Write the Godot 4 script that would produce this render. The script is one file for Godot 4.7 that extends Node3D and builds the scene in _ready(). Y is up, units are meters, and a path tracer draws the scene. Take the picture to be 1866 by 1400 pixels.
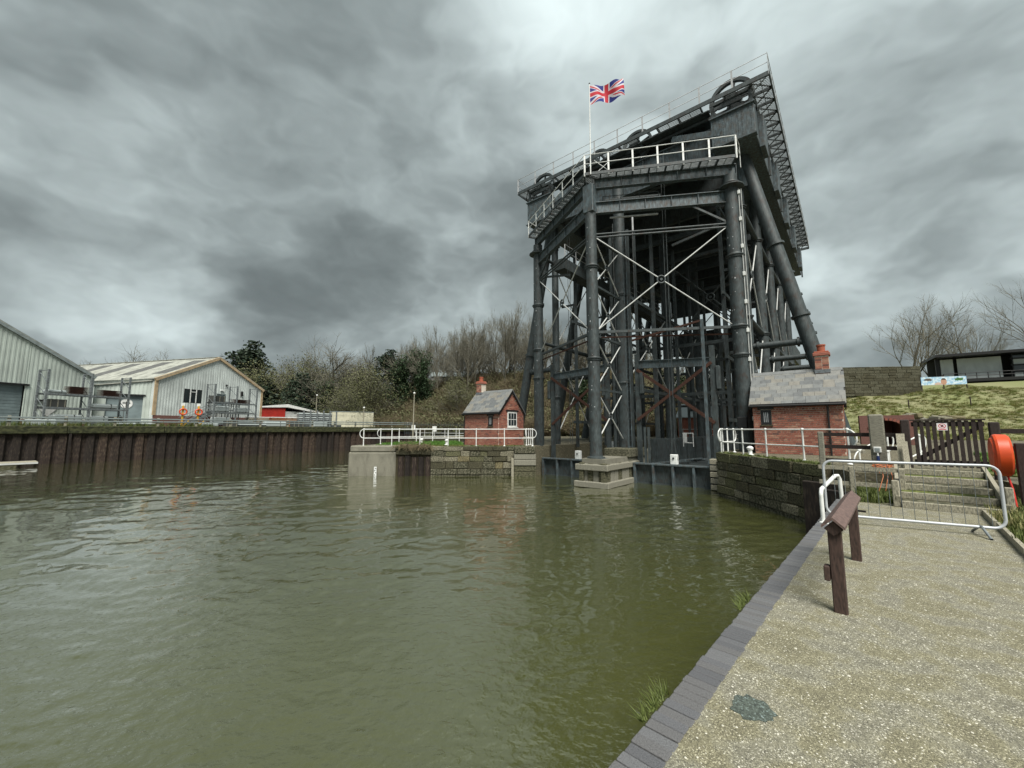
extends Node3D

# ---------------------------------------------------------------- mesh builder
class MB:
	var v := PackedVector3Array()
	var n := PackedVector3Array()
	var uv := PackedVector2Array()
	var col := PackedColorArray()
	var use_uv := false
	var use_col := false
	func f3(a: Vector3, b: Vector3, c: Vector3, na: Vector3, nb: Vector3, nc: Vector3) -> void:
		if (c - a).cross(b - a).dot(na + nb + nc) < 0.0:
			v.append(a); v.append(c); v.append(b)
			n.append(na); n.append(nc); n.append(nb)
		else:
			v.append(a); v.append(b); v.append(c)
			n.append(na); n.append(nb); n.append(nc)
	func f4(a: Vector3, b: Vector3, c: Vector3, d: Vector3, nn: Vector3) -> void:
		f3(a, b, c, nn, nn, nn)
		f3(a, c, d, nn, nn, nn)
	func flat3(a: Vector3, b: Vector3, c: Vector3) -> void:
		var nn := (c - a).cross(b - a).normalized()
		f3(a, b, c, nn, nn, nn)
	func box(c: Vector3, s: Vector3, bs := Basis()) -> MB:
		var h := s * 0.5
		for ax in 3:
			var u := (ax + 1) % 3
			var w := (ax + 2) % 3
			for sg in [-1.0, 1.0]:
				var o := Vector3.ZERO
				o[ax] = h[ax] * sg
				var du := Vector3.ZERO
				du[u] = h[u]
				var dw := Vector3.ZERO
				dw[w] = h[w]
				var nn := Vector3.ZERO
				nn[ax] = sg
				f4(c + bs * (o - du - dw), c + bs * (o + du - dw), c + bs * (o + du + dw), c + bs * (o - du + dw), (bs * nn).normalized())
		return self
	func bev(c: Vector3, s: Vector3, r: float, bs := Basis()) -> MB:
		var h := s * 0.5
		var i := h - Vector3(r, r, r)
		for ax in 3:
			var u := (ax + 1) % 3
			var w := (ax + 2) % 3
			for sg in [-1.0, 1.0]:
				var o := Vector3.ZERO
				o[ax] = h[ax] * sg
				var du := Vector3.ZERO
				du[u] = i[u]
				var dw := Vector3.ZERO
				dw[w] = i[w]
				var nn := Vector3.ZERO
				nn[ax] = sg
				f4(c + bs * (o - du - dw), c + bs * (o + du - dw), c + bs * (o + du + dw), c + bs * (o - du + dw), (bs * nn).normalized())
			for su in [-1.0, 1.0]:
				for sw in [-1.0, 1.0]:
					var e := Vector3.ZERO
					e[ax] = i[ax]
					var p := Vector3.ZERO
					p[u] = su * h[u]
					p[w] = sw * i[w]
					var q := Vector3.ZERO
					q[u] = su * i[u]
					q[w] = sw * h[w]
					var nn2 := Vector3.ZERO
					nn2[u] = su
					nn2[w] = sw
					f4(c + bs * (p - e), c + bs * (p + e), c + bs * (q + e), c + bs * (q - e), (bs * nn2).normalized())
		for sx in [-1.0, 1.0]:
			for sy in [-1.0, 1.0]:
				for sz in [-1.0, 1.0]:
					var k := Vector3(sx, sy, sz)
					var nn3 := (bs * k).normalized()
					f3(c + bs * (Vector3(h.x, i.y, i.z) * k), c + bs * (Vector3(i.x, h.y, i.z) * k), c + bs * (Vector3(i.x, i.y, h.z) * k), nn3, nn3, nn3)
		return self
	func bar(p: Vector3, q: Vector3, w: float, h: float, up := Vector3.UP) -> MB:
		# rectangular bar from p to q: w across, h in the up direction
		var z := q - p
		var l := z.length()
		if l < 0.0001:
			return self
		z /= l
		var x := up.cross(z)
		if x.length() < 0.01:
			x = Vector3.RIGHT.cross(z)
		x = x.normalized()
		var y := z.cross(x).normalized()
		return box((p + q) * 0.5, Vector3(w, h, l), Basis(x, y, z))
	func tube(p: Vector3, q: Vector3, r0: float, r1 := -1.0, sides := 10, caps := true) -> MB:
		if r1 < 0.0:
			r1 = r0
		var z := (q - p).normalized()
		var x := z.cross(Vector3.UP if absf(z.y) < 0.9 else Vector3.RIGHT).normalized()
		var y := z.cross(x)
		for i in sides:
			var a := TAU * i / sides
			var b := TAU * (i + 1) / sides
			var da := x * cos(a) + y * sin(a)
			var db := x * cos(b) + y * sin(b)
			f3(p + da * r0, p + db * r0, q + db * r1, da, db, db)
			if r1 > 0.0:
				f3(p + da * r0, q + db * r1, q + da * r1, da, db, da)
			if caps:
				f3(p, p + da * r0, p + db * r0, -z, -z, -z)
				if r1 > 0.0:
					f3(q, q + da * r1, q + db * r1, z, z, z)
		return self
	func sweep(pts: Array, r: float, sides := 8, closed := false) -> MB:
		var k := pts.size()
		var rings := []
		var x := Vector3.ZERO
		for i in k:
			var prev: Vector3 = pts[(i - 1 + k) % k] if closed or i > 0 else pts[i]
			var next: Vector3 = pts[(i + 1) % k] if closed or i < k - 1 else pts[i]
			var t: Vector3 = (next - prev).normalized()
			if i == 0:
				x = t.cross(Vector3.UP if absf(t.y) < 0.9 else Vector3.RIGHT).normalized()
			else:
				x = (x - t * x.dot(t)).normalized()
			var y := t.cross(x)
			var ring := []
			for s in sides:
				var a := TAU * s / sides
				ring.append(x * cos(a) + y * sin(a))
			rings.append(ring)
		for i in (k if closed else k - 1):
			var j := (i + 1) % k
			for s in sides:
				var s2 := (s + 1) % sides
				var a: Vector3 = rings[i][s]
				var b: Vector3 = rings[i][s2]
				var c: Vector3 = rings[j][s2]
				var d: Vector3 = rings[j][s]
				f3(pts[i] + a * r, pts[i] + b * r, pts[j] + c * r, a, b, c)
				f3(pts[i] + a * r, pts[j] + c * r, pts[j] + d * r, a, c, d)
		return self
	func prism(poly: PackedVector2Array, y0: float, y1: float, bottom := false) -> MB:
		var idx := Geometry2D.triangulate_polygon(poly)
		for i in range(0, idx.size(), 3):
			var a := poly[idx[i]]
			var b := poly[idx[i + 1]]
			var c := poly[idx[i + 2]]
			f3(Vector3(a.x, y1, a.y), Vector3(b.x, y1, b.y), Vector3(c.x, y1, c.y), Vector3.UP, Vector3.UP, Vector3.UP)
			if bottom:
				f3(Vector3(a.x, y0, a.y), Vector3(b.x, y0, b.y), Vector3(c.x, y0, c.y), Vector3.DOWN, Vector3.DOWN, Vector3.DOWN)
		var cw := Geometry2D.is_polygon_clockwise(poly)
		for i in poly.size():
			var a := poly[i]
			var b := poly[(i + 1) % poly.size()]
			var e := (b - a).normalized()
			var nn := Vector3(-e.y, 0, e.x) if cw else Vector3(e.y, 0, -e.x)
			f4(Vector3(a.x, y0, a.y), Vector3(b.x, y0, b.y), Vector3(b.x, y1, b.y), Vector3(a.x, y1, a.y), nn)
		return self
	func extr(poly: PackedVector2Array, o: Vector3, bs: Basis, d: float) -> MB:
		# polygon in the plane of bs.x and bs.y at o, pushed along bs.z by d
		var idx := Geometry2D.triangulate_polygon(poly)
		var f := func(p: Vector2, z: float) -> Vector3: return o + bs.x * p.x + bs.y * p.y + bs.z * z
		for i in range(0, idx.size(), 3):
			var a := poly[idx[i]]
			var b := poly[idx[i + 1]]
			var c := poly[idx[i + 2]]
			f3(f.call(a, 0.0), f.call(b, 0.0), f.call(c, 0.0), -bs.z, -bs.z, -bs.z)
			f3(f.call(a, d), f.call(b, d), f.call(c, d), bs.z, bs.z, bs.z)
		var cw := Geometry2D.is_polygon_clockwise(poly)
		for i in poly.size():
			var a := poly[i]
			var b := poly[(i + 1) % poly.size()]
			var e := (b - a).normalized()
			var m := Vector2(-e.y, e.x) if cw else Vector2(e.y, -e.x)
			f4(f.call(a, 0.0), f.call(b, 0.0), f.call(b, d), f.call(a, d), (bs.x * m.x + bs.y * m.y).normalized())
		return self
	func lathe(prof: Array, c: Vector3, sides := 16, bs := Basis()) -> MB:
		for i in prof.size() - 1:
			var p: Vector2 = prof[i]
			var q: Vector2 = prof[i + 1]
			var e := (q - p).normalized()
			for s in sides:
				var a := TAU * s / sides
				var b := TAU * (s + 1) / sides
				var ra := Vector3(cos(a), 0, sin(a))
				var rb := Vector3(cos(b), 0, sin(b))
				var na := bs * (ra * e.y - Vector3.UP * e.x)
				var nb := bs * (rb * e.y - Vector3.UP * e.x)
				var A := c + bs * (ra * p.x + Vector3.UP * p.y)
				var B := c + bs * (rb * p.x + Vector3.UP * p.y)
				var C := c + bs * (rb * q.x + Vector3.UP * q.y)
				var D := c + bs * (ra * q.x + Vector3.UP * q.y)
				if p.x > 0.0001:
					f3(A, B, C, na, nb, nb)
				if q.x > 0.0001:
					f3(A, C, D, na, nb, na)
		return self
	func mesh() -> ArrayMesh:
		var m := ArrayMesh.new()
		var a := []
		a.resize(Mesh.ARRAY_MAX)
		a[Mesh.ARRAY_VERTEX] = v
		a[Mesh.ARRAY_NORMAL] = n
		if use_uv:
			a[Mesh.ARRAY_TEX_UV] = uv
		if use_col:
			a[Mesh.ARRAY_COLOR] = col
		m.add_surface_from_arrays(Mesh.PRIMITIVE_TRIANGLES, a)
		return m

var rng := RandomNumberGenerator.new()
var M := {}
var T := {}

func rr(a: float, b: float) -> float:
	return rng.randf_range(a, b)

func part(nm: String, mb: MB, mat: Material, parent: Node, pos := Vector3.ZERO) -> MeshInstance3D:
	return inst(nm, mb.mesh(), mat, parent, Transform3D(Basis(), pos))

func inst(nm: String, mesh: Mesh, mat: Material, parent: Node, xf := Transform3D()) -> MeshInstance3D:
	var o := MeshInstance3D.new()
	o.mesh = mesh
	o.material_override = mat
	o.name = nm
	parent.add_child(o, true)
	o.transform = xf
	return o

func tag(o: Node, label: String, category: String, group := "") -> void:
	o.set_meta("label", label)
	o.set_meta("category", category)
	if group:
		o.set_meta("group", group)

func thing(nm: String, label: String, category: String, pos := Vector3.ZERO, yaw := 0.0, group := "") -> Node3D:
	var o := Node3D.new()
	o.name = nm
	add_child(o, true)
	o.position = pos
	o.rotation.y = yaw
	tag(o, label, category, group)
	return o

func struct(nm: String, mb: MB, mat: Material) -> MeshInstance3D:
	var o := part(nm, mb, mat, self)
	o.set_meta("kind", "structure")
	return o

func stuff(o: Node, label := "", category := "") -> void:
	o.set_meta("kind", "stuff")
	if label:
		o.set_meta("label", label)
		o.set_meta("category", category)

# ---------------------------------------------------------------- materials
func noise(type: int, freq: float, oct := 4, sd := 1) -> FastNoiseLite:
	var f := FastNoiseLite.new()
	f.noise_type = type
	f.frequency = freq
	f.fractal_octaves = oct
	f.seed = sd
	return f

func ntex(key: String, f: FastNoiseLite, stops: Array, size := 512, normal := 0.0) -> NoiseTexture2D:
	# stops: [offset, Color, offset, Color ...]; without stops a plain grey noise
	var t := NoiseTexture2D.new()
	t.width = size
	t.height = size
	t.seamless = true
	t.noise = f
	if normal > 0.0:
		t.as_normal_map = true
		t.bump_strength = normal
	elif stops.size() > 0:
		var g := Gradient.new()
		var offs := PackedFloat32Array()
		var cols := PackedColorArray()
		for i in range(0, stops.size(), 2):
			offs.append(stops[i])
			cols.append(stops[i + 1])
		g.offsets = offs
		g.colors = cols
		t.color_ramp = g
	T[key] = t
	return t

func mat(key: String, c: Color, rough := 0.8, tex: Texture2D = null, scale := Vector3.ONE, bump: Texture2D = null, bump_cm := 0.0, metal := 0.0, spec := 0.5) -> StandardMaterial3D:
	var m := StandardMaterial3D.new()
	m.resource_name = key
	m.albedo_color = c
	m.roughness = rough
	m.metallic = metal
	m.metallic_specular = spec
	if tex or bump:
		m.uv1_triplanar = true
		m.uv1_world_triplanar = true
		m.uv1_scale = scale
	if tex:
		m.albedo_texture = tex
	if bump:
		m.heightmap_enabled = true
		m.heightmap_texture = bump
		m.heightmap_scale = bump_cm
	M[key] = m
	return m

func overlay(key: String, tex: Texture2D, scale: float, vert := 1.0) -> void:
	var m: StandardMaterial3D = M[key]
	m.detail_enabled = true
	m.detail_albedo = tex
	m.detail_blend_mode = BaseMaterial3D.BLEND_MODE_MUL
	m.detail_uv_layer = BaseMaterial3D.DETAIL_UV_2
	m.uv2_triplanar = true
	m.uv2_world_triplanar = true
	m.uv2_scale = Vector3(scale, scale * vert, scale)

func grey(x: float) -> Color:
	return Color(x, x, x)

func make_materials() -> void:
	var SX := FastNoiseLite.TYPE_SIMPLEX_SMOOTH
	var PE := FastNoiseLite.TYPE_PERLIN
	var CE := FastNoiseLite.TYPE_CELLULAR
	# shared grey grain textures, multiplied into base colours
	var blotch := ntex("blotch", noise(SX, 0.012, 5, 3), [0.0, grey(0.5), 0.45, grey(0.8), 1.0, grey(1.0)], 512)
	var fine := ntex("fine", noise(SX, 0.08, 5, 5), [0.0, grey(0.55), 0.5, grey(0.85), 1.0, grey(1.0)], 512)
	var streak := ntex("streak", noise(SX, 0.03, 5, 7), [0.0, grey(0.45), 0.5, grey(0.8), 1.0, grey(1.0)], 512)
	var mott := ntex("mott", noise(SX, 0.006, 4, 9), [0.0, grey(0.8), 0.5, grey(0.93), 1.0, grey(1.0)], 512)
	var rough_h := ntex("rough_h", noise(SX, 0.05, 5, 11), [], 512)
	var patch := ntex("patch", noise(SX, 0.008, 5, 13), [0.0, Color(0.85, 0.84, 0.78), 0.38, Color(0.93, 0.92, 0.85), 0.55, Color(0.98, 0.98, 0.96), 0.75, Color(0.89, 0.89, 0.88), 1.0, Color(1, 1, 0.99)], 512)
	# painted steel of the lift: slate grey with rust blooms and bare flakes
	var steel := ntex("steel", noise(SX, 0.015, 6, 21), [0.0, Color(0.30, 0.22, 0.18), 0.22, Color(0.27, 0.26, 0.25), 0.32, Color(0.285, 0.325, 0.335), 0.6, Color(0.315, 0.36, 0.372), 0.86, Color(0.355, 0.405, 0.415), 1.0, Color(0.46, 0.48, 0.47)], 512)
	var steel_b := ntex("steel_b", noise(SX, 0.02, 6, 22), [0.0, Color(0.34, 0.27, 0.22), 0.28, Color(0.35, 0.37, 0.37), 0.5, Color(0.36, 0.42, 0.445), 0.75, Color(0.44, 0.505, 0.53), 1.0, Color(0.6, 0.62, 0.6)], 512)
	var rustt := ntex("rustt", noise(SX, 0.03, 5, 23), [0.0, Color(0.22, 0.14, 0.11), 0.45, Color(0.36, 0.21, 0.15), 0.7, Color(0.45, 0.3, 0.22), 1.0, Color(0.4, 0.38, 0.36)], 512)
	mat("steel", Color(0.96, 0.95, 0.94), 0.6, steel, Vector3(0.35, 0.2, 0.35), rough_h, 0.15)
	overlay("steel", T.streak, 1.6, 0.1)
	mat("steel_beam", Color(0.98, 0.98, 0.98), 0.6, steel_b, Vector3(0.5, 0.22, 0.5), rough_h, 0.12)
	overlay("steel_beam", T.streak, 1.3, 0.12)
	M.steel_dark = M.steel
	mat("rust", Color(0.68, 0.66, 0.66), 0.85, rustt, Vector3(0.8, 0.8, 0.8), rough_h, 0.2)
	mat("galv", Color(0.58, 0.61, 0.62), 0.45, blotch, Vector3(0.7, 0.7, 0.7), null, 0.0, 0.35)
	mat("galv_light", Color(0.78, 0.8, 0.82), 0.4, mott, Vector3(0.7, 0.7, 0.7), null, 0.0, 0.1)
	mat("pebble", Color(0.74, 0.73, 0.68), 0.85)
	mat("grating", Color(0.62, 0.65, 0.66), 0.6, fine, Vector3(1, 1, 1))
	mat("white_paint", Color(0.93, 0.94, 0.93), 0.45, mott, Vector3(1.1, 1.1, 1.1))
	mat("white_rod", Color(0.8, 0.81, 0.8), 0.5, mott, Vector3(0.6, 0.6, 0.6))
	mat("rail_grey", Color(0.74, 0.75, 0.76), 0.5, mott, Vector3(0.8, 0.8, 0.8))
	# masonry and timber
	var stone_t := ntex("stone_t", noise(SX, 0.03, 6, 31), [0.0, Color(0.17, 0.165, 0.14), 0.25, Color(0.31, 0.3, 0.25), 0.5, Color(0.48, 0.465, 0.39), 0.8, Color(0.6, 0.58, 0.5), 1.0, Color(0.7, 0.69, 0.62)], 512)
	var moss_t := ntex("moss_t", noise(SX, 0.02, 6, 33), [0.0, Color(0.12, 0.145, 0.07), 0.3, Color(0.2, 0.215, 0.13), 0.45, Color(0.33, 0.32, 0.26), 0.75, Color(0.46, 0.45, 0.38), 1.0, Color(0.6, 0.59, 0.52)], 512)
	for i in 4:
		var k: Color = [Color(1, 1, 1), Color(0.8, 0.82, 0.72), Color(0.62, 0.62, 0.56), Color(0.95, 0.92, 0.82)][i]
		mat("stone%d" % i, k, 0.93, stone_t, Vector3(0.9, 0.9, 0.9), rough_h, 1.4)
		overlay("stone%d" % i, T.mott, 0.31)
	mat("stone_moss", Color(0.9, 0.9, 0.9), 0.95, moss_t, Vector3(0.8, 0.8, 0.8), rough_h, 1.5)
	mat("mortar", Color(0.52, 0.5, 0.42), 0.95, stone_t, Vector3(1.6, 1.6, 1.6), rough_h, 0.8)
	mat("concrete", Color(0.6, 0.59, 0.53), 0.92, mott, Vector3(0.6, 0.25, 0.6), rough_h, 0.6)
	overlay("concrete", T.fine, 0.7)
	mat("coping_moss", Color(0.62, 0.66, 0.5), 0.95, moss_t, Vector3(0.35, 0.35, 0.35), rough_h, 1.0)
	var wood_t := ntex("wood_t", noise(SX, 0.04, 5, 41), [0.0, grey(0.42), 0.4, grey(0.72), 0.7, grey(0.9), 1.0, grey(1.0)], 512)
	mat("timber_grey", Color(0.62, 0.61, 0.55), 0.9, wood_t, Vector3(0.5, 3.2, 0.5), wood_t, 0.5)
	mat("timber_moss", Color(0.9, 0.9, 0.86), 0.95, moss_t, Vector3(0.6, 1.6, 0.6), wood_t, 0.6)
	mat("timber_brown", Color(0.34, 0.26, 0.23), 0.75, wood_t, Vector3(3.0, 0.5, 3.0), wood_t, 0.25)
	mat("timber_cap", Color(0.5, 0.41, 0.385), 0.7, wood_t, Vector3(2.0, 2.0, 0.6), wood_t, 0.2)
	mat("timber_dark", Color(0.26, 0.215, 0.2), 0.85, wood_t, Vector3(3.0, 0.5, 3.0), wood_t, 0.3)
	mat("timber_pale", Color(0.72, 0.7, 0.62), 0.9, wood_t, Vector3(2.5, 0.6, 2.5), wood_t, 0.4)
	for i in 5:
		var c: Color = [Color(0.64, 0.4, 0.335), Color(0.58, 0.35, 0.295), Color(0.67, 0.45, 0.375), Color(0.47, 0.33, 0.3), Color(0.7, 0.52, 0.44)][i]
		mat("brick%d" % i, c, 0.92, mott, Vector3(2.4, 2.4, 2.4), rough_h, 0.3)
	mat("brick_mortar", Color(0.86, 0.82, 0.76), 0.95, mott, Vector3(2, 2, 2), rough_h, 0.3)
	for i in 4:
		var c: Color = [Color(0.56, 0.575, 0.575), Color(0.61, 0.615, 0.6), Color(0.5, 0.515, 0.52), Color(0.62, 0.61, 0.575)][i]
		mat("slate%d" % i, c, 0.7, mott, Vector3(1.3, 1.3, 1.3), rough_h, 0.3)
		overlay("slate%d" % i, T.fine, 1.7)
	mat("lead", Color(0.5, 0.53, 0.55), 0.6, blotch, Vector3(2, 2, 2))
	mat("terracotta", Color(0.72, 0.4, 0.3), 0.85, fine, Vector3(2, 2, 2))
	mat("black_paint", Color(0.1, 0.1, 0.105), 0.5)
	mat("void_dark", Color(0.06, 0.06, 0.06), 0.9)
	var gl := mat("glass", Color(0.16, 0.19, 0.2), 0.08)
	gl.metallic_specular = 0.6
	for i in 4:
		var c: Color = [Color(0.42, 0.425, 0.44), Color(0.45, 0.455, 0.465), Color(0.39, 0.395, 0.41), Color(0.43, 0.43, 0.435)][i]
		mat("bluebrick%d" % i, c, 0.72, T.fine, Vector3(3, 3, 3), rough_h, 0.2)
	mat("brick_joint", Color(0.3, 0.3, 0.29), 0.95, fine, Vector3(3, 3, 3))
	# sheet piling
	for i in 4:
		var c: Color = [Color(0.74, 0.76, 0.76), Color(0.58, 0.6, 0.6), Color(0.88, 0.9, 0.88), Color(0.48, 0.49, 0.49)][i]
		var st: Array = [0.0, Color(0.12, 0.085, 0.07), 0.4, Color(0.21, 0.155, 0.13), 0.62, Color(0.31, 0.24, 0.2), 0.8, Color(0.42, 0.37, 0.31), 1.0, Color(0.62, 0.59, 0.52)]
		var pt: NoiseTexture2D = T.pile if T.has("pile") else ntex("pile", noise(SX, 0.03, 5, 51), st, 512)
		mat("pile%d" % i, c, 0.9, pt, Vector3(0.9, 0.16, 0.9), rough_h, 0.6)
	# sheds
	mat("clad", Color(0.77, 0.81, 0.78), 0.55, mott, Vector3(0.25, 0.08, 0.25))
	mat("clad_b", Color(0.83, 0.86, 0.85), 0.55, mott, Vector3(0.25, 0.08, 0.25))
	mat("trim_tan", Color(0.75, 0.66, 0.53), 0.6, mott, Vector3(0.5, 0.5, 0.5))
	mat("trim_grey", Color(0.55, 0.59, 0.59), 0.6, mott, Vector3(0.5, 0.5, 0.5))
	mat("roof_sheet", Color(0.72, 0.73, 0.69), 0.75, blotch, Vector3(0.15, 0.15, 0.15))
	mat("rooflight", Color(0.44, 0.44, 0.43), 0.5, blotch, Vector3(0.2, 0.2, 0.2))
	mat("shutter", Color(0.5, 0.56, 0.57), 0.5, mott, Vector3(0.3, 0.3, 0.3))
	mat("red_panel", Color(0.68, 0.17, 0.13), 0.55, mott, Vector3(0.3, 0.3, 0.3))
	mat("orange", Color(0.84, 0.31, 0.14), 0.4, mott, Vector3(1.4, 1.4, 1.4))
	mat("yellow", Color(0.86, 0.68, 0.25), 0.5, mott, Vector3(1, 1, 1))
	mat("red_strap", Color(0.75, 0.18, 0.15), 0.7)
	mat("orange_cord", Color(0.7, 0.42, 0.27), 0.6)
	mat("blue_plug", Color(0.12, 0.2, 0.4), 0.5)
	mat("wrap", Color(0.72, 0.76, 0.76), 0.4, fine, Vector3(0.8, 0.8, 0.8))
	mat("tarp_dark", Color(0.3, 0.31, 0.3), 0.7, fine, Vector3(0.8, 0.8, 0.8))
	mat("ply", Color(0.66, 0.5, 0.36), 0.8, wood_t, Vector3(0.5, 1.0, 0.5))
	mat("cream", Color(0.8, 0.79, 0.7), 0.7, mott, Vector3(0.4, 0.4, 0.4))
	# ground
	var agg_n := noise(CE, 0.075, 1, 61)
	agg_n.cellular_return_type = FastNoiseLite.RETURN_CELL_VALUE
	var agg := ntex("agg", agg_n, [0.0, Color(0.34, 0.335, 0.3), 0.25, Color(0.44, 0.43, 0.38), 0.6, Color(0.505, 0.495, 0.435), 0.85, Color(0.56, 0.55, 0.49), 0.95, Color(0.68, 0.67, 0.62), 1.0, Color(0.84, 0.83, 0.79)], 1024)
	var aggh_n := noise(CE, 0.075, 1, 61)
	aggh_n.cellular_return_type = FastNoiseLite.RETURN_DISTANCE
	var aggh := ntex("aggh", aggh_n, [0.0, grey(1.0), 1.0, grey(0.0)], 1024)
	mat("path", Color(1, 1, 1), 0.93, agg, Vector3(2.6, 2.6, 2.6), aggh, 0.22)
	overlay("path", patch, 0.55)
	mat("patch_tar", Color(0.6, 0.68, 0.71), 0.85, agg, Vector3(1.7, 1.7, 1.7), aggh, 0.25)
	var grass_t := ntex("grass_t", noise(SX, 0.05, 6, 71), [0.0, Color(0.2, 0.22, 0.1), 0.4, Color(0.34, 0.39, 0.17), 0.65, Color(0.46, 0.49, 0.25), 1.0, Color(0.58, 0.57, 0.36)], 512)
	mat("grass_ground", Color(0.85, 0.85, 0.8), 0.95, grass_t, Vector3(0.4, 0.4, 0.4), rough_h, 3.0)
	mat("gravel", Color(0.74, 0.72, 0.66), 0.95, agg, Vector3(0.35, 0.35, 0.35), rough_h, 0.6)
	mat("yard", Color(0.45, 0.44, 0.4), 0.95, blotch, Vector3(0.1, 0.1, 0.1), rough_h, 1.0)
	var terr := mat("terrain", Color(1, 1, 1), 0.97, T.fine, Vector3(0.35, 0.35, 0.35), rough_h, 2.0)
	terr.vertex_color_use_as_albedo = true
	# foliage
	for e in [["leaf_grass", Color(0.36, 0.41, 0.18)], ["leaf_slope", Color(0.5, 0.54, 0.28)], ["leaf_lawn", Color(0.3, 0.46, 0.13)], ["leaf_dry", Color(0.6, 0.58, 0.39)], ["leaf_ivy", Color(0.16, 0.25, 0.12)], ["leaf_pine", Color(0.14, 0.21, 0.13)], ["leaf_fern", Color(0.16, 0.4, 0.15)], ["leaf_olive", Color(0.36, 0.37, 0.23)]]:
		var lm := mat(e[0], e[1], 0.7, T.mott, Vector3(0.7, 0.7, 0.7))
		lm.backlight_enabled = true
		lm.backlight = Color(e[1].r * 0.5, e[1].g * 0.5, e[1].b * 0.3)
	mat("bark", Color(0.4, 0.385, 0.33), 0.95, fine, Vector3(1, 1, 1))
	mat("twig", Color(0.43, 0.42, 0.37), 0.95)
	mat("twig_brown", Color(0.44, 0.4, 0.31), 0.95)
	# water
	var wn := ntex("wn", noise(SX, 0.012, 4, 81), [], 1024, 9.0)
	var wb := ntex("wb", noise(SX, 0.02, 3, 83), [], 512)
	var w := mat("water", Color(0.255, 0.268, 0.14), 0.06)
	w.uv1_triplanar = true
	w.uv1_world_triplanar = true
	w.uv1_scale = Vector3(0.45, 0.45, 0.6)
	w.normal_enabled = true
	w.normal_texture = wn
	w.normal_scale = 0.6
	w.heightmap_enabled = true
	w.heightmap_texture = wb
	w.heightmap_scale = 0.5
	w.metallic_specular = 0.8
	w.clearcoat_enabled = true
	w.clearcoat = 1.0
	w.clearcoat_roughness = 0.05

# ---------------------------------------------------------------- camera, sky, sun
func make_sky() -> ImageTexture:
	var W := 2048
	var H := 1024
	var img := Image.create(W, H, false, Image.FORMAT_RGB8)
	var n1 := noise(FastNoiseLite.TYPE_SIMPLEX_SMOOTH, 0.9, 7, 101)
	var n2 := noise(FastNoiseLite.TYPE_SIMPLEX_SMOOTH, 1.5, 6, 102)
	var n3 := noise(FastNoiseLite.TYPE_SIMPLEX_SMOOTH, 2.2, 4, 103)
	n1.fractal_gain = 0.54
	n2.fractal_gain = 0.45
	# large bright and dark banks: azimuth and elevation in degrees, spread, brightness change
	var banks := [[-53.2,33.3,9,0.45],[-47.8,32.4,8,0.5],[-39.2,40.4,8,0.42],[-41.9,31.3,8,0.66],[-32.0,39.7,7,0.6],[-25.0,38.0,7,0.42],[-19.6,45.9,7,0.55],[-11.4,44.8,7,0.33],[-4.5,42.3,6,0.36],[5.0,48.0,7,1.1],[2.3,41.8,5,0.85],[24.5,45.4,11,1.1],[36.7,41.3,9,1.05],[13.9,38.3,6,0.85],[20.4,41.5,8,1.0],[41.3,33.9,9,0.9],[49.4,34.6,9,0.68],[53.5,29.4,9,0.62],[42.3,23.2,7,0.45],[45.5,19.9,6,0.35],[51.4,18.9,6,0.5],[50.1,22.9,6,0.62],[41.5,13.1,6,0.5],[51.1,15.5,5,0.65],[-23.5,35.7,5,0.72],[-48.9,23.4,8,0.38],[-42.4,20.9,8,0.33],[-49.1,14.6,8,0.36],[-34.9,24.2,7,0.45],[-25.4,21.1,8,0.34],[-12.5,28.2,8,0.45],[-13.7,18.3,6,0.42],[-4.4,33.2,6,0.5],[-2.7,25.3,6,0.4],[-42.4,10.6,4,0.66],[-49.5,10.4,5,0.45],[-39.0,8.7,3,0.6],[-25.0,12.2,4,0.66],[-30.1,13.7,5,0.38],[-5.9,15.7,5,0.72],[-15.8,11.4,3,0.6],[-53.7,27.1,8,0.4],[-8.7,37.7,6,0.52]]
	for y in H:
		var el := 90.0 - 180.0 * (y + 0.5) / H
		if el < -3.0:
			var c0 := Color(0.3, 0.31, 0.3)
			img.fill_rect(Rect2i(0, y, W, 1), c0)
			continue
		var ce := cos(deg_to_rad(el))
		var se := sin(deg_to_rad(el))
		for x in W:
			var az := 360.0 * (x + 0.5) / W
			if az > 180.0:
				az -= 360.0
			var d := Vector3(sin(deg_to_rad(az)) * ce, se, -cos(deg_to_rad(az)) * ce)
			var k := 1.0 / (maxf(d.y, 0.0) + 0.55)
			var p := Vector3(d.x * k, d.y * 1.3, d.z * k) * 1.5
			var q := p + Vector3(n3.get_noise_3dv(p * 1.3), n3.get_noise_3dv(p + Vector3(9, 1, 4)), n3.get_noise_3dv(p + Vector3(17, 3, 5))) * 0.16
			var a := n1.get_noise_3dv(q)
			var b := 0.35 - absf(n2.get_noise_3dv(q)) * 1.5
			var base := 0.52
			var sum := 0.0
			var sw := 0.14
			for bk in banks:
				var da: float = (az - bk[0]) * ce
				var de: float = el - bk[1]
				var g: float = exp(-(da * da + de * de) / (bk[2] * bk[2]))
				sum += g * bk[3]
				sw += g
			base = (base * 0.14 + sum) / sw
			base = 0.52 + (base - 0.5) * 0.5
			var l := base + a * 0.42 + b * 0.1
			var t := 1.0 / (1.0 + exp(-(l - 0.65) * 5.6))
			var c := Color(0.33, 0.36, 0.365).lerp(Color(0.93, 0.985, 0.985), t)
			img.set_pixel(x, y, c)
	return ImageTexture.create_from_image(img)

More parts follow.
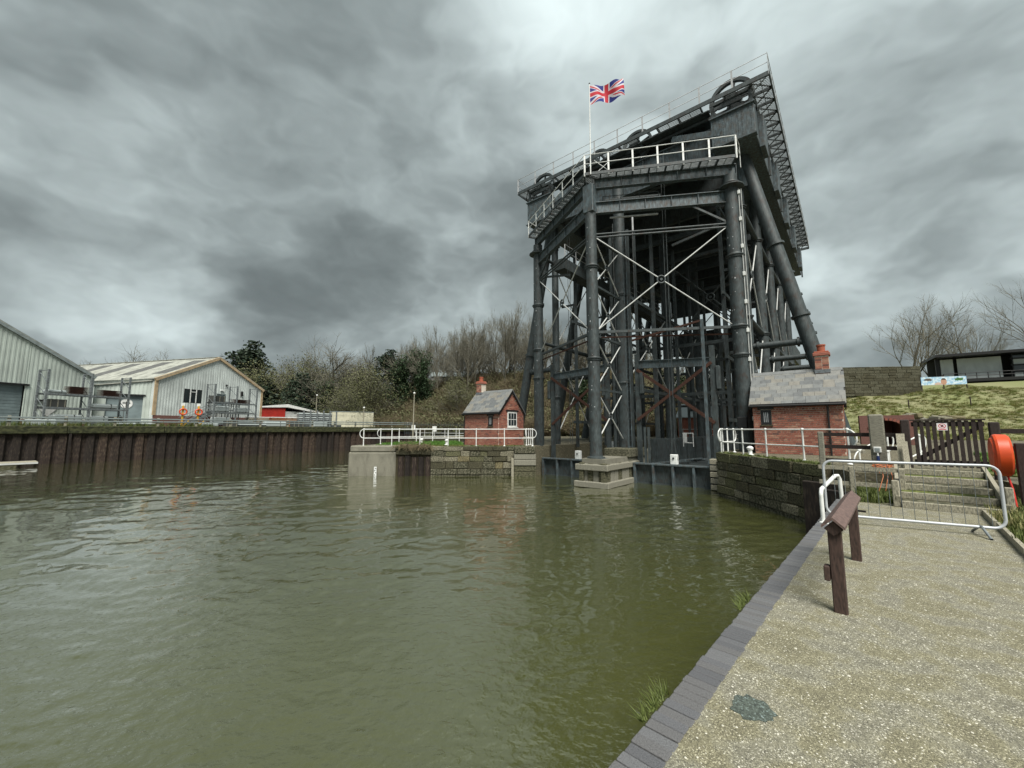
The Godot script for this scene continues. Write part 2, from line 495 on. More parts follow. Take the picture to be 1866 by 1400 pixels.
func make_view() -> void:
	var cam := Camera3D.new()
	cam.name = "camera"
	cam.fov = 87.6
	cam.near = 0.1
	cam.far = 1500.0
	add_child(cam)
	cam.position = Vector3(0, 2.9, 0)
	cam.rotation_degrees = Vector3(6.4, 0, 0)
	cam.current = true
	var env := Environment.new()
	env.background_mode = Environment.BG_SKY
	var sky := Sky.new()
	var sm := PanoramaSkyMaterial.new()
	sm.panorama = make_sky()
	sm.energy_multiplier = 0.33
	sky.sky_material = sm
	env.sky = sky
	env.tonemap_mode = Environment.TONE_MAPPER_LINEAR
	env.tonemap_exposure = 3.9
	env.sdfgi_enabled = true
	env.ssao_enabled = true
	env.ssil_enabled = true
	var we := WorldEnvironment.new()
	we.name = "world"
	we.environment = env
	add_child(we)
	var sun := DirectionalLight3D.new()
	sun.name = "sun"
	sun.light_energy = 0.5
	sun.light_angular_distance = 30.0
	sun.light_color = Color(1.0, 0.985, 0.95)
	sun.shadow_enabled = true
	add_child(sun)
	sun.rotation_degrees = Vector3(-57, 12, 0)

# ---------------------------------------------------------------- places
const YAW := 0.698132           # the lift's long axis, turned 40 degrees to the right
const LO := Vector3(6.66, 0, -23.72)
const PE := Vector3(0.43, 0, -1.96)
const PD := Vector3(0.69, 0, -0.724)
const PN := Vector3(0.724, 0, 0.69)

func lw(s: float, t: float, y := 0.0) -> Vector3:      # lift frame: s to the right along its front, t away from the river
	return LO + Vector3(cos(YAW), 0, sin(YAW)) * s + Vector3(sin(YAW), 0, -cos(YAW)) * t + Vector3.UP * y

func pw(p: float, q: float, y := 0.0) -> Vector3:      # path frame: p along the edge, q to the right of it
	return PE + PD * p + PN * q + Vector3.UP * y

func xz(v: Vector3) -> Vector2:
	return Vector2(v.x, v.z)

var hill_line := [Vector2(-220, -150), Vector2(-60, -94), Vector2(-30, -72), Vector2(-12, -64), Vector2(10, -60), Vector2(28, -54), Vector2(42, -40), Vector2(75, -24), Vector2(220, 5)]
var hill_noise := FastNoiseLite.new()

func hill_d(x: float, z: float) -> float:
	var p := Vector2(x, z)
	var best := 1e9
	var sg := 1.0
	for i in hill_line.size() - 1:
		var a: Vector2 = hill_line[i]
		var b: Vector2 = hill_line[i + 1]
		var c := Geometry2D.get_closest_point_to_segment(p, a, b)
		var dd := p.distance_to(c)
		if dd < best:
			best = dd
			sg = -1.0 if (b - a).cross(p - a) > 0.0 else 1.0
	return best * sg

func ground_y(x: float, z: float) -> float:
	var d := hill_d(x, z)
	var top := lerpf(11.6, 9.2, smoothstep(20.0, 60.0, x))
	if d > 0.0:
		return 1.75 + top * smoothstep(0.0, lerpf(32.0, 46.0, smoothstep(25.0, 50.0, x)), d) + hill_noise.get_noise_2d(x, z) * 0.9 * minf(1.0, d / 6.0)
	return lerpf(1.75, -2.0, minf(1.0, -d / 3.0))

func build_terrain() -> void:
	hill_noise.noise_type = FastNoiseLite.TYPE_SIMPLEX_SMOOTH
	hill_noise.frequency = 0.09
	hill_noise.seed = 4
	var cn := noise(FastNoiseLite.TYPE_SIMPLEX_SMOOTH, 0.06, 4, 8)
	var mb := MB.new()
	mb.use_col = true
	var xs := []
	var zs := []
	var x := -400.0
	while x < 401.0:
		xs.append(x)
		x += 2.5 if x > -110 and x < 130 else 20.0
	var z := -400.0
	while z < 20.0:
		zs.append(z)
		z += 2.5 if z > -130 else 20.0
	var hh := []
	var cc := []
	for xi in xs.size():
		var hr := PackedFloat32Array()
		var cr := PackedColorArray()
		for zi in zs.size():
			var px: float = xs[xi]
			var pz: float = zs[zi]
			hr.append(ground_y(px, pz))
			var k := cn.get_noise_2d(px, pz)
			var k2 := cn.get_noise_2d(px * 2.3 + 50.0, pz * 2.3)
			var brown := Color(0.15, 0.128, 0.085).lerp(Color(0.095, 0.105, 0.045), clampf(0.5 + k * 1.6, 0, 1))
			var grass := Color(0.25, 0.28, 0.11).lerp(Color(0.33, 0.31, 0.18), clampf(0.5 + k * 0.7 + k2 * 0.5, 0, 1))
			cr.append(brown.lerp(grass, smoothstep(36.0, 46.0, px)))
		hh.append(hr)
		cc.append(cr)
	var gn := []
	for xi in xs.size():
		var row := PackedVector3Array()
		for zi in zs.size():
			var x0 := maxi(xi - 1, 0)
			var x1 := mini(xi + 1, xs.size() - 1)
			var z0 := maxi(zi - 1, 0)
			var z1 := mini(zi + 1, zs.size() - 1)
			row.append(Vector3(-(hh[x1][zi] - hh[x0][zi]) / (xs[x1] - xs[x0]), 1.0, -(hh[xi][z1] - hh[xi][z0]) / (zs[z1] - zs[z0])).normalized())
		gn.append(row)
	for xi in xs.size() - 1:
		for zi in zs.size() - 1:
			var a := Vector3(xs[xi], hh[xi][zi], zs[zi])
			var b := Vector3(xs[xi + 1], hh[xi + 1][zi], zs[zi])
			var c := Vector3(xs[xi + 1], hh[xi + 1][zi + 1], zs[zi + 1])
			var d := Vector3(xs[xi], hh[xi][zi + 1], zs[zi + 1])
			if a.y < -1.9 and b.y < -1.9 and c.y < -1.9 and d.y < -1.9:
				continue
			mb.f3(a, b, c, gn[xi][zi], gn[xi + 1][zi], gn[xi + 1][zi + 1])
			mb.f3(a, c, d, gn[xi][zi], gn[xi + 1][zi + 1], gn[xi][zi + 1])
			# f3 may have swapped b and c to keep the face clockwise: read the colours back by position
			for i in range(mb.v.size() - 6, mb.v.size()):
				var p := mb.v[i]
				var ix := xi if absf(p.x - a.x) < 0.001 else xi + 1
				var iz := zi if absf(p.z - a.z) < 0.001 else zi + 1
				mb.col.append(cc[ix][iz])
	struct("hillside", mb, M.terrain)

func build_water() -> void:
	# a rippled sheet: rows closer together near the towpath, where single ripples can be seen
	var n1 := noise(FastNoiseLite.TYPE_SIMPLEX_SMOOTH, 1.0, 2, 91)
	var n2 := noise(FastNoiseLite.TYPE_SIMPLEX_SMOOTH, 1.0, 2, 92)
	var n3 := noise(FastNoiseLite.TYPE_SIMPLEX_SMOOTH, 0.07, 3, 93)
	var na := 300
	var rad := []
	var r := 0.8
	while r < 120.0:
		rad.append(r)
		r *= 1.0115
	var nr := rad.size()
	var pts := PackedVector3Array()
	var h := func(x: float, z: float, cell: float) -> float:
		var wind := clampf(0.75 + n3.get_noise_2d(x, z) * 1.1, 0.25, 1.4)
		var y := 0.019 * n1.get_noise_2d(x * 1.0 + z * 0.4, z * 2.3) * clampf(1.5 - cell * 2.0, 0.5, 1.0)
		y += 0.0075 * n2.get_noise_2d(x * 5.0 + z * 1.5 + 30.0, z * 10.0) * clampf(1.4 - cell * 9.0, 0.0, 1.0)
		y += 0.015 * n2.get_noise_2d(x * 2.6 - z * 0.9, z * 5.6) * clampf(1.5 - cell * 4.0, 0.4, 1.0)
		y += 0.028 * n1.get_noise_2d(x * 0.33 + 40.0 + z * 0.2, z * 0.85) * clampf(cell * 5.0, 0.25, 1.0)
		return y * wind
	for i in nr:
		for k in na + 1:
			var a := lerpf(-1.75, 1.15, float(k) / na)
			var x: float = sin(a) * rad[i]
			var z: float = -cos(a) * rad[i]
			pts.append(Vector3(x, h.call(x, z, rad[i] * 0.0115), z))
	var nrm := PackedVector3Array()
	nrm.resize(pts.size())
	for i in nr:
		for k in na + 1:
			var dk := pts[i * (na + 1) + mini(k + 1, na)] - pts[i * (na + 1) + maxi(k - 1, 0)]
			var di := pts[mini(i + 1, nr - 1) * (na + 1) + k] - pts[maxi(i - 1, 0) * (na + 1) + k]
			var nn := dk.cross(di).normalized()
			nrm[i * (na + 1) + k] = nn if nn.y > 0.0 else -nn
	var idx := PackedInt32Array()
	for i in nr - 1:
		for k in na:
			var a := i * (na + 1) + k
			var b := a + 1
			var c := a + na + 2
			var d := a + na + 1
			idx.append_array(PackedInt32Array([a, d, c, a, c, b]))
	var arr := []
	arr.resize(Mesh.ARRAY_MAX)
	arr[Mesh.ARRAY_VERTEX] = pts
	arr[Mesh.ARRAY_NORMAL] = nrm
	arr[Mesh.ARRAY_INDEX] = idx
	var am := ArrayMesh.new()
	am.add_surface_from_arrays(Mesh.PRIMITIVE_TRIANGLES, arr)
	inst("river", am, M.water, self).set_meta("kind", "structure")
	var mb := MB.new()
	mb.f4(Vector3(-220, -0.05, 60), Vector3(60, -0.05, 60), Vector3(60, -0.05, -110), Vector3(-220, -0.05, -110), Vector3.UP)
	struct("river_reach", mb, M.water)

# ---------------------------------------------------------------- walls of single stones
func stone_wall(parent: Node, p0: Vector3, p1: Vector3, y0: float, y1: float, course: float, wmin: float, wmax: float, mats: Array, out := 0.0, capped := true) -> void:
	var dir := (p1 - p0)
	var l := dir.length()
	dir /= l
	var nrm := dir.cross(Vector3.UP)
	if nrm.dot(Vector3(0, 3, 0) - p0) < 0.0 and out == 0.0:
		nrm = -nrm
	elif out != 0.0:
		nrm *= out
	var bs := Basis(dir, Vector3.UP, dir.cross(Vector3.UP))
	var core := MB.new()
	core.box((p0 + p1) * 0.5 - nrm * 0.3 + Vector3.UP * (y0 + y1 - 0.02) * 0.5, Vector3(l, y1 - y0 - 0.02, 0.5), bs)
	part("mortar", core, M.mortar, parent)
	var y := y0
	var rowi := 0
	while y < y1 - 0.08:
		var ch := course * rr(0.85, 1.15)
		if y + ch > y1 - 0.14:
			ch = y1 - y
		var x := 0.0
		while x < l - 0.05:
			var w := rr(wmin, wmax)
			if y + ch >= y1 - 0.01 and capped:
				w *= 1.35
			if x + w > l - wmin * 0.6:
				w = l - x
			var mb := MB.new()
			var pr := rr(-0.035, 0.035)
			var j := rr(0.014, 0.03)
			mb.bev(Vector3.ZERO, Vector3(w - j, ch - j, 0.34), rr(0.012, 0.035), Basis(Vector3(0, 0, 1), rr(-0.012, 0.012)))
			# knock the front corners about so that no two stones are alike
			for i in mb.v.size():
				var q := mb.v[i]
				var h := hash(Vector3i(roundi(q.x * 50), roundi(q.y * 50), roundi(q.z * 50)) + Vector3i(rowi * 7, roundi(x * 90), 3))
				mb.v[i] = q + Vector3((h % 100) / 100.0 - 0.5, ((h / 100) % 100) / 100.0 - 0.5, ((h / 10000) % 100) / 100.0 - 0.5) * 0.03
			var c := p0 + dir * (x + w * 0.5) + Vector3.UP * (y + ch * 0.5) - nrm * (0.17 - 0.03 - pr)
			inst("stone", mb.mesh(), M.stone_moss if y < 0.12 and y0 < 0.1 else mats[rng.randi() % mats.size()], parent, Transform3D(bs, c))
			x += w
		y += ch
		rowi += 1

func build_quays() -> void:
	# land round the lift, with the two wells left open
	var poly := PackedVector2Array([
		Vector2(9.42, -12.0), Vector2(9.42, -18.0), xz(lw(5.3, -1.0)), xz(lw(5.3, 24.5)), xz(lw(-5.3, 24.5)), xz(lw(-5.3, -1.0)),
		Vector2(1.4, -25.65), Vector2(-9.9, -25.65), Vector2(-9.8, -29.5), Vector2(-5.0, -34.5), Vector2(0.5, -39.0), Vector2(-4, -46.5), Vector2(-15, -58.5), Vector2(-16, -78),
		Vector2(60, -78), Vector2(160, -40), Vector2(160, 40), Vector2(10, 40), xz(pw(-9, 3.0)), xz(pw(9.0, 3.0)), xz(pw(11.9, 2.6)), xz(pw(11.9, 0.6)), Vector2(8.7, -10.5)])
	struct("ground", MB.new().prism(poly, -1.5, 1.8), M.gravel)
	# lawn on the left quay
	var lawn := PackedVector2Array([Vector2(-9.0, -26.6), Vector2(-3.2, -26.5), Vector2(-3.6, -29.4), Vector2(-4.6, -33.2), Vector2(-8.6, -29.6)])
	struct("lawn", MB.new().prism(lawn, 1.7, 1.86), M.grass_ground)
	grass_patch("lawn_grass", "short bright green grass on the left quay beside the brick hut", lawn, 1.86, 2600, 0.09, M.leaf_lawn)
	# left quay: concrete end, steel piles, masonry, timber fender
	var q := thing("quay_wall", "low stone and concrete quay wall left of the boat lift with white railings on it", "quay wall")
	var mb := MB.new().bev(Vector3(-8.72, 0.62, -25.95), Vector3(2.95, 1.7, 1.4), 0.08)
	part("concrete_block", mb, M.concrete, q)
	part("concrete_cap", MB.new().bev(Vector3(-8.7, 1.66, -25.9), Vector3(2.8, 0.4, 1.3), 0.07), M.concrete, q)
	for i in 5:
		var px := -7.1 + i * 0.42
		var poly2 := PackedVector2Array([Vector2(0, 0), Vector2(0.08, 0.16), Vector2(0.3, 0.16), Vector2(0.38, 0), Vector2(0.36, -0.02), Vector2(0.28, 0.13), Vector2(0.1, 0.13), Vector2(0.02, -0.02)])
		part("sheet_pile", MB.new().extr(poly2, Vector3(px, -0.6, -25.32), Basis(Vector3.RIGHT, Vector3(0, 0, 1), Vector3.UP), 1.75 + rr(-0.1, 0.1)), M["pile%d" % (3 if i % 2 else 0)], q)
	part("backing", MB.new().box(Vector3(-6.1, 0.55, -25.62), Vector3(2.3, 2.4, 0.5)), M.mortar, q)
	stone_wall(q, Vector3(-7.25, 0, -25.25), Vector3(-5.0, 0, -25.25), 1.3, 1.82, 0.3, 0.5, 0.9, [M.stone1, M.stone2, M.stone_moss], 1.0)
	stone_wall(q, Vector3(-5.05, 0, -25.22), Vector3(0.15, 0, -25.22), -0.25, 1.82, 0.39, 0.45, 1.0, [M.stone0, M.stone1, M.stone3, M.stone0, M.stone_moss, M.stone2], 1.0)
	for k in 4:
		part("fender_timber", MB.new().bev(Vector3(0.8, 0.12 + 0.36 * k, -25.1 + (0.06 if k == 2 else 0.0)), Vector3(1.35, 0.34, 0.3), 0.025), M.timber_moss if k < 2 else M.timber_grey, q)
	part("fender_post", MB.new().bev(Vector3(0.03, 0.5, -24.98), Vector3(0.16, 1.2, 0.16), 0.02), M.timber_pale, q)
	part("corner_stone", MB.new().bev(Vector3(0.8, 1.6, -25.25), Vector3(1.3, 0.44, 0.7), 0.05), M.stone_moss, q)
	stone_wall(q, Vector3(-10.02, 0, -29.5), Vector3(-9.98, 0, -26.5), -0.2, 1.8, 0.4, 0.6, 1.1, [M.stone1, M.stone2], 1.0)
	grass_patch("wall_top_grass", "short grass and moss along the front edge of the left quay", PackedVector2Array([Vector2(-9.8, -25.75), Vector2(0.9, -25.75), Vector2(0.9, -25.4), Vector2(-9.8, -25.4)]), 1.82, 420, 0.06, M.leaf_grass)
	grass_patch("wall_top_grass", "short grass along the top of the right stone wall", PackedVector2Array([Vector2(9.12, -18.0), Vector2(9.5, -18.0), Vector2(9.5, -12.0), Vector2(9.12, -12.0)]), 1.85, 420, 0.06, M.leaf_grass)
	# far bank of the basin behind the left quay
	var fb := thing("bank_wall", "dark mossy stone bank wall across the basin behind the left quay lawn", "wall")
	stone_wall(fb, Vector3(-15.0, 0, -58.2), Vector3(-4.0, 0, -46.2), -0.2, 1.85, 0.5, 0.8, 1.6, [M.stone2, M.stone_moss], 1.0)
	stone_wall(fb, Vector3(-4.0, 0, -46.2), Vector3(0.5, 0, -38.7), -0.2, 1.85, 0.5, 0.8, 1.6, [M.stone2, M.stone_moss], 1.0)
	# right quay wall
	var r := thing("stone_wall", "weathered mossy stone retaining wall below the right brick hut, rising from the water", "wall")
	stone_wall(r, Vector3(9.1, 0, -18.1), Vector3(9.12, 0, -11.9), -0.25, 1.86, 0.34, 0.35, 0.95, [M.stone1, M.stone2, M.stone_moss, M.stone0, M.stone1, M.stone2], 1.0)
	stone_wall(r, Vector3(9.12, 0, -12.0), Vector3(8.35, 0, -10.2), -0.25, 1.5, 0.36, 0.45, 0.9, [M.stone2, M.stone_moss], 1.0)
	for k in 5:
		part("fender_block", MB.new().bev(lw(5.15, -1.35, 0.15 + k * 0.3) + Vector3(-0.0, 0, 0), Vector3(0.5, 0.24, 0.5), 0.02, Basis(Vector3.UP, -YAW)), M.timber_grey if k % 2 else M.timber_pale, r)
	part("rusted_pile", MB.new().bev(Vector3(8.45, 0.6, -11.2), Vector3(0.14, 1.7, 0.9), 0.02, Basis(Vector3.UP, 0.4)), M.pile1, r)
	part("rusted_pile", MB.new().bev(Vector3(8.2, 0.55, -10.45), Vector3(0.14, 1.6, 0.7), 0.02, Basis(Vector3.UP, 0.4)), M.pile3, r)
	# central pier between the gates
	var pier := thing("timber_pier", "weathered timber clad pier carrying the front centre column between two lock gates", "pier", lw(0, 0), -YAW)
	part("core", MB.new().box(Vector3(0.1, 0.3, 1.9), Vector3(1.3, 2.2, 4.4)), M.concrete, pier)
	part("cap_stone", MB.new().bev(Vector3(0.1, 1.58, 0.2), Vector3(1.5, 0.5, 2.6), 0.05), M.stone_moss, pier)
	part("base_block", MB.new().bev(Vector3(0.1, 1.36, 3.6), Vector3(0.86, 0.1, 0.86), 0.02), M.steel, pier)
	for k in 2:
		var y: float = [0.14, 0.98][k]
		var o: float = [0.12, 0.06][k]
		part("side_timber", MB.new().bev(Vector3(0.75 + o, y, 2.0), Vector3(0.24, 0.3, 4.3), 0.03), M.timber_grey, pier)
		part("side_timber", MB.new().bev(Vector3(-0.55 - o, y, 2.0), Vector3(0.24, 0.3, 4.3), 0.03), M.timber_moss, pier)
		part("front_timber", MB.new().bev(Vector3(0.1, y, 4.2 + o), Vector3(1.7 + o * 2, 0.3, 0.24), 0.03), M.timber_grey, pier)
	for k in 9:
		part("plank", MB.new().bev(Vector3(0.79, 0.5, 3.9 - k * 0.44), Vector3(0.08, 1.3, 0.41), 0.012), M.timber_grey if k % 3 else M.timber_moss, pier)
		part("plank", MB.new().bev(Vector3(-0.59, 0.5, 3.9 - k * 0.44), Vector3(0.08, 1.3, 0.41), 0.012), M.timber_grey, pier)
	for k in 4:
		part("plank", MB.new().bev(Vector3(-0.36 + k * 0.31, 0.5, 4.13), Vector3(0.29, 1.3, 0.08), 0.012), M.timber_moss if k % 2 else M.timber_grey, pier)
	part("corner_post", MB.new().bev(Vector3(-0.5, 0.55, 4.2), Vector3(0.24, 1.3, 0.24), 0.02), M.timber_moss, pier)
	part("corner_post", MB.new().bev(Vector3(0.72, 0.55, 4.2), Vector3(0.24, 1.3, 0.24), 0.02), M.timber_moss, pier)
	# island between the wells
	var isl := MB.new()
	isl.box(lw(0.1, 12.0, 0.2), Vector3(1.3, 2.8, 24.0), Basis(Vector3.UP, -YAW))
	struct("well_island", isl, M.concrete)
	# depth gauge
	var g := thing("depth_gauge", "small white water depth gauge board on the concrete quay end", "gauge", Vector3(-8.45, 0.0, -25.2))
	part("board", MB.new().box(Vector3(0, 0.2, 0.02), Vector3(0.16, 0.75, 0.03)), M.white_paint, g)
	for k in 5:
		part("mark", MB.new().box(Vector3(-0.02 if k % 2 else 0.03, -0.05 + k * 0.13, 0.038), Vector3(0.07, 0.05, 0.006)), M.void_dark, g)

func grass_patch(nm: String, label: String, poly: PackedVector2Array, y: float, count: int, h: float, m: Material, yfun = null) -> void:
	var mb := MB.new()
	for k in 9:
		var a := rr(0, TAU)
		var b := Vector3(cos(a), 0, sin(a)) * rr(0, 0.07)
		var lean := Vector3(cos(a * 1.7), 0, sin(a * 1.7)) * h * rr(0.2, 0.8)
		var side := Vector3(-sin(a), 0, cos(a)) * 0.006
		var tip := b + lean + Vector3.UP * h * rr(0.6, 1.3)
		var mid := b + lean * 0.35 + Vector3.UP * h * 0.6
		mb.flat3(b - side, b + side, mid + side * 0.7)
		mb.flat3(b - side, mid + side * 0.7, mid - side * 0.7)
		mb.flat3(mid - side * 0.7, mid + side * 0.7, tip)
	var mm := MultiMesh.new()
	mm.transform_format = MultiMesh.TRANSFORM_3D
	mm.mesh = mb.mesh()
	var lo := poly[0]
	var hi := poly[0]
	for p in poly:
		lo = lo.min(p)
		hi = hi.max(p)
	var pts := []
	var guard := 0
	while pts.size() < count and guard < count * 20:
		guard += 1
		var p := Vector2(rr(lo.x, hi.x), rr(lo.y, hi.y))
		if Geometry2D.is_point_in_polygon(p, poly):
			pts.append(p)
	mm.instance_count = pts.size()
	for i in pts.size():
		var p: Vector2 = pts[i]
		var yy: float = y if yfun == null else yfun.call(p)
		var s := rr(0.6, 1.5)
		mm.set_instance_transform(i, Transform3D(Basis(Vector3.UP, rr(0, TAU)).scaled(Vector3(s, s * rr(0.7, 1.4), s)), Vector3(p.x, yy - 0.01, p.y)))
	var o := MultiMeshInstance3D.new()
	o.multimesh = mm
	o.material_override = m
	o.name = nm
	add_child(o, true)
	stuff(o, label, "grass")

# ---------------------------------------------------------------- towpath in the foreground
func verge_y(p: float, q: float) -> float:
	return 1.43 + 0.42 * smoothstep(2.0, 4.6, q) + hill_noise.get_noise_2d(p * 9.0, q * 9.0) * 0.06

func build_path() -> void:
	var poly := PackedVector2Array([xz(pw(-7, 0.168)), xz(pw(9.2, 0.168)), xz(pw(11.9, 0.4)), xz(pw(11.9, 2.6)), xz(pw(9.3, 2.03)), xz(pw(-7, 2.03))])
	struct("path", MB.new().prism(poly, -1.0, 1.4), M.path)
	# dark repaired patch in the surface
	var pp := PackedVector2Array()
	for i in 26:
		var a := TAU * i / 26
		pp.append(xz(pw(0.87, 0.36) + Vector3(cos(a), 0, sin(a)) * 0.105 * rr(0.82, 1.18)))
	var pt := part("surface_patch", MB.new().prism(pp, 1.39, 1.4045), M.patch_tar, self)
	pt.set_meta("kind", "structure")
	# brick coping along the water
	var body := MB.new()
	body.box(pw(2.0, 0.1, 0.2), Vector3(0.13, 2.3, 18.0), Basis(PN, Vector3.UP, -PD))
	var cop := struct("coping", body, M.brick_joint)
	var meshes := []
	for k in 4:
		meshes.append(MB.new().bev(Vector3.ZERO, Vector3(0.172 + 0.003 * k, 0.1, 0.066), 0.005).mesh())
	for i in 150:
		var p := -1.35 + i * 0.0725
		var bs := Basis(PN, Vector3.UP, -PD) * Basis(Vector3.UP, rr(-0.012, 0.012))
		inst("brick", meshes[i % 4], M["bluebrick%d" % (rng.randi() % 4)], cop, Transform3D(bs, pw(p, 0.085 + rr(-0.004, 0.004), 1.356 + rr(-0.0025, 0.0025))))
	# timber edging on the grass side
	var ed := thing("path_edging", "weathered timber edging board between the path and the grass verge", "edging")
	for i in 6:
		var p0 := -2.0 + i * 2.0
		var a := pw(p0 + 0.01, 2.05 + rr(-0.02, 0.02), 1.42)
		var b := pw(p0 + 1.98, 2.05 + rr(-0.02, 0.02), 1.41)
		part("board", MB.new().bar(a, b, 0.045, 0.15), M.timber_pale, ed)
	# grass verge
	var mb := MB.new()
	for i in 44:
		for j in 12:
			var p0 := -5.0 + i * 0.4
			var q0 := 2.07 + j * 0.4
			var c := []
			for e in [[0, 0], [1, 0], [1, 1], [0, 1]]:
				var pa: float = p0 + e[0] * 0.4
				var qa: float = q0 + e[1] * 0.4
				c.append(pw(pa, qa, verge_y(pa, qa)))
			var nn: Vector3 = (c[1] - c[0]).cross(c[2] - c[0]).normalized()
			if nn.y < 0:
				nn = -nn
			mb.f4(c[0], c[1], c[2], c[3], nn)
	struct("verge", mb, M.grass_ground)
	var vp := PackedVector2Array([xz(pw(0.5, 2.1)), xz(pw(10.5, 2.1)), xz(pw(10.5, 6.5)), xz(pw(0.5, 6.5))])
	var vy := func(p: Vector2) -> float:
		var d := Vector3(p.x, 0, p.y) - PE
		return verge_y(d.dot(PD), d.dot(PN))
	grass_patch("verge_grass", "green tufted grass on the verge beside the towpath", vp, 1.5, 5200, 0.1, M.leaf_grass, vy)
	grass_patch("dry_grass", "pale dry grass blades scattered through the verge beside the towpath", vp, 1.5, 2600, 0.12, M.leaf_dry, vy)
	# loose pebbles on the surface
	var pm := MultiMesh.new()
	pm.transform_format = MultiMesh.TRANSFORM_3D
	pm.mesh = MB.new().lathe([Vector2(0, -0.5), Vector2(0.8, -0.2), Vector2(0.95, 0.15), Vector2(0.5, 0.5), Vector2(0, 0.55)], Vector3.ZERO, 6).mesh()
	pm.instance_count = 5200
	for i in 5200:
		var s := rr(0.0025, 0.007) * (1.6 if i % 40 == 0 else 1.0)
		pm.set_instance_transform(i, Transform3D(Basis.from_euler(Vector3(rr(-0.4, 0.4), rr(0, TAU), rr(-0.4, 0.4))).scaled(Vector3(s, s * 0.6, s * rr(0.7, 1.3))), pw(-1.2 + 9.5 * pow(rng.randf(), 1.4), rr(0.19, 2.0), 1.4)))
	var po := MultiMeshInstance3D.new()
	po.multimesh = pm
	po.material_override = M.pebble
	po.name = "loose_pebbles"
	add_child(po, true)
	stuff(po, "small pale loose pebbles scattered over the towpath surface", "pebbles")
	# tufts growing out of the coping joint
	var labels := ["small green grass tuft growing from the brick coping, nearest the camera", "grass tuft on the coping edge beside the middle of the wall"]
	for i in 2:
		var tuft := thing("grass_tuft", labels[i], "grass tuft", pw([0.55, 2.35][i], -0.02, 1.38), 0.0, "grass tufts on the coping")
		var g := MB.new()
		for k in 130:
			var b := PD * rr(-0.16, 0.16) - PN * rr(0.0, 0.03)
			var tip := b + Vector3(rr(-0.07, 0.05), rr(0.02, 0.1), rr(-0.05, 0.05)) - PN * rr(0.0, 0.07)
			var sd := Vector3(rr(-1, 1), 0, rr(-1, 1)).normalized() * 0.0045
			g.flat3(b - sd, b + sd, tip)
		part("blades", g, M.leaf_grass, tuft)
	# two posts with a gabled cap
	var n := thing("timber_stand", "brown timber stand of two posts under a gabled cap at the path edge", "timber stand", pw(2.67, 0.6, 1.4), 0.0)
	var bs := Basis(PN, Vector3.UP, -PD)
	for k in 2:
		var o := PD * (1.82 * k)
		part("post", MB.new().bev(o + Vector3.UP * 0.3, Vector3(0.092, 0.78, 0.07), 0.008, bs), M.timber_brown, n)
	var capm := MB.new()
	for sgn in [-1.0, 1.0]:
		var pl := PackedVector2Array([Vector2(0, 0.775), Vector2(sgn * 0.078, 0.7), Vector2(sgn * 0.078, 0.678), Vector2(0, 0.75)])
		part("cap_board", MB.new().extr(pl, -PD * 0.09, Basis(PN, Vector3.UP, PD), 2.02), M.timber_cap, n)
	var gb := PackedVector2Array([Vector2(-0.062, 0.67), Vector2(0.0, 0.735), Vector2(0.062, 0.67), Vector2(0.0, 0.62)])
	part("gable_block", MB.new().extr(gb, -PD * 0.06, Basis(PN, Vector3.UP, PD), 0.05), M.timber_brown, n)
	part("panel", MB.new().box(PD * 0.91 + Vector3.UP * 0.6, Vector3(0.02, 0.12, 1.74), bs), M.timber_pale, n)
	part("side_block", MB.new().bev(-PN * 0.07 + Vector3.UP * 0.3, Vector3(0.04, 0.12, 0.085), 0.006, bs), M.timber_brown, n)
	part("hook", MB.new().bar(PD * 1.82 + PN * 0.05 + Vector3.UP * 0.56, PD * 1.82 + PN * 0.12 + Vector3.UP * 0.56, 0.02, 0.02), M.void_dark, n)
	# crowd barrier across the path
	var bar := thing("crowd_barrier", "galvanised crowd control barrier with rounded corners standing across the path", "barrier", pw(6.7, 0.12, 1.4))
	var ax := (pw(7.15, 2.0) - pw(6.7, 0.12)).normalized()
	var ln := 1.98
	var fr := []
	for e in [[0.0, 0.22, PI, 1.5 * PI], [ln, 0.22, 1.5 * PI, TAU], [ln, 1.0, 0.0, 0.5 * PI], [0.0, 1.0, 0.5 * PI, PI]]:
		for s in 6:
			var a: float = lerpf(e[2], e[3], s / 5.0)
			var cx: float = 0.12 if e[0] == 0.0 else ln - 0.12
			var cyy: float = 0.3 if e[1] < 0.5 else 0.92
			fr.append(ax * (cx + cos(a) * 0.12) + Vector3.UP * (cyy + sin(a) * 0.12 - 0.06))
	part("frame", MB.new().sweep(fr, 0.02, 10, true), M.galv_light, bar)
	for k in 14:
		var x := 0.13 + k * (ln - 0.26) / 13.0
		part("bar", MB.new().tube(ax * x + Vector3.UP * 0.13, ax * x + Vector3.UP * 0.97, 0.0036, -1.0, 6), M.galv, bar)
	var side := Vector3.UP.cross(ax)
	for x in [0.28, ln - 0.25]:
		part("foot", MB.new().sweep([ax * x + side * 0.27 + Vector3.UP * 0.01, ax * x + side * 0.03 + Vector3.UP * 0.13, ax * x - side * 0.03 + Vector3.UP * 0.13, ax * x - side * 0.27 + Vector3.UP * 0.01], 0.017, 8), M.galv, bar)
	# white grab hoop at the ladder
	var hp := thing("grab_rail", "white painted hoop grab rail at the path edge behind the barrier", "grab rail", pw(6.55, 0.08, 1.4))
	part("hoop", MB.new().sweep([Vector3(0, -0.06, 0), Vector3(0, 0.42, 0), PD * 0.02 + Vector3.UP * 0.47, PD * 0.09 + Vector3.UP * 0.52, PD * 0.62 + PN * 0.14 + Vector3.UP * 0.7, PD * 0.7 + PN * 0.17 + Vector3.UP * 0.7, PD * 0.74 + PN * 0.19 + Vector3.UP * 0.64, PD * 0.75 + PN * 0.2 + Vector3.UP * 0.02], 0.03, 10), M.white_paint, hp)
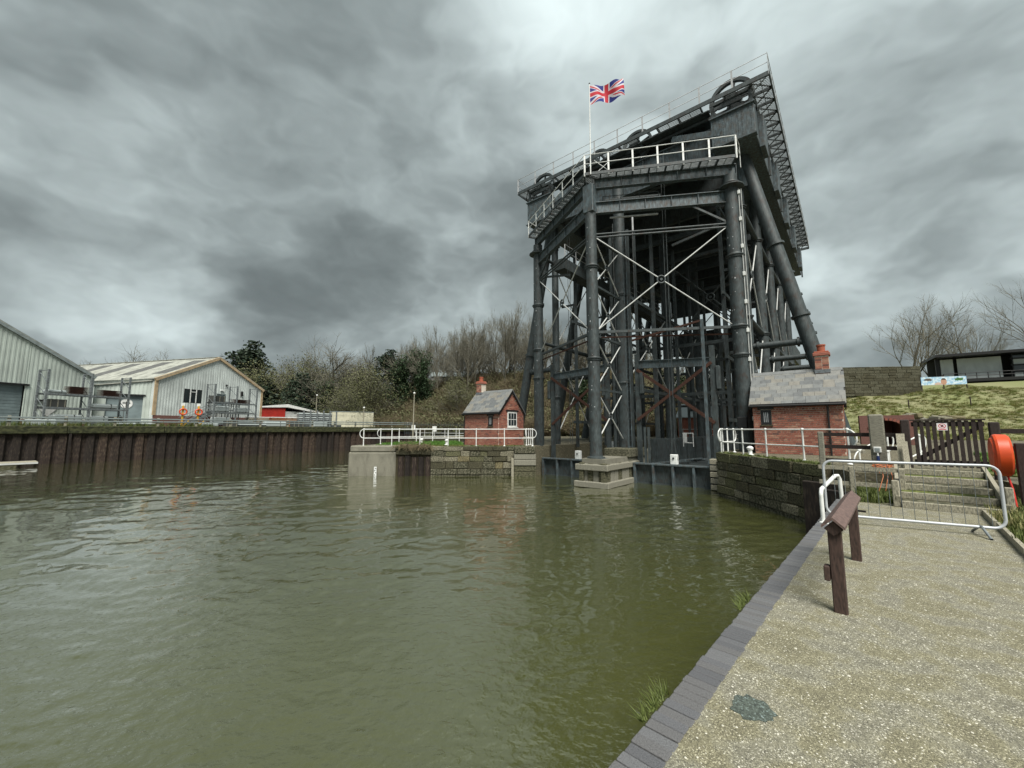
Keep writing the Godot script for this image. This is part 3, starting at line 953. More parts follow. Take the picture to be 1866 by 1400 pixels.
	part("foot_plate", MB.new().bev(Vector3(-0.03, -0.02, 0.05), Vector3(0.1, 0.1, 0.1), 0.015), M.white_paint, hp)
	part("foot_plate", MB.new().bev(PD * 0.75 + PN * 0.2 + Vector3.UP * 0.01, Vector3(0.1, 0.03, 0.1), 0.01), M.white_paint, hp)

# ---------------------------------------------------------------- the boat lift
func lp(s: float, y: float, t: float) -> Vector3:
	return Vector3(s, y, -t)

func column(parent: Node, s: float, t: float, y0: float, y1: float, r: float, collars: Array, m: Material) -> Node:
	var c := part("column", MB.new().tube(lp(s, y0, t), lp(s, y1, t), r * 1.06, r * 0.97, 20), m, parent)
	for y in collars:
		part("collar", MB.new().lathe([Vector2(r, -0.12), Vector2(r + 0.05, -0.11), Vector2(r + 0.055, -0.02), Vector2(r + 0.1, -0.015), Vector2(r + 0.1, 0.035), Vector2(r + 0.03, 0.04), Vector2(r, 0.12)], lp(s, y, t), 20), m, c)
	return c

func ibeam(p: Vector3, q: Vector3, h: float, w: float) -> MB:
	var mb := MB.new()
	mb.bar(p, q, 0.03, h)
	mb.bar(p + Vector3.UP * (h * 0.5), q + Vector3.UP * (h * 0.5), w, 0.035)
	mb.bar(p - Vector3.UP * (h * 0.5), q - Vector3.UP * (h * 0.5), w, 0.035)
	var d := q - p
	var k := int(d.length() / 1.3)
	for i in k + 1:
		var c := p + d * (float(i) / maxf(k, 1))
		mb.bar(c - Vector3.UP * h * 0.48, c + Vector3.UP * h * 0.48, w * 0.8, 0.02, d.normalized())
	return mb

func xbrace(parent: Node, a: Vector3, b: Vector3, c: Vector3, d: Vector3, m: Material, r := 0.035, hub := 0.2) -> void:
	# rods a-d and b-c crossing at a ring hub
	var mid := (a + b + c + d) * 0.25
	var ax := (b - a).cross(c - a).normalized()
	var node := Node3D.new()
	node.name = "cross_brace"
	parent.add_child(node, true)
	for e in [a, b, c, d]:
		var dir: Vector3 = (e - mid).normalized()
		part("rod", MB.new().tube(mid + dir * hub, e, r, -1.0, 8), m, node)
	var ring := []
	var x := (b - a).normalized()
	var y := ax.cross(x)
	for i in 14:
		ring.append(mid + (x * cos(TAU * i / 14) + y * sin(TAU * i / 14)) * hub)
	var hb := MB.new().sweep(ring, hub * 0.24, 7, true)
	hb.tube(mid - ax * 0.05, mid + ax * 0.05, hub * 0.35, -1.0, 10)
	part("hub_ring", hb, M.steel_dark, node)

func railing(parent: Node, pts: Array, h: float, gap: float, m: Material, flat := false, rails := 2, r := 0.022) -> void:
	for k in rails:
		var lv := []
		for p in pts:
			lv.append(p + Vector3.UP * (h * (1.0 - 0.48 * k)))
		part("rail", MB.new().sweep(lv, r, 7), m, parent)
	for i in pts.size() - 1:
		var a: Vector3 = pts[i]
		var b: Vector3 = pts[i + 1]
		var n := maxi(1, roundi(a.distance_to(b) / gap))
		for k in n + (1 if i == pts.size() - 2 else 0):
			var p := a.lerp(b, float(k) / n)
			var mb := MB.new()
			if flat:
				mb.bar(p - Vector3.UP * 0.12, p + Vector3.UP * (h + 0.02), 0.09, 0.02, (b - a).cross(Vector3.UP))
			else:
				mb.tube(p, p + Vector3.UP * (h + 0.01), r * 1.1, -1.0, 8)
			part("railing_post", mb, m, parent)

func grate(c: Vector3, sx: float, sz: float, bs := Basis()) -> MB:
	# open floor grating: flat bars on edge with a frame
	var mb := MB.new()
	var n := int(sz / 0.1)
	for k in n + 1:
		mb.box(c + bs * Vector3(0, 0, -sz * 0.5 + sz * k / n), Vector3(sx, 0.03, 0.034), bs)
	for e in [-1.0, 0.0, 1.0]:
		mb.box(c + bs * Vector3(sx * 0.5 * e, -0.004, 0), Vector3(0.03, 0.036, sz), bs)
	return mb

func wheel(parent: Node, c: Vector3, r: float) -> void:
	var w := Node3D.new()
	w.name = "pulley_wheel"
	parent.add_child(w, true)
	w.position = c
	var bs := Basis(Vector3.RIGHT, PI / 2)
	part("rim", MB.new().lathe([Vector2(r * 0.84, -0.1), Vector2(r, -0.11), Vector2(r, -0.06), Vector2(r * 0.95, -0.02), Vector2(r * 0.95, 0.02), Vector2(r, 0.06), Vector2(r, 0.11), Vector2(r * 0.84, 0.1), Vector2(r * 0.84, -0.1)], Vector3.ZERO, 36, bs), M.steel, w)
	for k in 6:
		var a := TAU * k / 6 + 0.3
		var d := Vector3(cos(a), sin(a), 0)
		part("spoke", MB.new().bar(d * r * 0.16, d * r * 0.87, 0.07, 0.12, Vector3(0, 0, 1)), M.steel, w)
	part("hub", MB.new().tube(Vector3(0, 0, -0.18), Vector3(0, 0, 0.18), r * 0.2, -1.0, 14), M.steel, w)

func rivets(pts: Array, nrm: Vector3, r: float) -> MB:
	var mb := MB.new()
	var x := nrm.cross(Vector3.UP).normalized()
	var y := nrm.cross(x)
	for p in pts:
		for i in 5:
			var a := x * cos(TAU * i / 5) + y * sin(TAU * i / 5)
			var b := x * cos(TAU * (i + 1) / 5) + y * sin(TAU * (i + 1) / 5)
			mb.f3(p + a * r, p + b * r, p + nrm * r * 0.7, (a + nrm).normalized(), (b + nrm).normalized(), nrm)
	return mb

func build_lift() -> void:
	var L := thing("boat_lift", "tall dark steel boat lift on raking legs with a wheel deck and white railings", "boat lift", LO, -YAW)
	var st: Material = M.steel
	# --- front columns
	column(L, 6.25, 0, 1.3, 16.1, 0.34, [11.7, 8.0, 6.55, 15.6], st)
	column(L, -6.25, 0, 1.3, 16.1, 0.33, [11.6, 8.4, 6.4, 15.6], st)
	column(L, 0, -3.6, 1.4, 16.3, 0.3, [11.65, 6.6], st)
	var bp := part("base_plate", MB.new().lathe([Vector2(0.0, 0.0), Vector2(0.46, 0.0), Vector2(0.46, 0.06), Vector2(0.34, 0.1), Vector2(0.31, 0.4)], lp(0, 1.4, -3.6), 20), st, L)
	# pale chips where the paint has gone
	for e in [[6.25, 0.0, 0.345], [0.0, -3.6, 0.305], [-6.25, 0.0, 0.335]]:
		var chips := MB.new()
		for k in 46:
			var an := rr(PI * 0.35, PI * 1.1)
			var dr := Vector3(cos(an), 0, sin(an))
			var p: Vector3 = lp(e[0], rr(2.5, 14.5), e[1]) + dr * (e[2] + 0.006)
			var sd := dr.cross(Vector3.UP)
			var r := rr(0.012, 0.04)
			var pp := []
			for i in 6:
				var a2 := TAU * i / 6
				pp.append(p + (sd * cos(a2) + Vector3.UP * sin(a2) * rr(0.7, 1.5)) * r * rr(0.6, 1.2))
			for i in 6:
				chips.f3(p + dr * 0.003, pp[i], pp[(i + 1) % 6], dr, dr, dr)
		var co := part("paint_chips", chips, M.rail_grey, L)
		co.set_meta("kind", "stuff")
	# column heads
	part("column_head", MB.new().bev(lp(0, 15.5, -3.6), Vector3(0.62, 1.6, 0.62), 0.03), M.steel_beam, L)
	for s in [-6.25, 6.25]:
		part("column_head", MB.new().lathe([Vector2(0.34, 0), Vector2(0.62, 0.05), Vector2(0.62, 0.1), Vector2(0.36, 0.14)], lp(s, 15.35, 0), 20), st, L)
	# --- inner centre columns
	for t in [0.0, 8.0, 16.0, 24.0]:
		column(L, 0.0, t, 1.5, 18.4, 0.34, [11.0, 5.6], M.steel_dark)
	for s in [-0.55, 0.55]:
		part("guide_rail", MB.new().bar(lp(s, 1.6, -0.1), lp(s, 15.0, -0.1), 0.12, 0.16), M.steel, L)
		part("guide_rail", MB.new().bar(lp(s * 1.5, 1.2, 0.3), lp(s * 1.5, 15.0, 0.3), 0.1, 0.1), M.steel_dark, L)
	# --- A frames, five a side
	var at := [2.2, 7.5, 12.8, 18.1, 23.4]
	for sd in [-1.0, 1.0]:
		for i in 5:
			var t: float = at[i]
			var c := column(L, 6.25 * sd, t, 1.6, 18.2, 0.25 if i == 0 else 0.3, [9.0, 15.3, 5.2], st)
			var top := lp(6.6 * sd, 18.3, t)
			var foot := lp(10.1 * sd, 1.6, t)
			var lg := part("raking_leg", MB.new().tube(foot, top, 0.35, 0.31, 20), st, L)
			var dir := (top - foot).normalized()
			for f in [0.42, 0.66]:
				var p := foot.lerp(top, f)
				part("collar", MB.new().tube(p - dir * 0.06, p + dir * 0.06, 0.42, -1.0, 20), st, lg)
			part("leg_shoe", MB.new().bev(foot + Vector3.UP * 0.1, Vector3(1.0, 0.6, 0.9), 0.08), M.concrete, lg)
			for y in [7.3, 12.6]:
				var f2: float = (y - 1.6) / (18.3 - 1.6)
				var q := foot.lerp(top, f2)
				var p0 := lp(6.45 * sd, y, t)
				if y > 10.0 and i > 0:
					continue
				if y > 10.0:
					continue
				var sp := part("strut", MB.new().tube(p0, q, 0.17, -1.0, 14), st, L)
				var dd := (q - p0).normalized()
				part("flange", MB.new().tube(p0 + dd * 0.2, p0 + dd * 0.3, 0.25, -1.0, 14), st, sp)
				part("flange", MB.new().tube(q - dd * 0.5, q - dd * 0.4, 0.25, -1.0, 14), st, sp)
			# gusset between leg and column head
			var gp := PackedVector2Array([Vector2(-0.25, 0), Vector2(0.8, -0.2), Vector2(0.45, 1.7), Vector2(-0.25, 1.7)])
			if sd < 0:
				for k in gp.size():
					gp[k].x = -gp[k].x
			part("gusset", MB.new().extr(gp, lp(6.3 * sd, 16.5, t - 0.22), Basis(Vector3.RIGHT, Vector3.UP, Vector3(0, 0, -1)), 0.44), M.steel_beam, L)
			if i < 4:
				var t2: float = at[i + 1]
				for y in [15.4, 9.0]:
					part("tie_pipe", MB.new().tube(lp(6.25 * sd, y, t + 0.2), lp(6.25 * sd, y, t2 - 0.2), 0.16, -1.0, 12), st, L)
				xbrace(L, lp(6.25 * sd, 15.0, t + 0.2), lp(6.25 * sd, 15.0, t2 - 0.2), lp(6.25 * sd, 9.3, t + 0.2), lp(6.25 * sd, 9.3, t2 - 0.2), M.white_rod, 0.04, 0.28)
				xbrace(L, lp(6.25 * sd, 8.6, t + 0.2), lp(6.25 * sd, 8.6, t2 - 0.2), lp(6.25 * sd, 2.6, t + 0.2), lp(6.25 * sd, 2.6, t2 - 0.2), M.white_rod, 0.04, 0.28)
	# --- front beams
	var C := Vector2(0, -3.6)
	for e in [Vector2(6.25, 0), Vector2(-6.25, 0)]:
		var p := lp(C.x, 0, C.y)
		var q := lp(e.x, 0, e.y)
		var d := (q - p).normalized()
		p += d * 0.25
		part("front_beam", ibeam(p + Vector3.UP * 16.42, q + d * 0.3 + Vector3.UP * 16.42, 0.56, 0.26), M.steel_beam, L)
		part("front_beam", ibeam(p + Vector3.UP * 15.0, q - d * 0.3 + Vector3.UP * 14.95, 0.62, 0.26), M.steel_beam, L)
		for y in [13.32, 13.5]:
			part("front_pipe", MB.new().tube(p + Vector3.UP * y, q - d * 0.3 + Vector3.UP * y, 0.055, -1.0, 8), M.steel_dark, L)
		part("front_tie", MB.new().bar(p + Vector3.UP * 8.02, q - d * 0.3 + Vector3.UP * 8.02, 0.12, 0.14), M.steel_dark, L)
		part("front_tie", MB.new().bar(p + Vector3.UP * 7.8 + Vector3(0, 0, -0.35), q - d * 0.3 + Vector3.UP * 7.7 + Vector3(0, 0, -0.2), 0.07, 0.07), M.rust, L)
		xbrace(L, p + Vector3.UP * 13.3, q - d * 0.33 + Vector3.UP * 13.3, p + Vector3.UP * 8.15, q - d * 0.33 + Vector3.UP * 8.15, M.white_rod, 0.035, 0.2)
		# bracket truss behind the second beam
		part("knee_brace", MB.new().bar(q - d * 0.3 + Vector3.UP * 13.6, q - d * 1.9 + Vector3.UP * 14.6, 0.1, 0.1), M.steel_dark, L)
		part("knee_brace", MB.new().bar(q - d * 0.3 + Vector3.UP * 13.6, q - d * 3.4 + Vector3.UP * 13.0 + Vector3(0, 0, -1.2), 0.12, 0.12), M.steel_dark, L)
		# service gallery between the beams
		var ga := p + d * 0.2 + Vector3(0, 15.36, -0.5)
		var gb := p + d * 3.2 + Vector3(0, 15.36, -0.5)
		railing(L, [ga, gb], 0.55, 0.9, M.steel_dark, false, 3, 0.018)
		part("gallery_panel", MB.new().bar(ga + Vector3(0, 0.3, -0.3), gb + Vector3(0, 0.3, -0.3), 0.03, 0.5), M.grating, L)
	# lamp bar under the second beam
	part("lamp_bar", MB.new().bar(lp(0.8, 14.5, -2.9), lp(3.0, 14.5, -1.6), 0.1, 0.06), M.rail_grey, L)
	# --- stacked bracing between centre front column and inner column
	var lev := [13.6, 10.7, 7.9, 5.0, 2.2]
	for k in 4:
		xbrace(L, lp(0, lev[k] - 0.15, -3.3), lp(0, lev[k] - 0.15, -0.35), lp(0, lev[k + 1] + 0.15, -3.3), lp(0, lev[k + 1] + 0.15, -0.35), M.white_rod, 0.035, 0.18)
		part("panel_tie", MB.new().bar(lp(0, lev[k], -3.3), lp(0, lev[k], -0.3), 0.12, 0.12), M.steel_dark, L)
	for s in [-6.25, 6.25]:
		part("side_tie", MB.new().tube(lp(s, 9.0, 0.2), lp(s, 9.0, 2.1), 0.12, -1.0, 10), st, L)
		part("side_tie", MB.new().tube(lp(s, 15.4, 0.2), lp(s, 15.4, 2.1), 0.12, -1.0, 10), st, L)
	for k in 3:
		var t0 := 0.3 + 8.0 * k
		for y in [11.2, 5.4]:
			part("inner_tie", MB.new().bar(lp(0, y, t0), lp(0, y, t0 + 7.4), 0.16, 0.22), M.steel_dark, L)
		xbrace(L, lp(0, 11.0, t0), lp(0, 11.0, t0 + 7.4), lp(0, 5.6, t0), lp(0, 5.6, t0 + 7.4), M.white_rod, 0.04, 0.26)
	# --- cable conduits and clips on the right front column
	for e in [[6.62, -0.12, 0.022], [6.72, -0.02, 0.018]]:
		part("conduit", MB.new().tube(lp(e[0], 2.0, e[1]), lp(e[0], 15.2, e[1]), e[2], -1.0, 7), M.white_rod, L)
	for k in 9:
		part("junction_box", MB.new().bev(lp(6.63, 3.4 + k * 1.45, -0.14), Vector3(0.12, 0.2, 0.1), 0.01), M.white_paint, L)
	part("switch_box", MB.new().bev(lp(6.2, 3.2, -0.45), Vector3(0.42, 0.55, 0.2), 0.03), M.black_paint, L)
	# --- lower front walkway
	var wk := Node3D.new()
	wk.name = "front_walkway"
	L.add_child(wk)
	var wo := [lp(-6.7, 16.78, -0.5), lp(0, 16.78, -4.15), lp(6.7, 16.78, -0.5)]
	for i in 2:
		var a: Vector3 = wo[i]
		var b: Vector3 = wo[i + 1]
		var d := (b - a).normalized()
		var inn := d.cross(Vector3.UP)
		if inn.z > 0:
			inn = -inn
		var n := 9
		for k in n:
			var p := a.lerp(b, (k + 0.5) / n) + inn * 0.5
			part("floor_panel", grate(p + Vector3.UP * 0.02, (b - a).length() / n - 0.04, 0.92, Basis(d, Vector3.UP, d.cross(Vector3.UP))), M.grating, wk)
		for k in n + 1:
			var p := a.lerp(b, (k + 0.0) / n)
			part("joist", MB.new().bar(p - Vector3.UP * 0.06 + inn * 0.02, p + inn * 1.0 - Vector3.UP * 0.06, 0.07, 0.12), M.steel_dark, wk)
		part("edge_channel", MB.new().bar(a + Vector3.UP * 0.0, b, 0.05, 0.16), M.steel_dark, wk)
		part("edge_channel", MB.new().bar(a + inn, b + inn, 0.05, 0.16), M.steel_dark, wk)
	railing(wk, wo, 1.12, 1.25, M.white_paint, true, 2, 0.024)
	railing(wk, [wo[2], wo[2] + Vector3(0, 0, -1.0)], 1.12, 0.9, M.white_paint, true, 2, 0.024)
	railing(wk, [wo[0], wo[0] + Vector3(0, 0, -1.0)], 1.12, 0.9, M.white_paint, true, 2, 0.024)
	# small white stays by the flag
	part("stay", MB.new().tube(lp(0.4, 17.6, -3.8), lp(1.2, 16.8, -3.2), 0.018, -1.0, 6), M.white_paint, wk)
	part("stay", MB.new().tube(lp(0.5, 16.8, -3.8), lp(1.0, 17.7, -3.1), 0.018, -1.0, 6), M.white_paint, wk)
	# --- main box girders
	for sd in [-1.0, 1.0]:
		var gd := part("box_girder", MB.new().bev(lp(6.45 * sd, 19.1, 13.1), Vector3(2.1, 1.8, 25.4), 0.03), M.steel_beam, L)
		var rp := []
		for k in 9:
			for j in 12:
				rp.append(lp(6.45 * sd - 0.9 + (0.3 * (k / 1.0) if k % 3 != 2 else 0.3 * k - 0.12), 18.3 + j * 0.14, 0.395))
		var rv := part("rivets", rivets(rp, Vector3(0, 0, 1), 0.03), M.steel_beam, gd)
		rv.set_meta("kind", "stuff")
		for t in [0.37]:
			for e in [[18.22, 2.2], [19.98, 2.2]]:
				part("flange", MB.new().box(lp(6.45 * sd, e[0], t + 0.1), Vector3(e[1], 0.07, 0.35)), M.steel_beam, gd)
		# stiffened bays on the outer face, one over each leg
		for i in 5:
			var t: float = at[i]
			part("outer_stiffener", MB.new().bev(lp(7.62 * sd, 19.0, t), Vector3(0.26, 1.9, 1.3), 0.02), M.steel_beam, gd)
			part("outer_stiffener", MB.new().bev(lp(7.56 * sd, 19.0, t + 2.6), Vector3(0.12, 1.9, 0.14), 0.01), M.steel_dark, gd)
		# frames between girder and deck
		for i in 14:
			var t := 0.55 + i * 1.93
			for s in [5.5, 7.35]:
				part("deck_post", MB.new().bar(lp(s * sd, 20.0, t), lp(s * sd, 21.0, t), 0.16, 0.16), M.steel, L)
			if i % 2 == 0:
				part("deck_header", MB.new().bar(lp(5.4 * sd, 20.9, t), lp(7.45 * sd, 20.9, t), 0.18, 0.18), M.steel, L)
	# --- front and rear cross girder plates
	for t in [1.1, 25.2]:
		var cg := part("cross_girder", MB.new().box(lp(0, 18.9, t), Vector3(10.8, 1.9, 0.06)), M.steel_beam, L)
		for k in 9:
			part("stiffener", MB.new().box(lp(-5.2 + k * 1.3, 18.9, t - 0.08), Vector3(0.06, 1.86, 0.1)), M.steel_beam, cg)
		for y in [17.95, 19.85]:
			part("flange", MB.new().box(lp(0, y, t), Vector3(10.8, 0.06, 0.34)), M.steel_beam, cg)
	# sloping gusset plates at the ends of the front girder
	for sd in [-1.0, 1.0]:
		part("sloping_plate", MB.new().bar(lp(3.2 * sd, 20.1, 0.7), lp(5.9 * sd, 19.0, 0.36), 0.04, 0.34), M.steel_beam, L)
	for t in [2.2, 4.9, 7.5, 10.2, 12.8, 15.5, 18.1, 20.8, 23.4]:
		part("deck_girder", MB.new().box(lp(0, 19.3, t), Vector3(10.8, 1.9, 0.3)), M.steel, L)
	for s in [-3.6, -1.2, 1.2, 3.6]:
		part("deck_beam", MB.new().box(lp(s, 20.3, 13.1), Vector3(0.25, 0.5, 24.0)), M.steel, L)
	# --- machinery deck
	var dk := Node3D.new()
	dk.name = "machinery_deck"
	L.add_child(dk)
	for k in 12:
		part("deck_plate", MB.new().box(lp(0, 20.75, 1.55 + k * 2.08), Vector3(10.6, 0.06, 2.03)), M.steel, dk)
	# outer walkway round the deck on brackets
	var y0 := 21.05
	for sd in [-1.0, 1.0]:
		for k in 24:
			var t := 0.75 + k * 1.06
			part("floor_panel", grate(lp(7.85 * sd, y0, t), 0.8, 0.98), M.grating, dk)
			part("bracket", MB.new().bar(lp(7.3 * sd, y0 - 0.1, t - 0.53), lp(8.25 * sd, y0 - 0.1, t - 0.53), 0.06, 0.12), M.steel_dark, dk)
			part("bracket", MB.new().bar(lp(7.45 * sd, y0 - 0.75, t - 0.53), lp(8.25 * sd, y0 - 0.1, t - 0.53), 0.05, 0.05), M.steel_dark, dk)
			part("diagonal", MB.new().bar(lp(7.3 * sd, y0 - 0.06, t - 0.5), lp(8.25 * sd, y0 - 0.06, t + 0.5), 0.05, 0.05), M.steel_dark, dk)
		for s in [7.4, 8.27]:
			part("edge_channel", MB.new().bar(lp(s * sd, y0 - 0.05, 0.2), lp(s * sd, y0 - 0.05, 26.2), 0.06, 0.18), M.steel_dark, dk)
	for tt in [0.2, 26.2]:
		var o := 0.8 if tt < 1.0 else -0.8
		for k in 12:
			var s := -6.8 + k * 1.236
			if k % 3 != 1:
				part("floor_panel", grate(lp(s, y0, tt + o * 0.5), 1.14, 0.72), M.grating, dk)
			part("bracket", MB.new().bar(lp(s - 0.6, y0 - 0.1, tt), lp(s - 0.6, y0 - 0.1, tt + o), 0.06, 0.12), M.steel_dark, dk)
		part("edge_channel", MB.new().bar(lp(-8.27, y0 - 0.05, tt), lp(8.27, y0 - 0.05, tt), 0.06, 0.24), M.steel_dark, dk)
		part("edge_channel", MB.new().bar(lp(-7.4, y0 - 0.05, tt + o), lp(7.4, y0 - 0.05, tt + o), 0.06, 0.18), M.steel_dark, dk)
		part("sill_beam", MB.new().bar(lp(-7.4, 20.55, tt + o), lp(7.4, 20.55, tt + o), 0.12, 0.16), M.steel_dark, dk)
	railing(dk, [lp(-8.25, y0, 0.2), lp(8.25, y0, 0.2), lp(8.25, y0, 26.2), lp(-8.25, y0, 26.2), lp(-8.25, y0, 0.2)], 1.08, 1.6, M.rail_grey, true, 2, 0.02)
	# wheels, bearings and shafts
	for e in [[-6.4, 1.0, 1.05], [-1.9, 1.2, 0.98], [0.9, 1.2, 0.98], [6.4, 1.0, 1.12], [6.4, 6.2, 1.0], [6.4, 11.4, 1.0], [6.4, 16.8, 1.0], [6.4, 22.0, 1.0], [-6.4, 6.2, 1.0], [-6.4, 11.4, 1.0], [-6.4, 16.8, 1.0], [-6.4, 22.0, 1.0], [-1.9, 12.0, 1.0], [0.9, 12.0, 1.0]]:
		wheel(L, lp(e[0], 21.15, e[1]), e[2])
		for o in [-0.45, 0.45]:
			part("bearing_frame", MB.new().extr(PackedVector2Array([Vector2(-0.6, 0), Vector2(0.6, 0), Vector2(0.22, 0.75), Vector2(-0.22, 0.75)]), lp(e[0], 20.5, e[1] + o - 0.05), Basis(Vector3.RIGHT, Vector3.UP, Vector3(0, 0, -1)), 0.1), M.steel, L)
	for s in [-1.9, 0.9]:
		part("machine_housing", MB.new().bev(lp(s + 1.3, 21.3, 2.2), Vector3(1.0, 0.8, 1.2), 0.06), M.steel, L)
	# --- inside: service walkway along the left bay and rear steelwork
	for s in [-4.7]:
		part("gallery_girder", MB.new().box(lp(s, 14.4, 12.4), Vector3(0.9, 0.75, 24.0)), M.steel_dark, L)
		railing(L, [lp(s + 0.42, 14.78, 0.5), lp(s + 0.42, 14.78, 24.4)], 1.0, 1.5, M.rail_grey, true, 2, 0.02)
	for e in [[15.9, 18.0, -5.2, 5.2], [11.3, 13.9, 0.6, 5.2], [11.3, 13.9, -5.2, -0.6]]:
		part("rear_plate", MB.new().box(lp((e[2] + e[3]) * 0.5, (e[0] + e[1]) * 0.5, 25.5), Vector3(e[3] - e[2], e[1] - e[0], 0.3)), M.steel, L)
	for s in [1.3, 2.6, 3.9]:
		part("bent_pipe", MB.new().sweep([lp(s, 13.9, 24.6), lp(s, 15.0, 24.6), lp(s + 0.15, 15.35, 24.6), lp(s + 0.5, 15.5, 24.6), lp(s + 1.4, 15.5, 24.6)], 0.17, 10), M.steel_dark, L)
	for s in [0.7, 2.9, 5.1]:
		part("rear_post", MB.new().bar(lp(s, 1.6, 25.0), lp(s, 16.0, 25.0), 0.24, 0.24), M.steel_dark, L)
	# upper trough to the canal
	for s in [2.9, -2.9]:
		part("aqueduct_trough", MB.new().box(lp(s, 12.9, 37.5), Vector3(4.9, 2.2, 23.0)), M.steel_dark, L)
	for t in [31.0, 38.0]:
		for s in [-5.0, 0.0, 5.0]:
			part("aqueduct_leg", MB.new().tube(lp(s, 1.7, t), lp(s, 11.8, t), 0.3, -1.0, 14), M.steel_dark, L)
	# transverse ties and braces across both bays, caisson guide rails
	for t in [8.0, 16.0, 24.0]:
		for sd in [-1.0, 1.0]:
			for y in [5.4, 9.0, 15.6]:
				part("cross_tie", MB.new().bar(lp(0.3 * sd, y, t), lp(6.1 * sd, y, t), 0.16, 0.24), M.steel, L)
			xbrace(L, lp(0.3 * sd, 15.4, t), lp(6.0 * sd, 15.4, t), lp(0.3 * sd, 9.2, t), lp(6.0 * sd, 9.2, t), M.steel, 0.05, 0.26)
	for t in [3.0, 7.4, 11.0, 15.4, 20.0]:
		for s in [-5.0, -0.85, 0.85, 5.0]:
			part("guide_rail", MB.new().bar(lp(s, 1.6, t), lp(s, 16.2, t), 0.14, 0.2), M.steel, L)
		for s in [-5.0, 5.0]:
			part("rail_tie", MB.new().bar(lp(s, 12.2, t), lp(s * 1.24, 12.2, t), 0.1, 0.14), M.steel, L)
	for s in [-5.05, 5.05]:
		for y in [3.4, 7.0, 10.8, 16.1]:
			part("rail_strake", MB.new().bar(lp(s, y, 2.6), lp(s, y, 21.0), 0.12, 0.2), M.steel, L)
	for k in 8:
		part("deck_hanger", MB.new().bar(lp(-4.4 + k * 1.25, 16.6, 6.0), lp(-4.4 + k * 1.25, 18.4, 6.0), 0.1, 0.1), M.steel, L)
	part("hanger_beam", MB.new().bar(lp(-5.2, 16.5, 6.0), lp(5.2, 16.5, 6.0), 0.2, 0.34), M.steel, L)
	part("hanger_beam", MB.new().bar(lp(-5.2, 16.9, 14.0), lp(5.2, 16.9, 14.0), 0.2, 0.34), M.steel, L)
	# ladder and small bore pipes on the inner column
	for o in [-0.22, 0.22]:
		part("ladder_stile", MB.new().bar(lp(0.5, 1.6, -0.45 + o), lp(0.5, 14.8, -0.45 + o), 0.03, 0.05), M.steel_beam, L)
	for k in 40:
		part("rung", MB.new().tube(lp(0.5, 1.9 + k * 0.32, -0.67), lp(0.5, 1.9 + k * 0.32, -0.23), 0.012, -1.0, 6), M.steel_beam, L)
	for e in [[-0.45, 0.05], [-0.62, 0.035], [0.7, 0.06]]:
		part("service_pipe", MB.new().tube(lp(e[0], 1.6, 0.45), lp(e[0], 16.0, 0.45), e[1], -1.0, 8), M.rail_grey, L)
	# gate frames in both bays
	for sd in [-1.0, 1.0]:
		var a: float = 0.95 * sd
		var b: float = 4.95 * sd
		for s in [a, b]:
			part("guide_post", MB.new().bar(lp(s, 0.8, -0.2), lp(s, 7.2, -0.2), 0.2, 0.24), M.steel_dark, L)
			part("counterweight", MB.new().bev(lp(s + 0.25 * sd, 5.5, -0.25), Vector3(0.2, 1.2, 0.25), 0.03), M.steel, L)
		part("gate_beam", ibeam(lp(a, 6.6, -0.2), lp(b, 6.35, -0.2), 0.42, 0.2), M.steel_beam, L)
		part("rusty_brace", MB.new().bar(lp(a, 6.3, -0.32), lp(b, 3.2, -0.32), 0.05, 0.16), M.rust, L)
		part("rusty_brace", MB.new().bar(lp(a, 3.4, -0.4), lp(b, 6.3, -0.4), 0.05, 0.16), M.rust, L)
	part("tall_post", MB.new().bar(lp(4.75, 1.0, -1.0), lp(4.75, 8.45, -1.0), 0.13, 0.13), M.steel_beam, L)
	part("post_arm", MB.new().bar(lp(4.75, 8.4, -1.0), lp(0.9, 7.95, -0.7), 0.1, 0.1), M.rust, L)
	part("left_post", MB.new().bar(lp(-5.4, 1.0, -0.9), lp(-5.4, 8.1, -0.9), 0.12, 0.12), M.steel_dark, L)
	for s in [3.0, 3.16]:
		part("hoist_rope", MB.new().tube(lp(s, 1.7, -1.05), lp(s, 18.2, -0.9), 0.018, -1.0, 6), M.steel, L)
	for s in [-3.2, -3.05]:
		part("hoist_rope", MB.new().tube(lp(s, 2.0, -0.9), lp(s, 16.0, -0.9), 0.014, -1.0, 6), M.steel_dark, L)
	for dx in [-0.2, 0.2]:
		part("sling", MB.new().tube(lp(3.08, 2.4, -1.05), lp(3.08 + dx, 1.3, -1.05), 0.012, -1.0, 6), M.steel, L)
	# lower caisson lying in the right bay
	var cs := thing("caisson", "dark steel water caisson lying low in the right bay behind the lock gate", "caisson", LO, -YAW)
	for s in [0.95, 4.95]:
		part("side_plate", MB.new().box(lp(s, 1.1, 12.6), Vector3(0.14, 2.4, 22.0)), M.steel_dark, cs)
		for k in 11:
			part("rib", MB.new().box(lp(s + (0.12 if s < 2 else -0.12), 1.1, 2.0 + k * 2.0), Vector3(0.12, 2.2, 0.1)), M.steel_dark, cs)
	part("floor_plate", MB.new().box(lp(2.95, 0.35, 12.6), Vector3(4.0, 0.1, 22.0)), M.steel_dark, cs)
	for s in [0.95, 2.95, 4.95]:
		part("end_post", MB.new().box(lp(s, 1.4, 21.5), Vector3(0.7, 2.9, 0.2)), M.steel_beam, cs)
	part("end_beam", MB.new().box(lp(2.95, 2.9, 21.5), Vector3(4.7, 0.4, 0.24)), M.steel_beam, cs)
	for k in 3:
		part("access_plank", MB.new().bar(lp(1.1 + k * 1.2, 0.9 + 0.1 * k, 0.6 + k), lp(3.4 + k * 0.6, 1.2, 2.8 + k), 0.25, 0.06), M.steel_beam, cs)
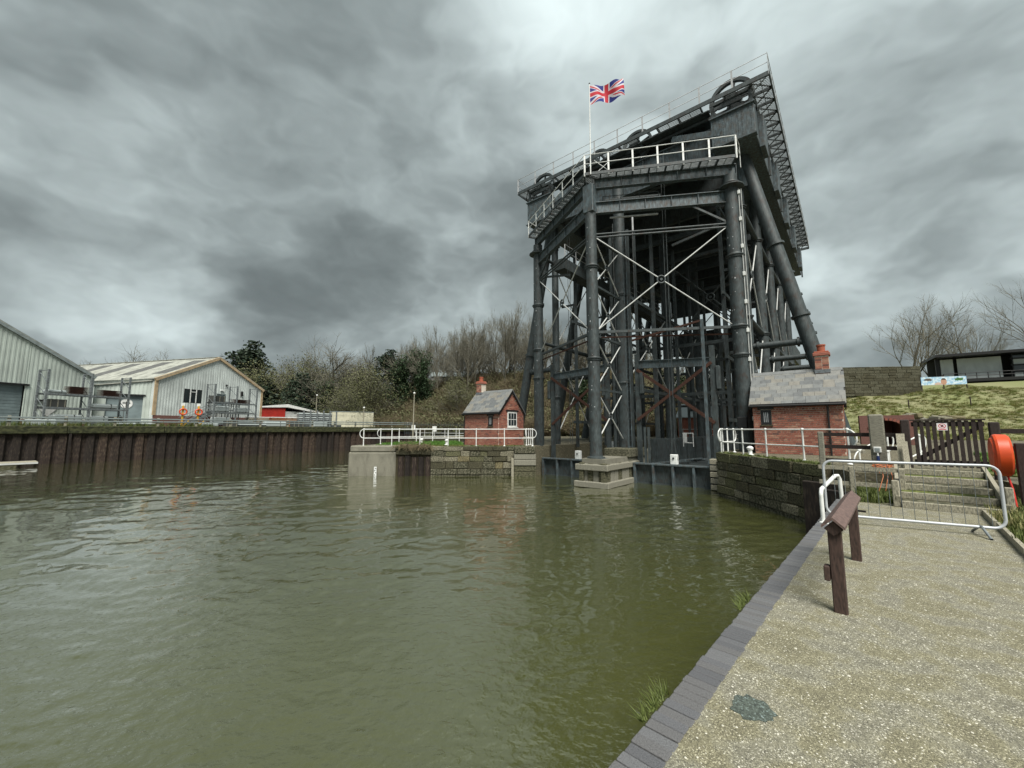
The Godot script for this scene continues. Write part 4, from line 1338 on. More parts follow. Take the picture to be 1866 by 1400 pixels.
	# --- lock gates
	var glab := ["wide dark steel lock gate with white hoist box, right of the timber pier", "narrower looking dark steel lock gate left of the timber pier"]
	for i in 2:
		var a: float = [0.95, -5.15][i]
		var b: float = [5.15, -0.75][i]
		var g := thing("lock_gate", glab[i], "lock gate", LO, -YAW, "lock gates at the foot of the lift")
		part("skin_plate", MB.new().box(lp((a + b) * 0.5, 0.2, -1.0), Vector3(b - a, 1.7, 0.05)), M.steel, g)
		part("top_flange", MB.new().bev(lp((a + b) * 0.5, 1.04, -1.1), Vector3(b - a, 0.09, 0.36), 0.015), M.steel_beam, g)
		for k in 5:
			part("rib", MB.new().bev(lp(a + 0.07 + (b - a - 0.14) * k / 4.0, 0.2, -1.14), Vector3(0.12, 1.62, 0.26), 0.012), M.steel_beam, g)
		part("waling", MB.new().bar(lp(a, -0.02, -1.05), lp(b, -0.02, -1.05), 0.1, 0.14), M.steel_dark, g)
		if i == 0:
			for s in [1.55, 1.75]:
				part("stem_post", MB.new().bar(lp(s, 0.9, -0.9), lp(s, 3.0, -0.9), 0.14, 0.1), M.steel, g)
		part("hoist_box", MB.new().bev(lp(3.08 if i == 0 else -2.6, 1.33, -1.0), Vector3(0.36, 0.52, 0.26), 0.03), M.white_paint, g)
		part("lifting_lug", MB.new().tube(lp(3.08 if i == 0 else -2.6, 1.4, -1.14), lp(3.08 if i == 0 else -2.6, 1.4, -1.12 - 0.05), 0.05, -1.0, 10), M.black_paint, g)
	# flag pole on the walkway corner
	var fp := thing("flagpole", "white flagpole flying a red, white and blue union flag at the walkway corner", "flagpole", lw(0.3, -4.05, 16.7), 0.0)
	part("pole", MB.new().tube(Vector3.ZERO, Vector3(0.05, 5.4, 0), 0.034, 0.022, 10), M.white_paint, fp)
	part("finial", MB.new().lathe([Vector2(0.0, 0.09), Vector2(0.04, 0.06), Vector2(0.045, 0.03), Vector2(0.03, 0.0)], Vector3(0.05, 5.4, 0), 10), M.black_paint, fp)
	var fl := MB.new()
	fl.use_uv = true
	var nx := 28
	var ny := 14
	var fw := 1.98
	var fh := 1.15
	var gp := []
	for i in nx + 1:
		var row := []
		for j in ny + 1:
			var u := float(i) / nx
			var w := float(j) / ny
			var rise := 0.5 * u + 0.06 * sin(u * 6.0 + 0.5) * u + (0.2 * pow(u, 6.0) * (w if w > 0.6 else 0.0))
			var x := 0.06 + u * fw * 0.97
			var zz := 0.16 * sin(u * 8.5 + w * 1.6) * minf(1.0, u * 3.0) + 0.05 * sin(u * 17.0 - w * 4.0) * u
			row.append(Vector3(x, 5.28 - fh + w * fh * (1.0 - 0.12 * u) + rise, zz))
		gp.append(row)
	for i in nx:
		for j in ny:
			var q := [[i, j], [i + 1, j], [i + 1, j + 1], [i, j], [i + 1, j + 1], [i, j + 1]]
			for e in q:
				var ii: int = e[0]
				var jj: int = e[1]
				fl.v.append(gp[ii][jj])
				var du: Vector3 = gp[mini(ii + 1, nx)][jj] - gp[maxi(ii - 1, 0)][jj]
				var dw: Vector3 = gp[ii][mini(jj + 1, ny)] - gp[ii][maxi(jj - 1, 0)]
				fl.n.append(du.cross(dw).normalized())
				fl.uv.append(Vector2(float(ii) / nx, 1.0 - float(jj) / ny))
	# faces run clockwise seen from the camera side
	for i in range(0, fl.v.size(), 3):
		var a := fl.v[i + 1]
		fl.v[i + 1] = fl.v[i + 2]
		fl.v[i + 2] = a
		var b := fl.n[i + 1]
		fl.n[i + 1] = fl.n[i + 2]
		fl.n[i + 2] = b
		var c := fl.uv[i + 1]
		fl.uv[i + 1] = fl.uv[i + 2]
		fl.uv[i + 2] = c
	part("flag", fl, flag_material(), fp)

func flag_material() -> StandardMaterial3D:
	var w := 240
	var h := 140
	var img := Image.create(w, h, false, Image.FORMAT_RGB8)
	var blue := Color(0.06, 0.12, 0.45)
	var white := Color(0.75, 0.74, 0.76)
	var red := Color(0.68, 0.07, 0.15)
	for y in h:
		for x in w:
			var fx := (x + 0.5) / w * 60.0
			var fy := (y + 0.5) / h * 30.0
			var c := blue
			var d1 := (fx * 0.5 - fy) / sqrt(1.25)
			var d2 := (fx * 0.5 + fy - 30.0) / sqrt(1.25)
			if absf(d1) < 3.0 or absf(d2) < 3.0:
				c = white
			var left := fx < 30.0
			if (left and d1 > -2.0 and d1 < 0.0) or (not left and d1 > 0.0 and d1 < 2.0):
				c = red
			if (left and d2 > 0.0 and d2 < 2.0) or (not left and d2 > -2.0 and d2 < 0.0):
				c = red
			if absf(fx - 30.0) < 5.0 or absf(fy - 15.0) < 5.0:
				c = white
			if absf(fx - 30.0) < 3.0 or absf(fy - 15.0) < 3.0:
				c = red
			img.set_pixel(x, y, c)
	var m := StandardMaterial3D.new()
	m.resource_name = "flag_cloth"
	m.albedo_texture = ImageTexture.create_from_image(img)
	m.roughness = 0.8
	m.backlight_enabled = true
	m.backlight = Color(0.08, 0.08, 0.08)
	m.cull_mode = BaseMaterial3D.CULL_DISABLED
	return m

# ---------------------------------------------------------------- brick huts
func brick_face(out: Array, o: Vector3, dx: Vector3, nrm: Vector3, w: float, top: Callable, holes: Array) -> void:
	# collects brick transforms for one wall face: o is its lower left corner, top(x) its height at x
	var bs := Basis(dx, Vector3.UP, dx.cross(Vector3.UP))
	var row := 0
	var y := 0.045
	while y < 6.0:
		var header := row % 4 == 3
		var pitch := 0.118 if header else 0.234
		var x := -pitch * 0.5 if row % 2 else 0.0
		while x < w - 0.02:
			var a := maxf(x, 0.0)
			var b := minf(x + pitch, w)
			x += pitch
			if b - a < 0.05:
				continue
			if y + 0.04 > minf(top.call(a), top.call(b)):
				continue
			var runs := [[a, b]]
			for h in holes:
				if y + 0.035 > h.position.y and y - 0.035 < h.end.y:
					var cut := []
					for e in runs:
						if e[1] <= h.position.x or e[0] >= h.end.x:
							cut.append(e)
						else:
							cut.append([e[0], h.position.x])
							cut.append([h.end.x, e[1]])
					runs = cut
			for e in runs:
				if e[1] - e[0] > 0.035:
					out.append([Transform3D(bs, o + dx * (e[0] + e[1]) * 0.5 + Vector3.UP * y + nrm * (0.006 + rr(-0.003, 0.003))), e[1] - e[0] - 0.016])
		y += 0.0835
		row += 1
		if y > 4.2:
			break

func hut(nm: String, label: String, pos: Vector3, mirror: bool, singles: bool) -> void:
	var W := 3.2
	var D := 2.6
	var HW := 2.25
	var RH := 3.72
	var h := thing(nm, label, "hut", pos, -YAW, "brick huts beside the lift")
	var pent := PackedVector2Array([Vector2(0, -0.1), Vector2(D, -0.1), Vector2(D, HW), Vector2(D * 0.5, RH - 0.06), Vector2(0, HW)])
	var wall := part("wall", MB.new().extr(pent, Vector3.ZERO, Basis(Vector3(0, 0, -1), Vector3.UP, Vector3.RIGHT), W), M.brick_mortar, h)
	# window openings on the front face
	var wx := 0.32 if not mirror else 2.3
	var fh := [Rect2(wx - 0.03, 1.25, 0.42, 0.8)]
	var list := []
	brick_face(list, Vector3.ZERO, Vector3.RIGHT, Vector3(0, 0, 1), W, func(_x): return HW + 0.05, fh)
	var nfront := list.size()
	var gtop := func(x: float) -> float: return HW + (RH - HW) * (1.0 - absf(x - D * 0.5) / (D * 0.5))
	brick_face(list, Vector3(W, 0, 0), Vector3(0, 0, -1), Vector3(1, 0, 0), D, gtop, [Rect2(0.85, 1.2, 1.0, 1.1)] if mirror else [])
	brick_face(list, Vector3(0, 0, -D), Vector3(0, 0, 1), Vector3(-1, 0, 0), D, gtop, [])
	var joined := {}
	var meshes := {}
	for i in list.size():
		var w: float = snappedf(list[i][1], 0.01)
		var xf: Transform3D = list[i][0]
		var mi := [0, 0, 1, 2, 0, 3, 4, 1, 2, 0][rng.randi() % 10] as int
		if singles and i >= nfront - 292 and i < nfront:
			if not meshes.has(w):
				meshes[w] = MB.new().box(Vector3.ZERO, Vector3(w, 0.063, 0.03)).mesh()
			inst("brick", meshes[w], M["brick%d" % mi], wall, xf)
		else:
			if not joined.has(mi):
				joined[mi] = MB.new()
			joined[mi].box(xf.origin, Vector3(w, 0.063, 0.03), xf.basis)
	for k in joined:
		var o := part("brickwork", joined[k], M["brick%d" % k], wall)
		o.set_meta("kind", "stuff")
	# front window, small and dark, with bars
	var wn := part("window", MB.new().box(Vector3(wx + 0.18, 1.62, 0.012), Vector3(0.4, 0.66, 0.05)), M.black_paint, h)
	part("pane", MB.new().box(Vector3(wx + 0.18, 1.62, 0.04), Vector3(0.22, 0.46, 0.01)), M.glass, wn)
	for k in 3:
		part("bar", MB.new().box(Vector3(wx + 0.11 + k * 0.07, 1.62, 0.052), Vector3(0.018, 0.44, 0.012)), M.rail_grey, wn)
	part("lintel", MB.new().bev(Vector3(wx + 0.18, 2.03, 0.03), Vector3(0.62, 0.1, 0.08), 0.01), M.black_paint, wn)
	part("sill", MB.new().bev(Vector3(wx + 0.18, 1.25, 0.03), Vector3(0.5, 0.06, 0.09), 0.01), M.stone2, wn)
	if mirror:
		var gw := part("window", MB.new().box(Vector3(W + 0.012, 1.75, -1.35), Vector3(0.05, 1.02, 0.98)), M.white_paint, h)
		for a in 3:
			for b in 2:
				part("pane", MB.new().box(Vector3(W + 0.035, 1.52 + b * 0.44, -1.07 - a * 0.28), Vector3(0.012, 0.4, 0.24)), M.glass, gw)
		part("sill", MB.new().bev(Vector3(W + 0.05, 1.19, -1.35), Vector3(0.12, 0.07, 1.1), 0.01), M.white_paint, gw)
		part("lintel", MB.new().bev(Vector3(W + 0.03, 2.33, -1.35), Vector3(0.08, 0.1, 1.3), 0.01), M.black_paint, gw)
	# slate roof
	var rise := RH - HW
	var slope := Vector3(0, rise, -D * 0.5)
	var sl := slope.length()
	var up := slope / sl
	var outn := Vector3.RIGHT.cross(up)
	if outn.y < 0:
		outn = -outn
	var roof := part("roof", MB.new().bar(Vector3(W * 0.5, HW, 0) - up * 0.2, Vector3(W * 0.5, HW, 0) + up * sl, W + 0.26, 0.05, outn), M.black_paint, h)
	var back := Vector3(0, rise, D * 0.5).normalized()
	part("rear_slope", MB.new().bar(Vector3(W * 0.5, HW, -D) - back * 0.2, Vector3(W * 0.5, HW, -D) + back * sl, W + 0.26, 0.06, Vector3(0, D * 0.5, -rise).normalized()), M.slate2, roof)
	var rows := 9
	var exp_ := (sl + 0.2) / rows
	for r in rows:
		var x := -0.14 - (0.2 if r % 2 else 0.0)
		while x < W + 0.13:
			var w := rr(0.34, 0.48)
			var a := maxf(x, -0.14)
			var b := minf(x + w, W + 0.14)
			x += w
			if b - a < 0.09:
				continue
			var c := Vector3((a + b) * 0.5, HW, 0) + up * (-0.2 + exp_ * (r + 0.56)) + outn * (0.045 + rr(0.0, 0.006))
			var bs := Basis(Vector3.RIGHT, outn, Vector3.RIGHT.cross(outn)) * Basis(Vector3.RIGHT, 0.05 + rr(-0.008, 0.008)) * Basis(Vector3.UP, rr(-0.012, 0.012))
			part("slate", MB.new().box(Vector3.ZERO, Vector3(b - a - 0.008, 0.022, exp_ * 1.16)), M["slate%d" % (rng.randi() % 4)], roof).transform = Transform3D(bs, c)
	for k in 8:
		var rx := -0.12 + k * (W + 0.24) / 8.0
		var rp := PackedVector2Array([Vector2(-0.13, -0.1), Vector2(0, 0.05), Vector2(0.13, -0.1), Vector2(0.11, -0.12), Vector2(0, 0.02), Vector2(-0.11, -0.12)])
		part("ridge_tile", MB.new().extr(rp, Vector3(rx, RH + 0.05, -D * 0.5), Basis(Vector3(0, 0, 1), Vector3.UP, Vector3.RIGHT), (W + 0.24) / 8.0 - 0.012), M.slate0, roof)
	# barge boards, gutter and downpipe
	for gx in [-0.11, W + 0.09]:
		for dirv in [0, 1]:
			var p := Vector3(gx, HW - 0.06, 0.0 if dirv == 0 else -D)
			var u2 := up if dirv == 0 else back
			part("barge_board", MB.new().bar(p - u2 * 0.2, p + u2 * sl, 0.04, 0.15, Vector3.RIGHT.cross(u2)), M.black_paint, roof)
	part("gutter", MB.new().tube(Vector3(-0.14, HW - 0.13, 0.18), Vector3(W + 0.14, HW - 0.13, 0.18), 0.055, -1.0, 10), M.black_paint, h)
	part("fascia", MB.new().box(Vector3(W * 0.5, HW - 0.1, 0.1), Vector3(W + 0.2, 0.14, 0.1)), M.black_paint, h)
	var dxp := 2.72 if not mirror else 0.03
	part("downpipe", MB.new().sweep([Vector3(dxp, HW - 0.16, 0.17), Vector3(dxp, HW - 0.32, 0.09), Vector3(dxp, -0.02, 0.09)], 0.036, 8), M.black_paint, h)
	# chimney
	var cx := 2.62 if not mirror else 0.3
	var ch := part("chimney", MB.new().box(Vector3(cx, RH + 0.22, -D * 0.5), Vector3(0.5, 0.85, 0.46)), M.brick_mortar, h)
	for r in 9:
		for k in 2:
			var bw := 0.245
			var ox := -0.126 + k * 0.252
			part("brick", MB.new().box(Vector3(cx + ox, RH - 0.15 + r * 0.085, -D * 0.5), Vector3(bw - 0.01, 0.074, 0.475)), M["brick%d" % [4, 2, 0, 4, 3][(r * 2 + k) % 5]], ch)
	part("flashing", MB.new().box(Vector3(cx, RH - 0.07, -D * 0.5), Vector3(0.56, 0.16, 0.52)), M.lead, ch)
	part("cap_course", MB.new().bev(Vector3(cx, RH + 0.7, -D * 0.5), Vector3(0.62, 0.14, 0.58), 0.02), M.brick0, ch)
	part("cap_course", MB.new().bev(Vector3(cx, RH + 0.8, -D * 0.5), Vector3(0.54, 0.08, 0.5), 0.02), M.terracotta, ch)
	part("chimney_pot", MB.new().lathe([Vector2(0.15, 0.0), Vector2(0.15, 0.25), Vector2(0.175, 0.27), Vector2(0.175, 0.33), Vector2(0.12, 0.34), Vector2(0.11, 0.1), Vector2(0, 0.1)], Vector3(cx, RH + 0.83, -D * 0.5), 16), M.terracotta, ch)

func white_rail(label: String, pts: Array, gap: float, group := "white quay railings") -> Node3D:
	var o := thing("railing", label, "railing", pts[0], 0.0, group)
	var loc := []
	for p in pts:
		loc.append(p - pts[0])
	# the top and lower rail join in a rounded end
	var n := loc.size()
	var lv := []
	var d0: Vector3 = (loc[1] - loc[0]).normalized()
	var d1: Vector3 = (loc[n - 1] - loc[n - 2]).normalized()
	var hi := 1.06
	var lo := 0.5
	for i in n:
		lv.append(loc[i] + Vector3.UP * hi)
	for k in 6:
		var a := PI * 0.5 - PI * (k + 1) / 7.0
		lv.append(loc[n - 1] + d1 * cos(a) * 0.25 + Vector3.UP * ((hi + lo) * 0.5 + sin(a) * (hi - lo) * 0.5))
	for i in n:
		lv.append(loc[n - 1 - i] + Vector3.UP * lo)
	for k in 6:
		var a := -PI * 0.5 - PI * (k + 1) / 7.0
		lv.append(loc[0] + d0 * cos(a) * 0.25 + Vector3.UP * ((hi + lo) * 0.5 + sin(a) * (hi - lo) * 0.5))
	part("rail", MB.new().sweep(lv, 0.024, 8, true), M.white_paint, o)
	for i in n - 1:
		var a: Vector3 = loc[i]
		var b: Vector3 = loc[i + 1]
		var m := maxi(1, roundi(a.distance_to(b) / gap))
		for k in m + (1 if i == n - 2 else 0):
			var p := a.lerp(b, float(k) / m)
			var post := part("post", MB.new().tube(p, p + Vector3.UP * 1.08, 0.03, -1.0, 10), M.white_paint, o)
			part("ball", MB.new().lathe([Vector2(0.03, -0.05), Vector2(0.045, -0.03), Vector2(0.05, 0), Vector2(0.045, 0.03), Vector2(0.0, 0.052)], p + Vector3.UP * 1.065, 10), M.white_paint, post)
			part("foot", MB.new().lathe([Vector2(0.08, 0), Vector2(0.08, 0.015), Vector2(0.04, 0.04), Vector2(0.03, 0.06)], p, 10), M.white_paint, post)
	return o

func build_huts() -> void:
	hut("brick_hut", "red brick hut with slate roof and chimney beside the lift's right legs", Vector3(11.12, 1.8, -18.5), false, true)
	hut("brick_hut", "small red brick hut with white paned gable window on the left quay", Vector3(-3.32, 1.8, -28.4), true, false)
	white_rail("white tubular railing along the front of the left stone quay", [Vector3(-9.4, 1.82, -25.6), Vector3(1.3, 1.82, -25.6)], 1.75)
	white_rail("white tubular railing along the back edge of the left quay lawn", [Vector3(-9.4, 1.82, -28.9), Vector3(-5.2, 1.82, -32.8), Vector3(-3.6, 1.82, -34.6)], 1.4)
	white_rail("short white railing between the left hut and the lift", [Vector3(0.95, 1.82, -26.6), Vector3(1.6, 1.82, -28.8)], 0.55)
	white_rail("white tubular railing in front of the right brick hut above the stone wall", [Vector3(9.3, 1.82, -17.85), Vector3(9.55, 1.82, -15.2), Vector3(10.35, 1.82, -12.45)], 1.35)
	white_rail("short white return railing beside the right lock gate", [Vector3(9.35, 1.82, -18.1), Vector3(10.4, 1.82, -18.95)], 0.7)
	white_rail("white ramp handrail behind the post and rail fence", [Vector3(11.9, 1.1, -13.9), Vector3(13.0, 1.62, -14.0)], 0.6)
	white_rail("second white ramp handrail sloping behind the fence post", [Vector3(12.4, 1.1, -13.4), Vector3(13.6, 1.62, -13.5)], 0.6)
	white_rail("long white railing on the far side beyond the lock wells", [lw(-5, 27.0, 1.8), lw(6.0, 27.0, 1.8)], 1.8)
	# low white hatches and bollards
	var bl := ["small white mooring bollard at the corner of the right brick hut", "small white bollard on the left quay lawn edge", "small round white bollard further back on the left quay lawn"]
	var bpos := [Vector3(9.75, 1.82, -16.6), Vector3(-4.25, 1.86, -26.3), Vector3(-6.4, 1.86, -28.6)]
	for i in 3:
		var b := thing("bollard", bl[i], "bollard", bpos[i], 0.0, "white bollards")
		part("post", MB.new().lathe([Vector2(0.15, 0), Vector2(0.15, 0.03), Vector2(0.08, 0.06), Vector2(0.075, 0.2), Vector2(0.12, 0.25), Vector2(0.13, 0.31), Vector2(0.08, 0.37), Vector2(0.0, 0.39)], Vector3.ZERO, 14), M.white_paint, b)
	var wl := ["white steel service hatch frame left of the centre column", "white steel service frame behind the right lock gate"]
	var wp := [lw(-1.0, 0.8, 1.2), lw(1.6, 6.5, 1.7)]
	for i in 2:
		var f := thing("service_frame", wl[i], "frame", wp[i], -YAW, "white service frames")
		for x in [-0.32, 0.32]:
			part("leg", MB.new().tube(Vector3(x, 0, 0), Vector3(x, 0.9, 0), 0.028, -1.0, 8), M.white_paint, f)
		for y in [0.25, 0.9]:
			part("rail", MB.new().tube(Vector3(-0.35, y, 0), Vector3(0.35, y, 0), 0.028, -1.0, 8), M.white_paint, f)
		part("panel", MB.new().box(Vector3(-0.2, 0.58, 0.02), Vector3(0.26, 0.6, 0.02)), M.white_paint, f)
	# dead creeper hanging over the steel piles of the left quay
	var cr := thing("creeper", "tangle of dead brown creeper hanging over the left quay wall", "creeper", Vector3(-6.0, 1.8, -25.15))
	var cm := MB.new()
	for k in 210:
		var p := Vector3(rr(-1.1, 1.0), rr(-0.1, 0.08), rr(-0.25, 0.1))
		var pts := [p]
		var d := Vector3(rr(-1, 1), rr(0.1, 0.5), rr(0.0, 0.5)).normalized()
		for s in 5:
			p += d * rr(0.07, 0.16)
			d = (d + Vector3(rr(-0.5, 0.5), rr(-0.75, 0.0), rr(-0.35, 0.3))).normalized()
			pts.append(p)
		cm.sweep(pts, rr(0.005, 0.013), 4)
	part("stems", cm, M.twig_brown, cr)

# ---------------------------------------------------------------- right side: steps, gate, fences
func build_right() -> void:
	var bs := Basis(PN, Vector3.UP, -PD)
	# timber steps
	var stp := thing("timber_steps", "mossy timber steps climbing from the path to the wooden gate", "steps", pw(9.2, 1.65, 1.4))
	for k in 5:
		var o := PD * (0.5 * k)
		part("riser", MB.new().bev(o + Vector3.UP * (0.06 + 0.12 * k), Vector3(1.28, 0.13, 0.05), 0.01, bs), M.timber_pale, stp)
		part("tread", MB.new().bev(o + PD * 0.27 + Vector3.UP * (0.085 + 0.12 * k), Vector3(1.26, 0.06, 0.5), 0.01, bs), M.grass_ground if k % 2 else M.timber_moss, stp)
	for q in [-0.68, 0.68]:
		part("stringer", MB.new().bar(PN * q + Vector3.UP * 0.1, PN * q + PD * 2.5 + Vector3.UP * 0.62, 0.06, 0.22), M.timber_pale, stp)
		part("newel", MB.new().bev(PN * q * 1.04 + PD * 0.05 + Vector3.UP * 0.25, Vector3(0.1, 0.5, 0.1), 0.012, bs), M.timber_pale, stp)
	# slatted gate
	var g := thing("wooden_gate", "dark brown slatted wooden gate with a small sign at the top of the steps", "gate", pw(12.0, 1.32, 2.03))
	for k in 11:
		part("slat", MB.new().bev(PN * (0.06 + k * 0.103) + Vector3.UP * 0.53, Vector3(0.068, 1.06 + rr(-0.01, 0.01), 0.022), 0.004, bs), M.timber_dark, g)
	for y in [0.1, 0.98]:
		part("rail", MB.new().bev(PN * 0.57 + PD * 0.03 + Vector3.UP * y, Vector3(1.16, 0.1, 0.035), 0.006, bs), M.timber_dark, g)
	part("brace", MB.new().bar(PD * 0.03 + PN * 0.05 + Vector3.UP * 0.15, PD * 0.03 + PN * 1.08 + Vector3.UP * 0.92, 0.03, 0.09), M.timber_dark, g)
	part("top_cap", MB.new().bev(PN * 0.57 + Vector3.UP * 1.08, Vector3(1.2, 0.03, 0.06), 0.006, bs), M.timber_dark, g)
	part("sign", sign_mesh(0.17, 0.165), sign_material(), g).transform = Transform3D(bs, PN * 0.5 - PD * 0.022 + Vector3.UP * 0.92)
	# posts and rails
	var fl := thing("post_fence", "brown post and rail fence left of the wooden gate", "fence", pw(12.0, 1.2, 1.8))
	part("gate_post", MB.new().bev(Vector3.UP * 0.65, Vector3(0.16, 1.35, 0.16), 0.02, bs), M.timber_dark, fl)
	part("tall_post", MB.new().bev(-PN * 0.52 + PD * 0.15 + Vector3.UP * 0.72, Vector3(0.3, 1.5, 0.2), 0.03, bs), M.timber_grey, fl)
	part("post", MB.new().bev(-PN * 1.7 + PD * 0.4 + Vector3.UP * 0.5, Vector3(0.13, 1.05, 0.13), 0.02, bs), M.timber_grey, fl)
	for y in [0.25, 0.62, 0.95]:
		part("rail", MB.new().bar(PD * 0.1 + Vector3.UP * y, -PN * 1.75 + PD * 0.5 + Vector3.UP * y, 0.05, 0.1), M.timber_dark, fl)
	part("leaning_board", MB.new().bar(-PN * 0.1 - PD * 0.6 + Vector3.UP * 0.1, -PN * 0.1 - PD * 0.2 + Vector3.UP * 0.98, 0.15, 0.04, PD), M.timber_pale, fl)
	part("leaning_board", MB.new().bar(-PN * 0.02 - PD * 0.9 + Vector3.UP * -0.2, -PN * 0.04 - PD * 0.45 + Vector3.UP * 0.8, 0.1, 0.04, PD), M.timber_pale, fl)
	var fr := thing("post_fence", "dark brown post and rail fence right of the wooden gate", "fence", pw(12.0, 2.6, 1.8))
	for k in 3:
		part("post", MB.new().bev(PN * (0.0 + 1.5 * k) - PD * 0.12 * k + Vector3.UP * 0.6, Vector3(0.16, 1.3, 0.16), 0.02, bs), M.timber_dark, fr)
	for y in [0.3, 0.68, 1.05]:
		part("rail", MB.new().bar(Vector3.UP * y, PN * 3.2 - PD * 0.26 + Vector3.UP * y, 0.05, 0.1), M.timber_dark, fr)
	var fp := thing("rail_fence", "pale weathered timber rail fence across the end of the path", "fence", pw(10.2, 0.0, 1.4))
	for q in [0.25, 1.05]:
		part("post", MB.new().bev(PN * q + Vector3.UP * 0.3, Vector3(0.1, 0.72, 0.1), 0.01, bs), M.timber_pale, fp)
	for y in [0.28, 0.62]:
		part("rail", MB.new().bar(-PN * 0.35 + Vector3.UP * y, PN * 1.12 + Vector3.UP * y, 0.05, 0.085), M.timber_pale, fp)
	# orange cable on the fence with a plug box
	var cb := thing("extension_cable", "tangled orange extension cable hanging over the timber fence", "cable", pw(11.2, 0.75, 1.98))
	var cp := []
	for k in 60:
		var a := k * 0.55
		cp.append(Vector3(cos(a) * rr(0.1, 0.26), 0.03 + rr(0, 0.06), sin(a) * rr(0.08, 0.2)))
	part("coil", MB.new().sweep(cp, 0.007, 5), M.orange_cord, cb)
	for k in 3:
		part("hanging_cord", MB.new().sweep([Vector3(0.05 * k, 0.04, 0), -PD * 0.75 + Vector3(0.08 * k, 0.1, 0), -PD * 1.08 + Vector3(0.1 * k, -0.1, 0.02), -PD * 1.1 + Vector3(0.14 * k - 0.1, -0.4, 0)], 0.007, 5), M.orange_cord, cb)
	var pb := thing("socket_box", "small white socket box with blue plug on the tall fence post", "socket box", pw(12.03, 0.66, 2.28))
	part("case", MB.new().bev(Vector3.UP * 0.1, Vector3(0.15, 0.14, 0.06), 0.01, bs), M.white_paint, pb)
	part("cover", MB.new().bev(-PD * 0.035 + Vector3.UP * 0.1, Vector3(0.09, 0.08, 0.01), 0.003, bs), M.trim_grey, pb)
	part("plug", MB.new().tube(-PD * 0.05 + Vector3.UP * -0.05, -PD * 0.05 + Vector3.UP * -0.2, 0.03, 0.035, 10), M.blue_plug, pb)
	part("plug_top", MB.new().tube(-PD * 0.05 + Vector3.UP * 0.02, -PD * 0.05 + Vector3.UP * -0.05, 0.012, 0.028, 10), M.white_paint, pb)
	part("lead", MB.new().sweep([-PD * 0.05 + Vector3.UP * -0.2, -PD * 0.06 + Vector3.UP * -0.35, -PD * 0.05 + Vector3.UP * -0.48], 0.008, 6), M.orange_cord, pb)
	# lifebuoy housing
	var lb := thing("lifebuoy_housing", "round orange lifebuoy housing on a dark post beside the steps", "lifebuoy housing", pw(9.65, 2.4, 1.45))
	var ab := Basis(PD, -PN, Vector3.UP)
	part("post", MB.new().bev(PN * 0.2 + Vector3.UP * 0.55, Vector3(0.13, 1.3, 0.13), 0.012, bs), M.timber_dark, lb)
	part("case", MB.new().lathe([Vector2(0.0, -0.08), Vector2(0.34, -0.08), Vector2(0.37, -0.05), Vector2(0.375, 0.08), Vector2(0.36, 0.11), Vector2(0.3, 0.12)], Vector3.UP * 0.98, 40, ab), M.orange, lb)
	part("lid", MB.new().lathe([Vector2(0.32, 0.11), Vector2(0.3, 0.145), Vector2(0.14, 0.155), Vector2(0.0, 0.155)], Vector3.UP * 0.98 - PD * 0.0, 40, ab), M.orange, lb)
	part("strap", MB.new().sweep([Vector3.UP * 0.62 + PN * 0.02, Vector3.UP * 0.4 + PN * 0.05 - PD * 0.05, Vector3.UP * 0.1 + PN * 0.06 - PD * 0.12], 0.016, 6), M.red_strap, lb)
	# young fern at the waterline
	var fe := thing("fern", "bright green fern growing at the foot of the rusted piles", "fern", Vector3(7.75, 0.35, -10.1))
	var fm := MB.new()
	for k in 26:
		var a := rr(0, TAU)
		var d := Vector3(cos(a), 0, sin(a))
		var prev := Vector3.ZERO
		for s in 5:
			var t := (s + 1) / 5.0
			var p := d * t * 0.3 + Vector3.UP * (0.3 * t - 0.28 * t * t) * 1.3
			var sd := d.cross(Vector3.UP) * 0.035 * (1.1 - t)
			fm.flat3(prev - sd, prev + sd, p + sd * 0.6)
			fm.flat3(prev - sd, p + sd * 0.6, p - sd * 0.6)
			prev = p
	part("fronds", fm, M.leaf_fern, fe)
	# rough plants on the bank between the path end and the fence
	grass_patch("bank_grass", "rough green grass on the bank below the timber fence", PackedVector2Array([xz(pw(9.3, 0.3)), xz(pw(12.0, 0.3)), xz(pw(12.0, 0.95)), xz(pw(9.6, 0.95))]), 1.4, 700, 0.14, M.leaf_grass)
	# lawn beyond the fence
	var lawn := PackedVector2Array([xz(pw(13.0, 2.5)), xz(pw(26.0, 3.5)), xz(pw(24.0, 16.0)), xz(pw(12.8, 12.0))])
	struct("far_lawn", MB.new().prism(lawn, 1.7, 1.84), M.grass_ground)
	grass_patch("far_lawn_grass", "bright mown grass beyond the brown fence at the right edge", lawn, 1.84, 3000, 0.1, M.leaf_lawn)
	# retaining wall high on the slope
	var rw := thing("retaining_wall", "dark dry stone retaining wall at the top of the grass slope", "wall")
	stone_wall(rw, Vector3(49.0, 0, -66.0), Vector3(66.0, 0, -64.0), 8.2, 13.0, 0.45, 0.7, 1.5, [M.stone2, M.stone2, M.stone_moss, M.stone_moss], 1.0)
	# culvert arch at the foot of the slope
	var ca := thing("brick_culvert", "dark brick wall with an arched recess at the foot of the grass slope", "culvert", Vector3(25.6, 1.8, -29.0), -0.55)
	var ap := PackedVector2Array([Vector2(-0.45, -0.1), Vector2(0.15, -0.1)])
	for k in 13:
		var a := PI - PI * k / 12.0
		ap.append(Vector2(1.0 + cos(a) * 0.85, 1.1 + sin(a) * 0.6))
	ap.append_array([Vector2(1.85, -0.1), Vector2(2.45, -0.1), Vector2(2.45, 2.05), Vector2(-0.45, 2.05)])
	part("wall", MB.new().extr(ap, Vector3(0, 0, -0.2), Basis(), 0.4), M.brick3, ca)
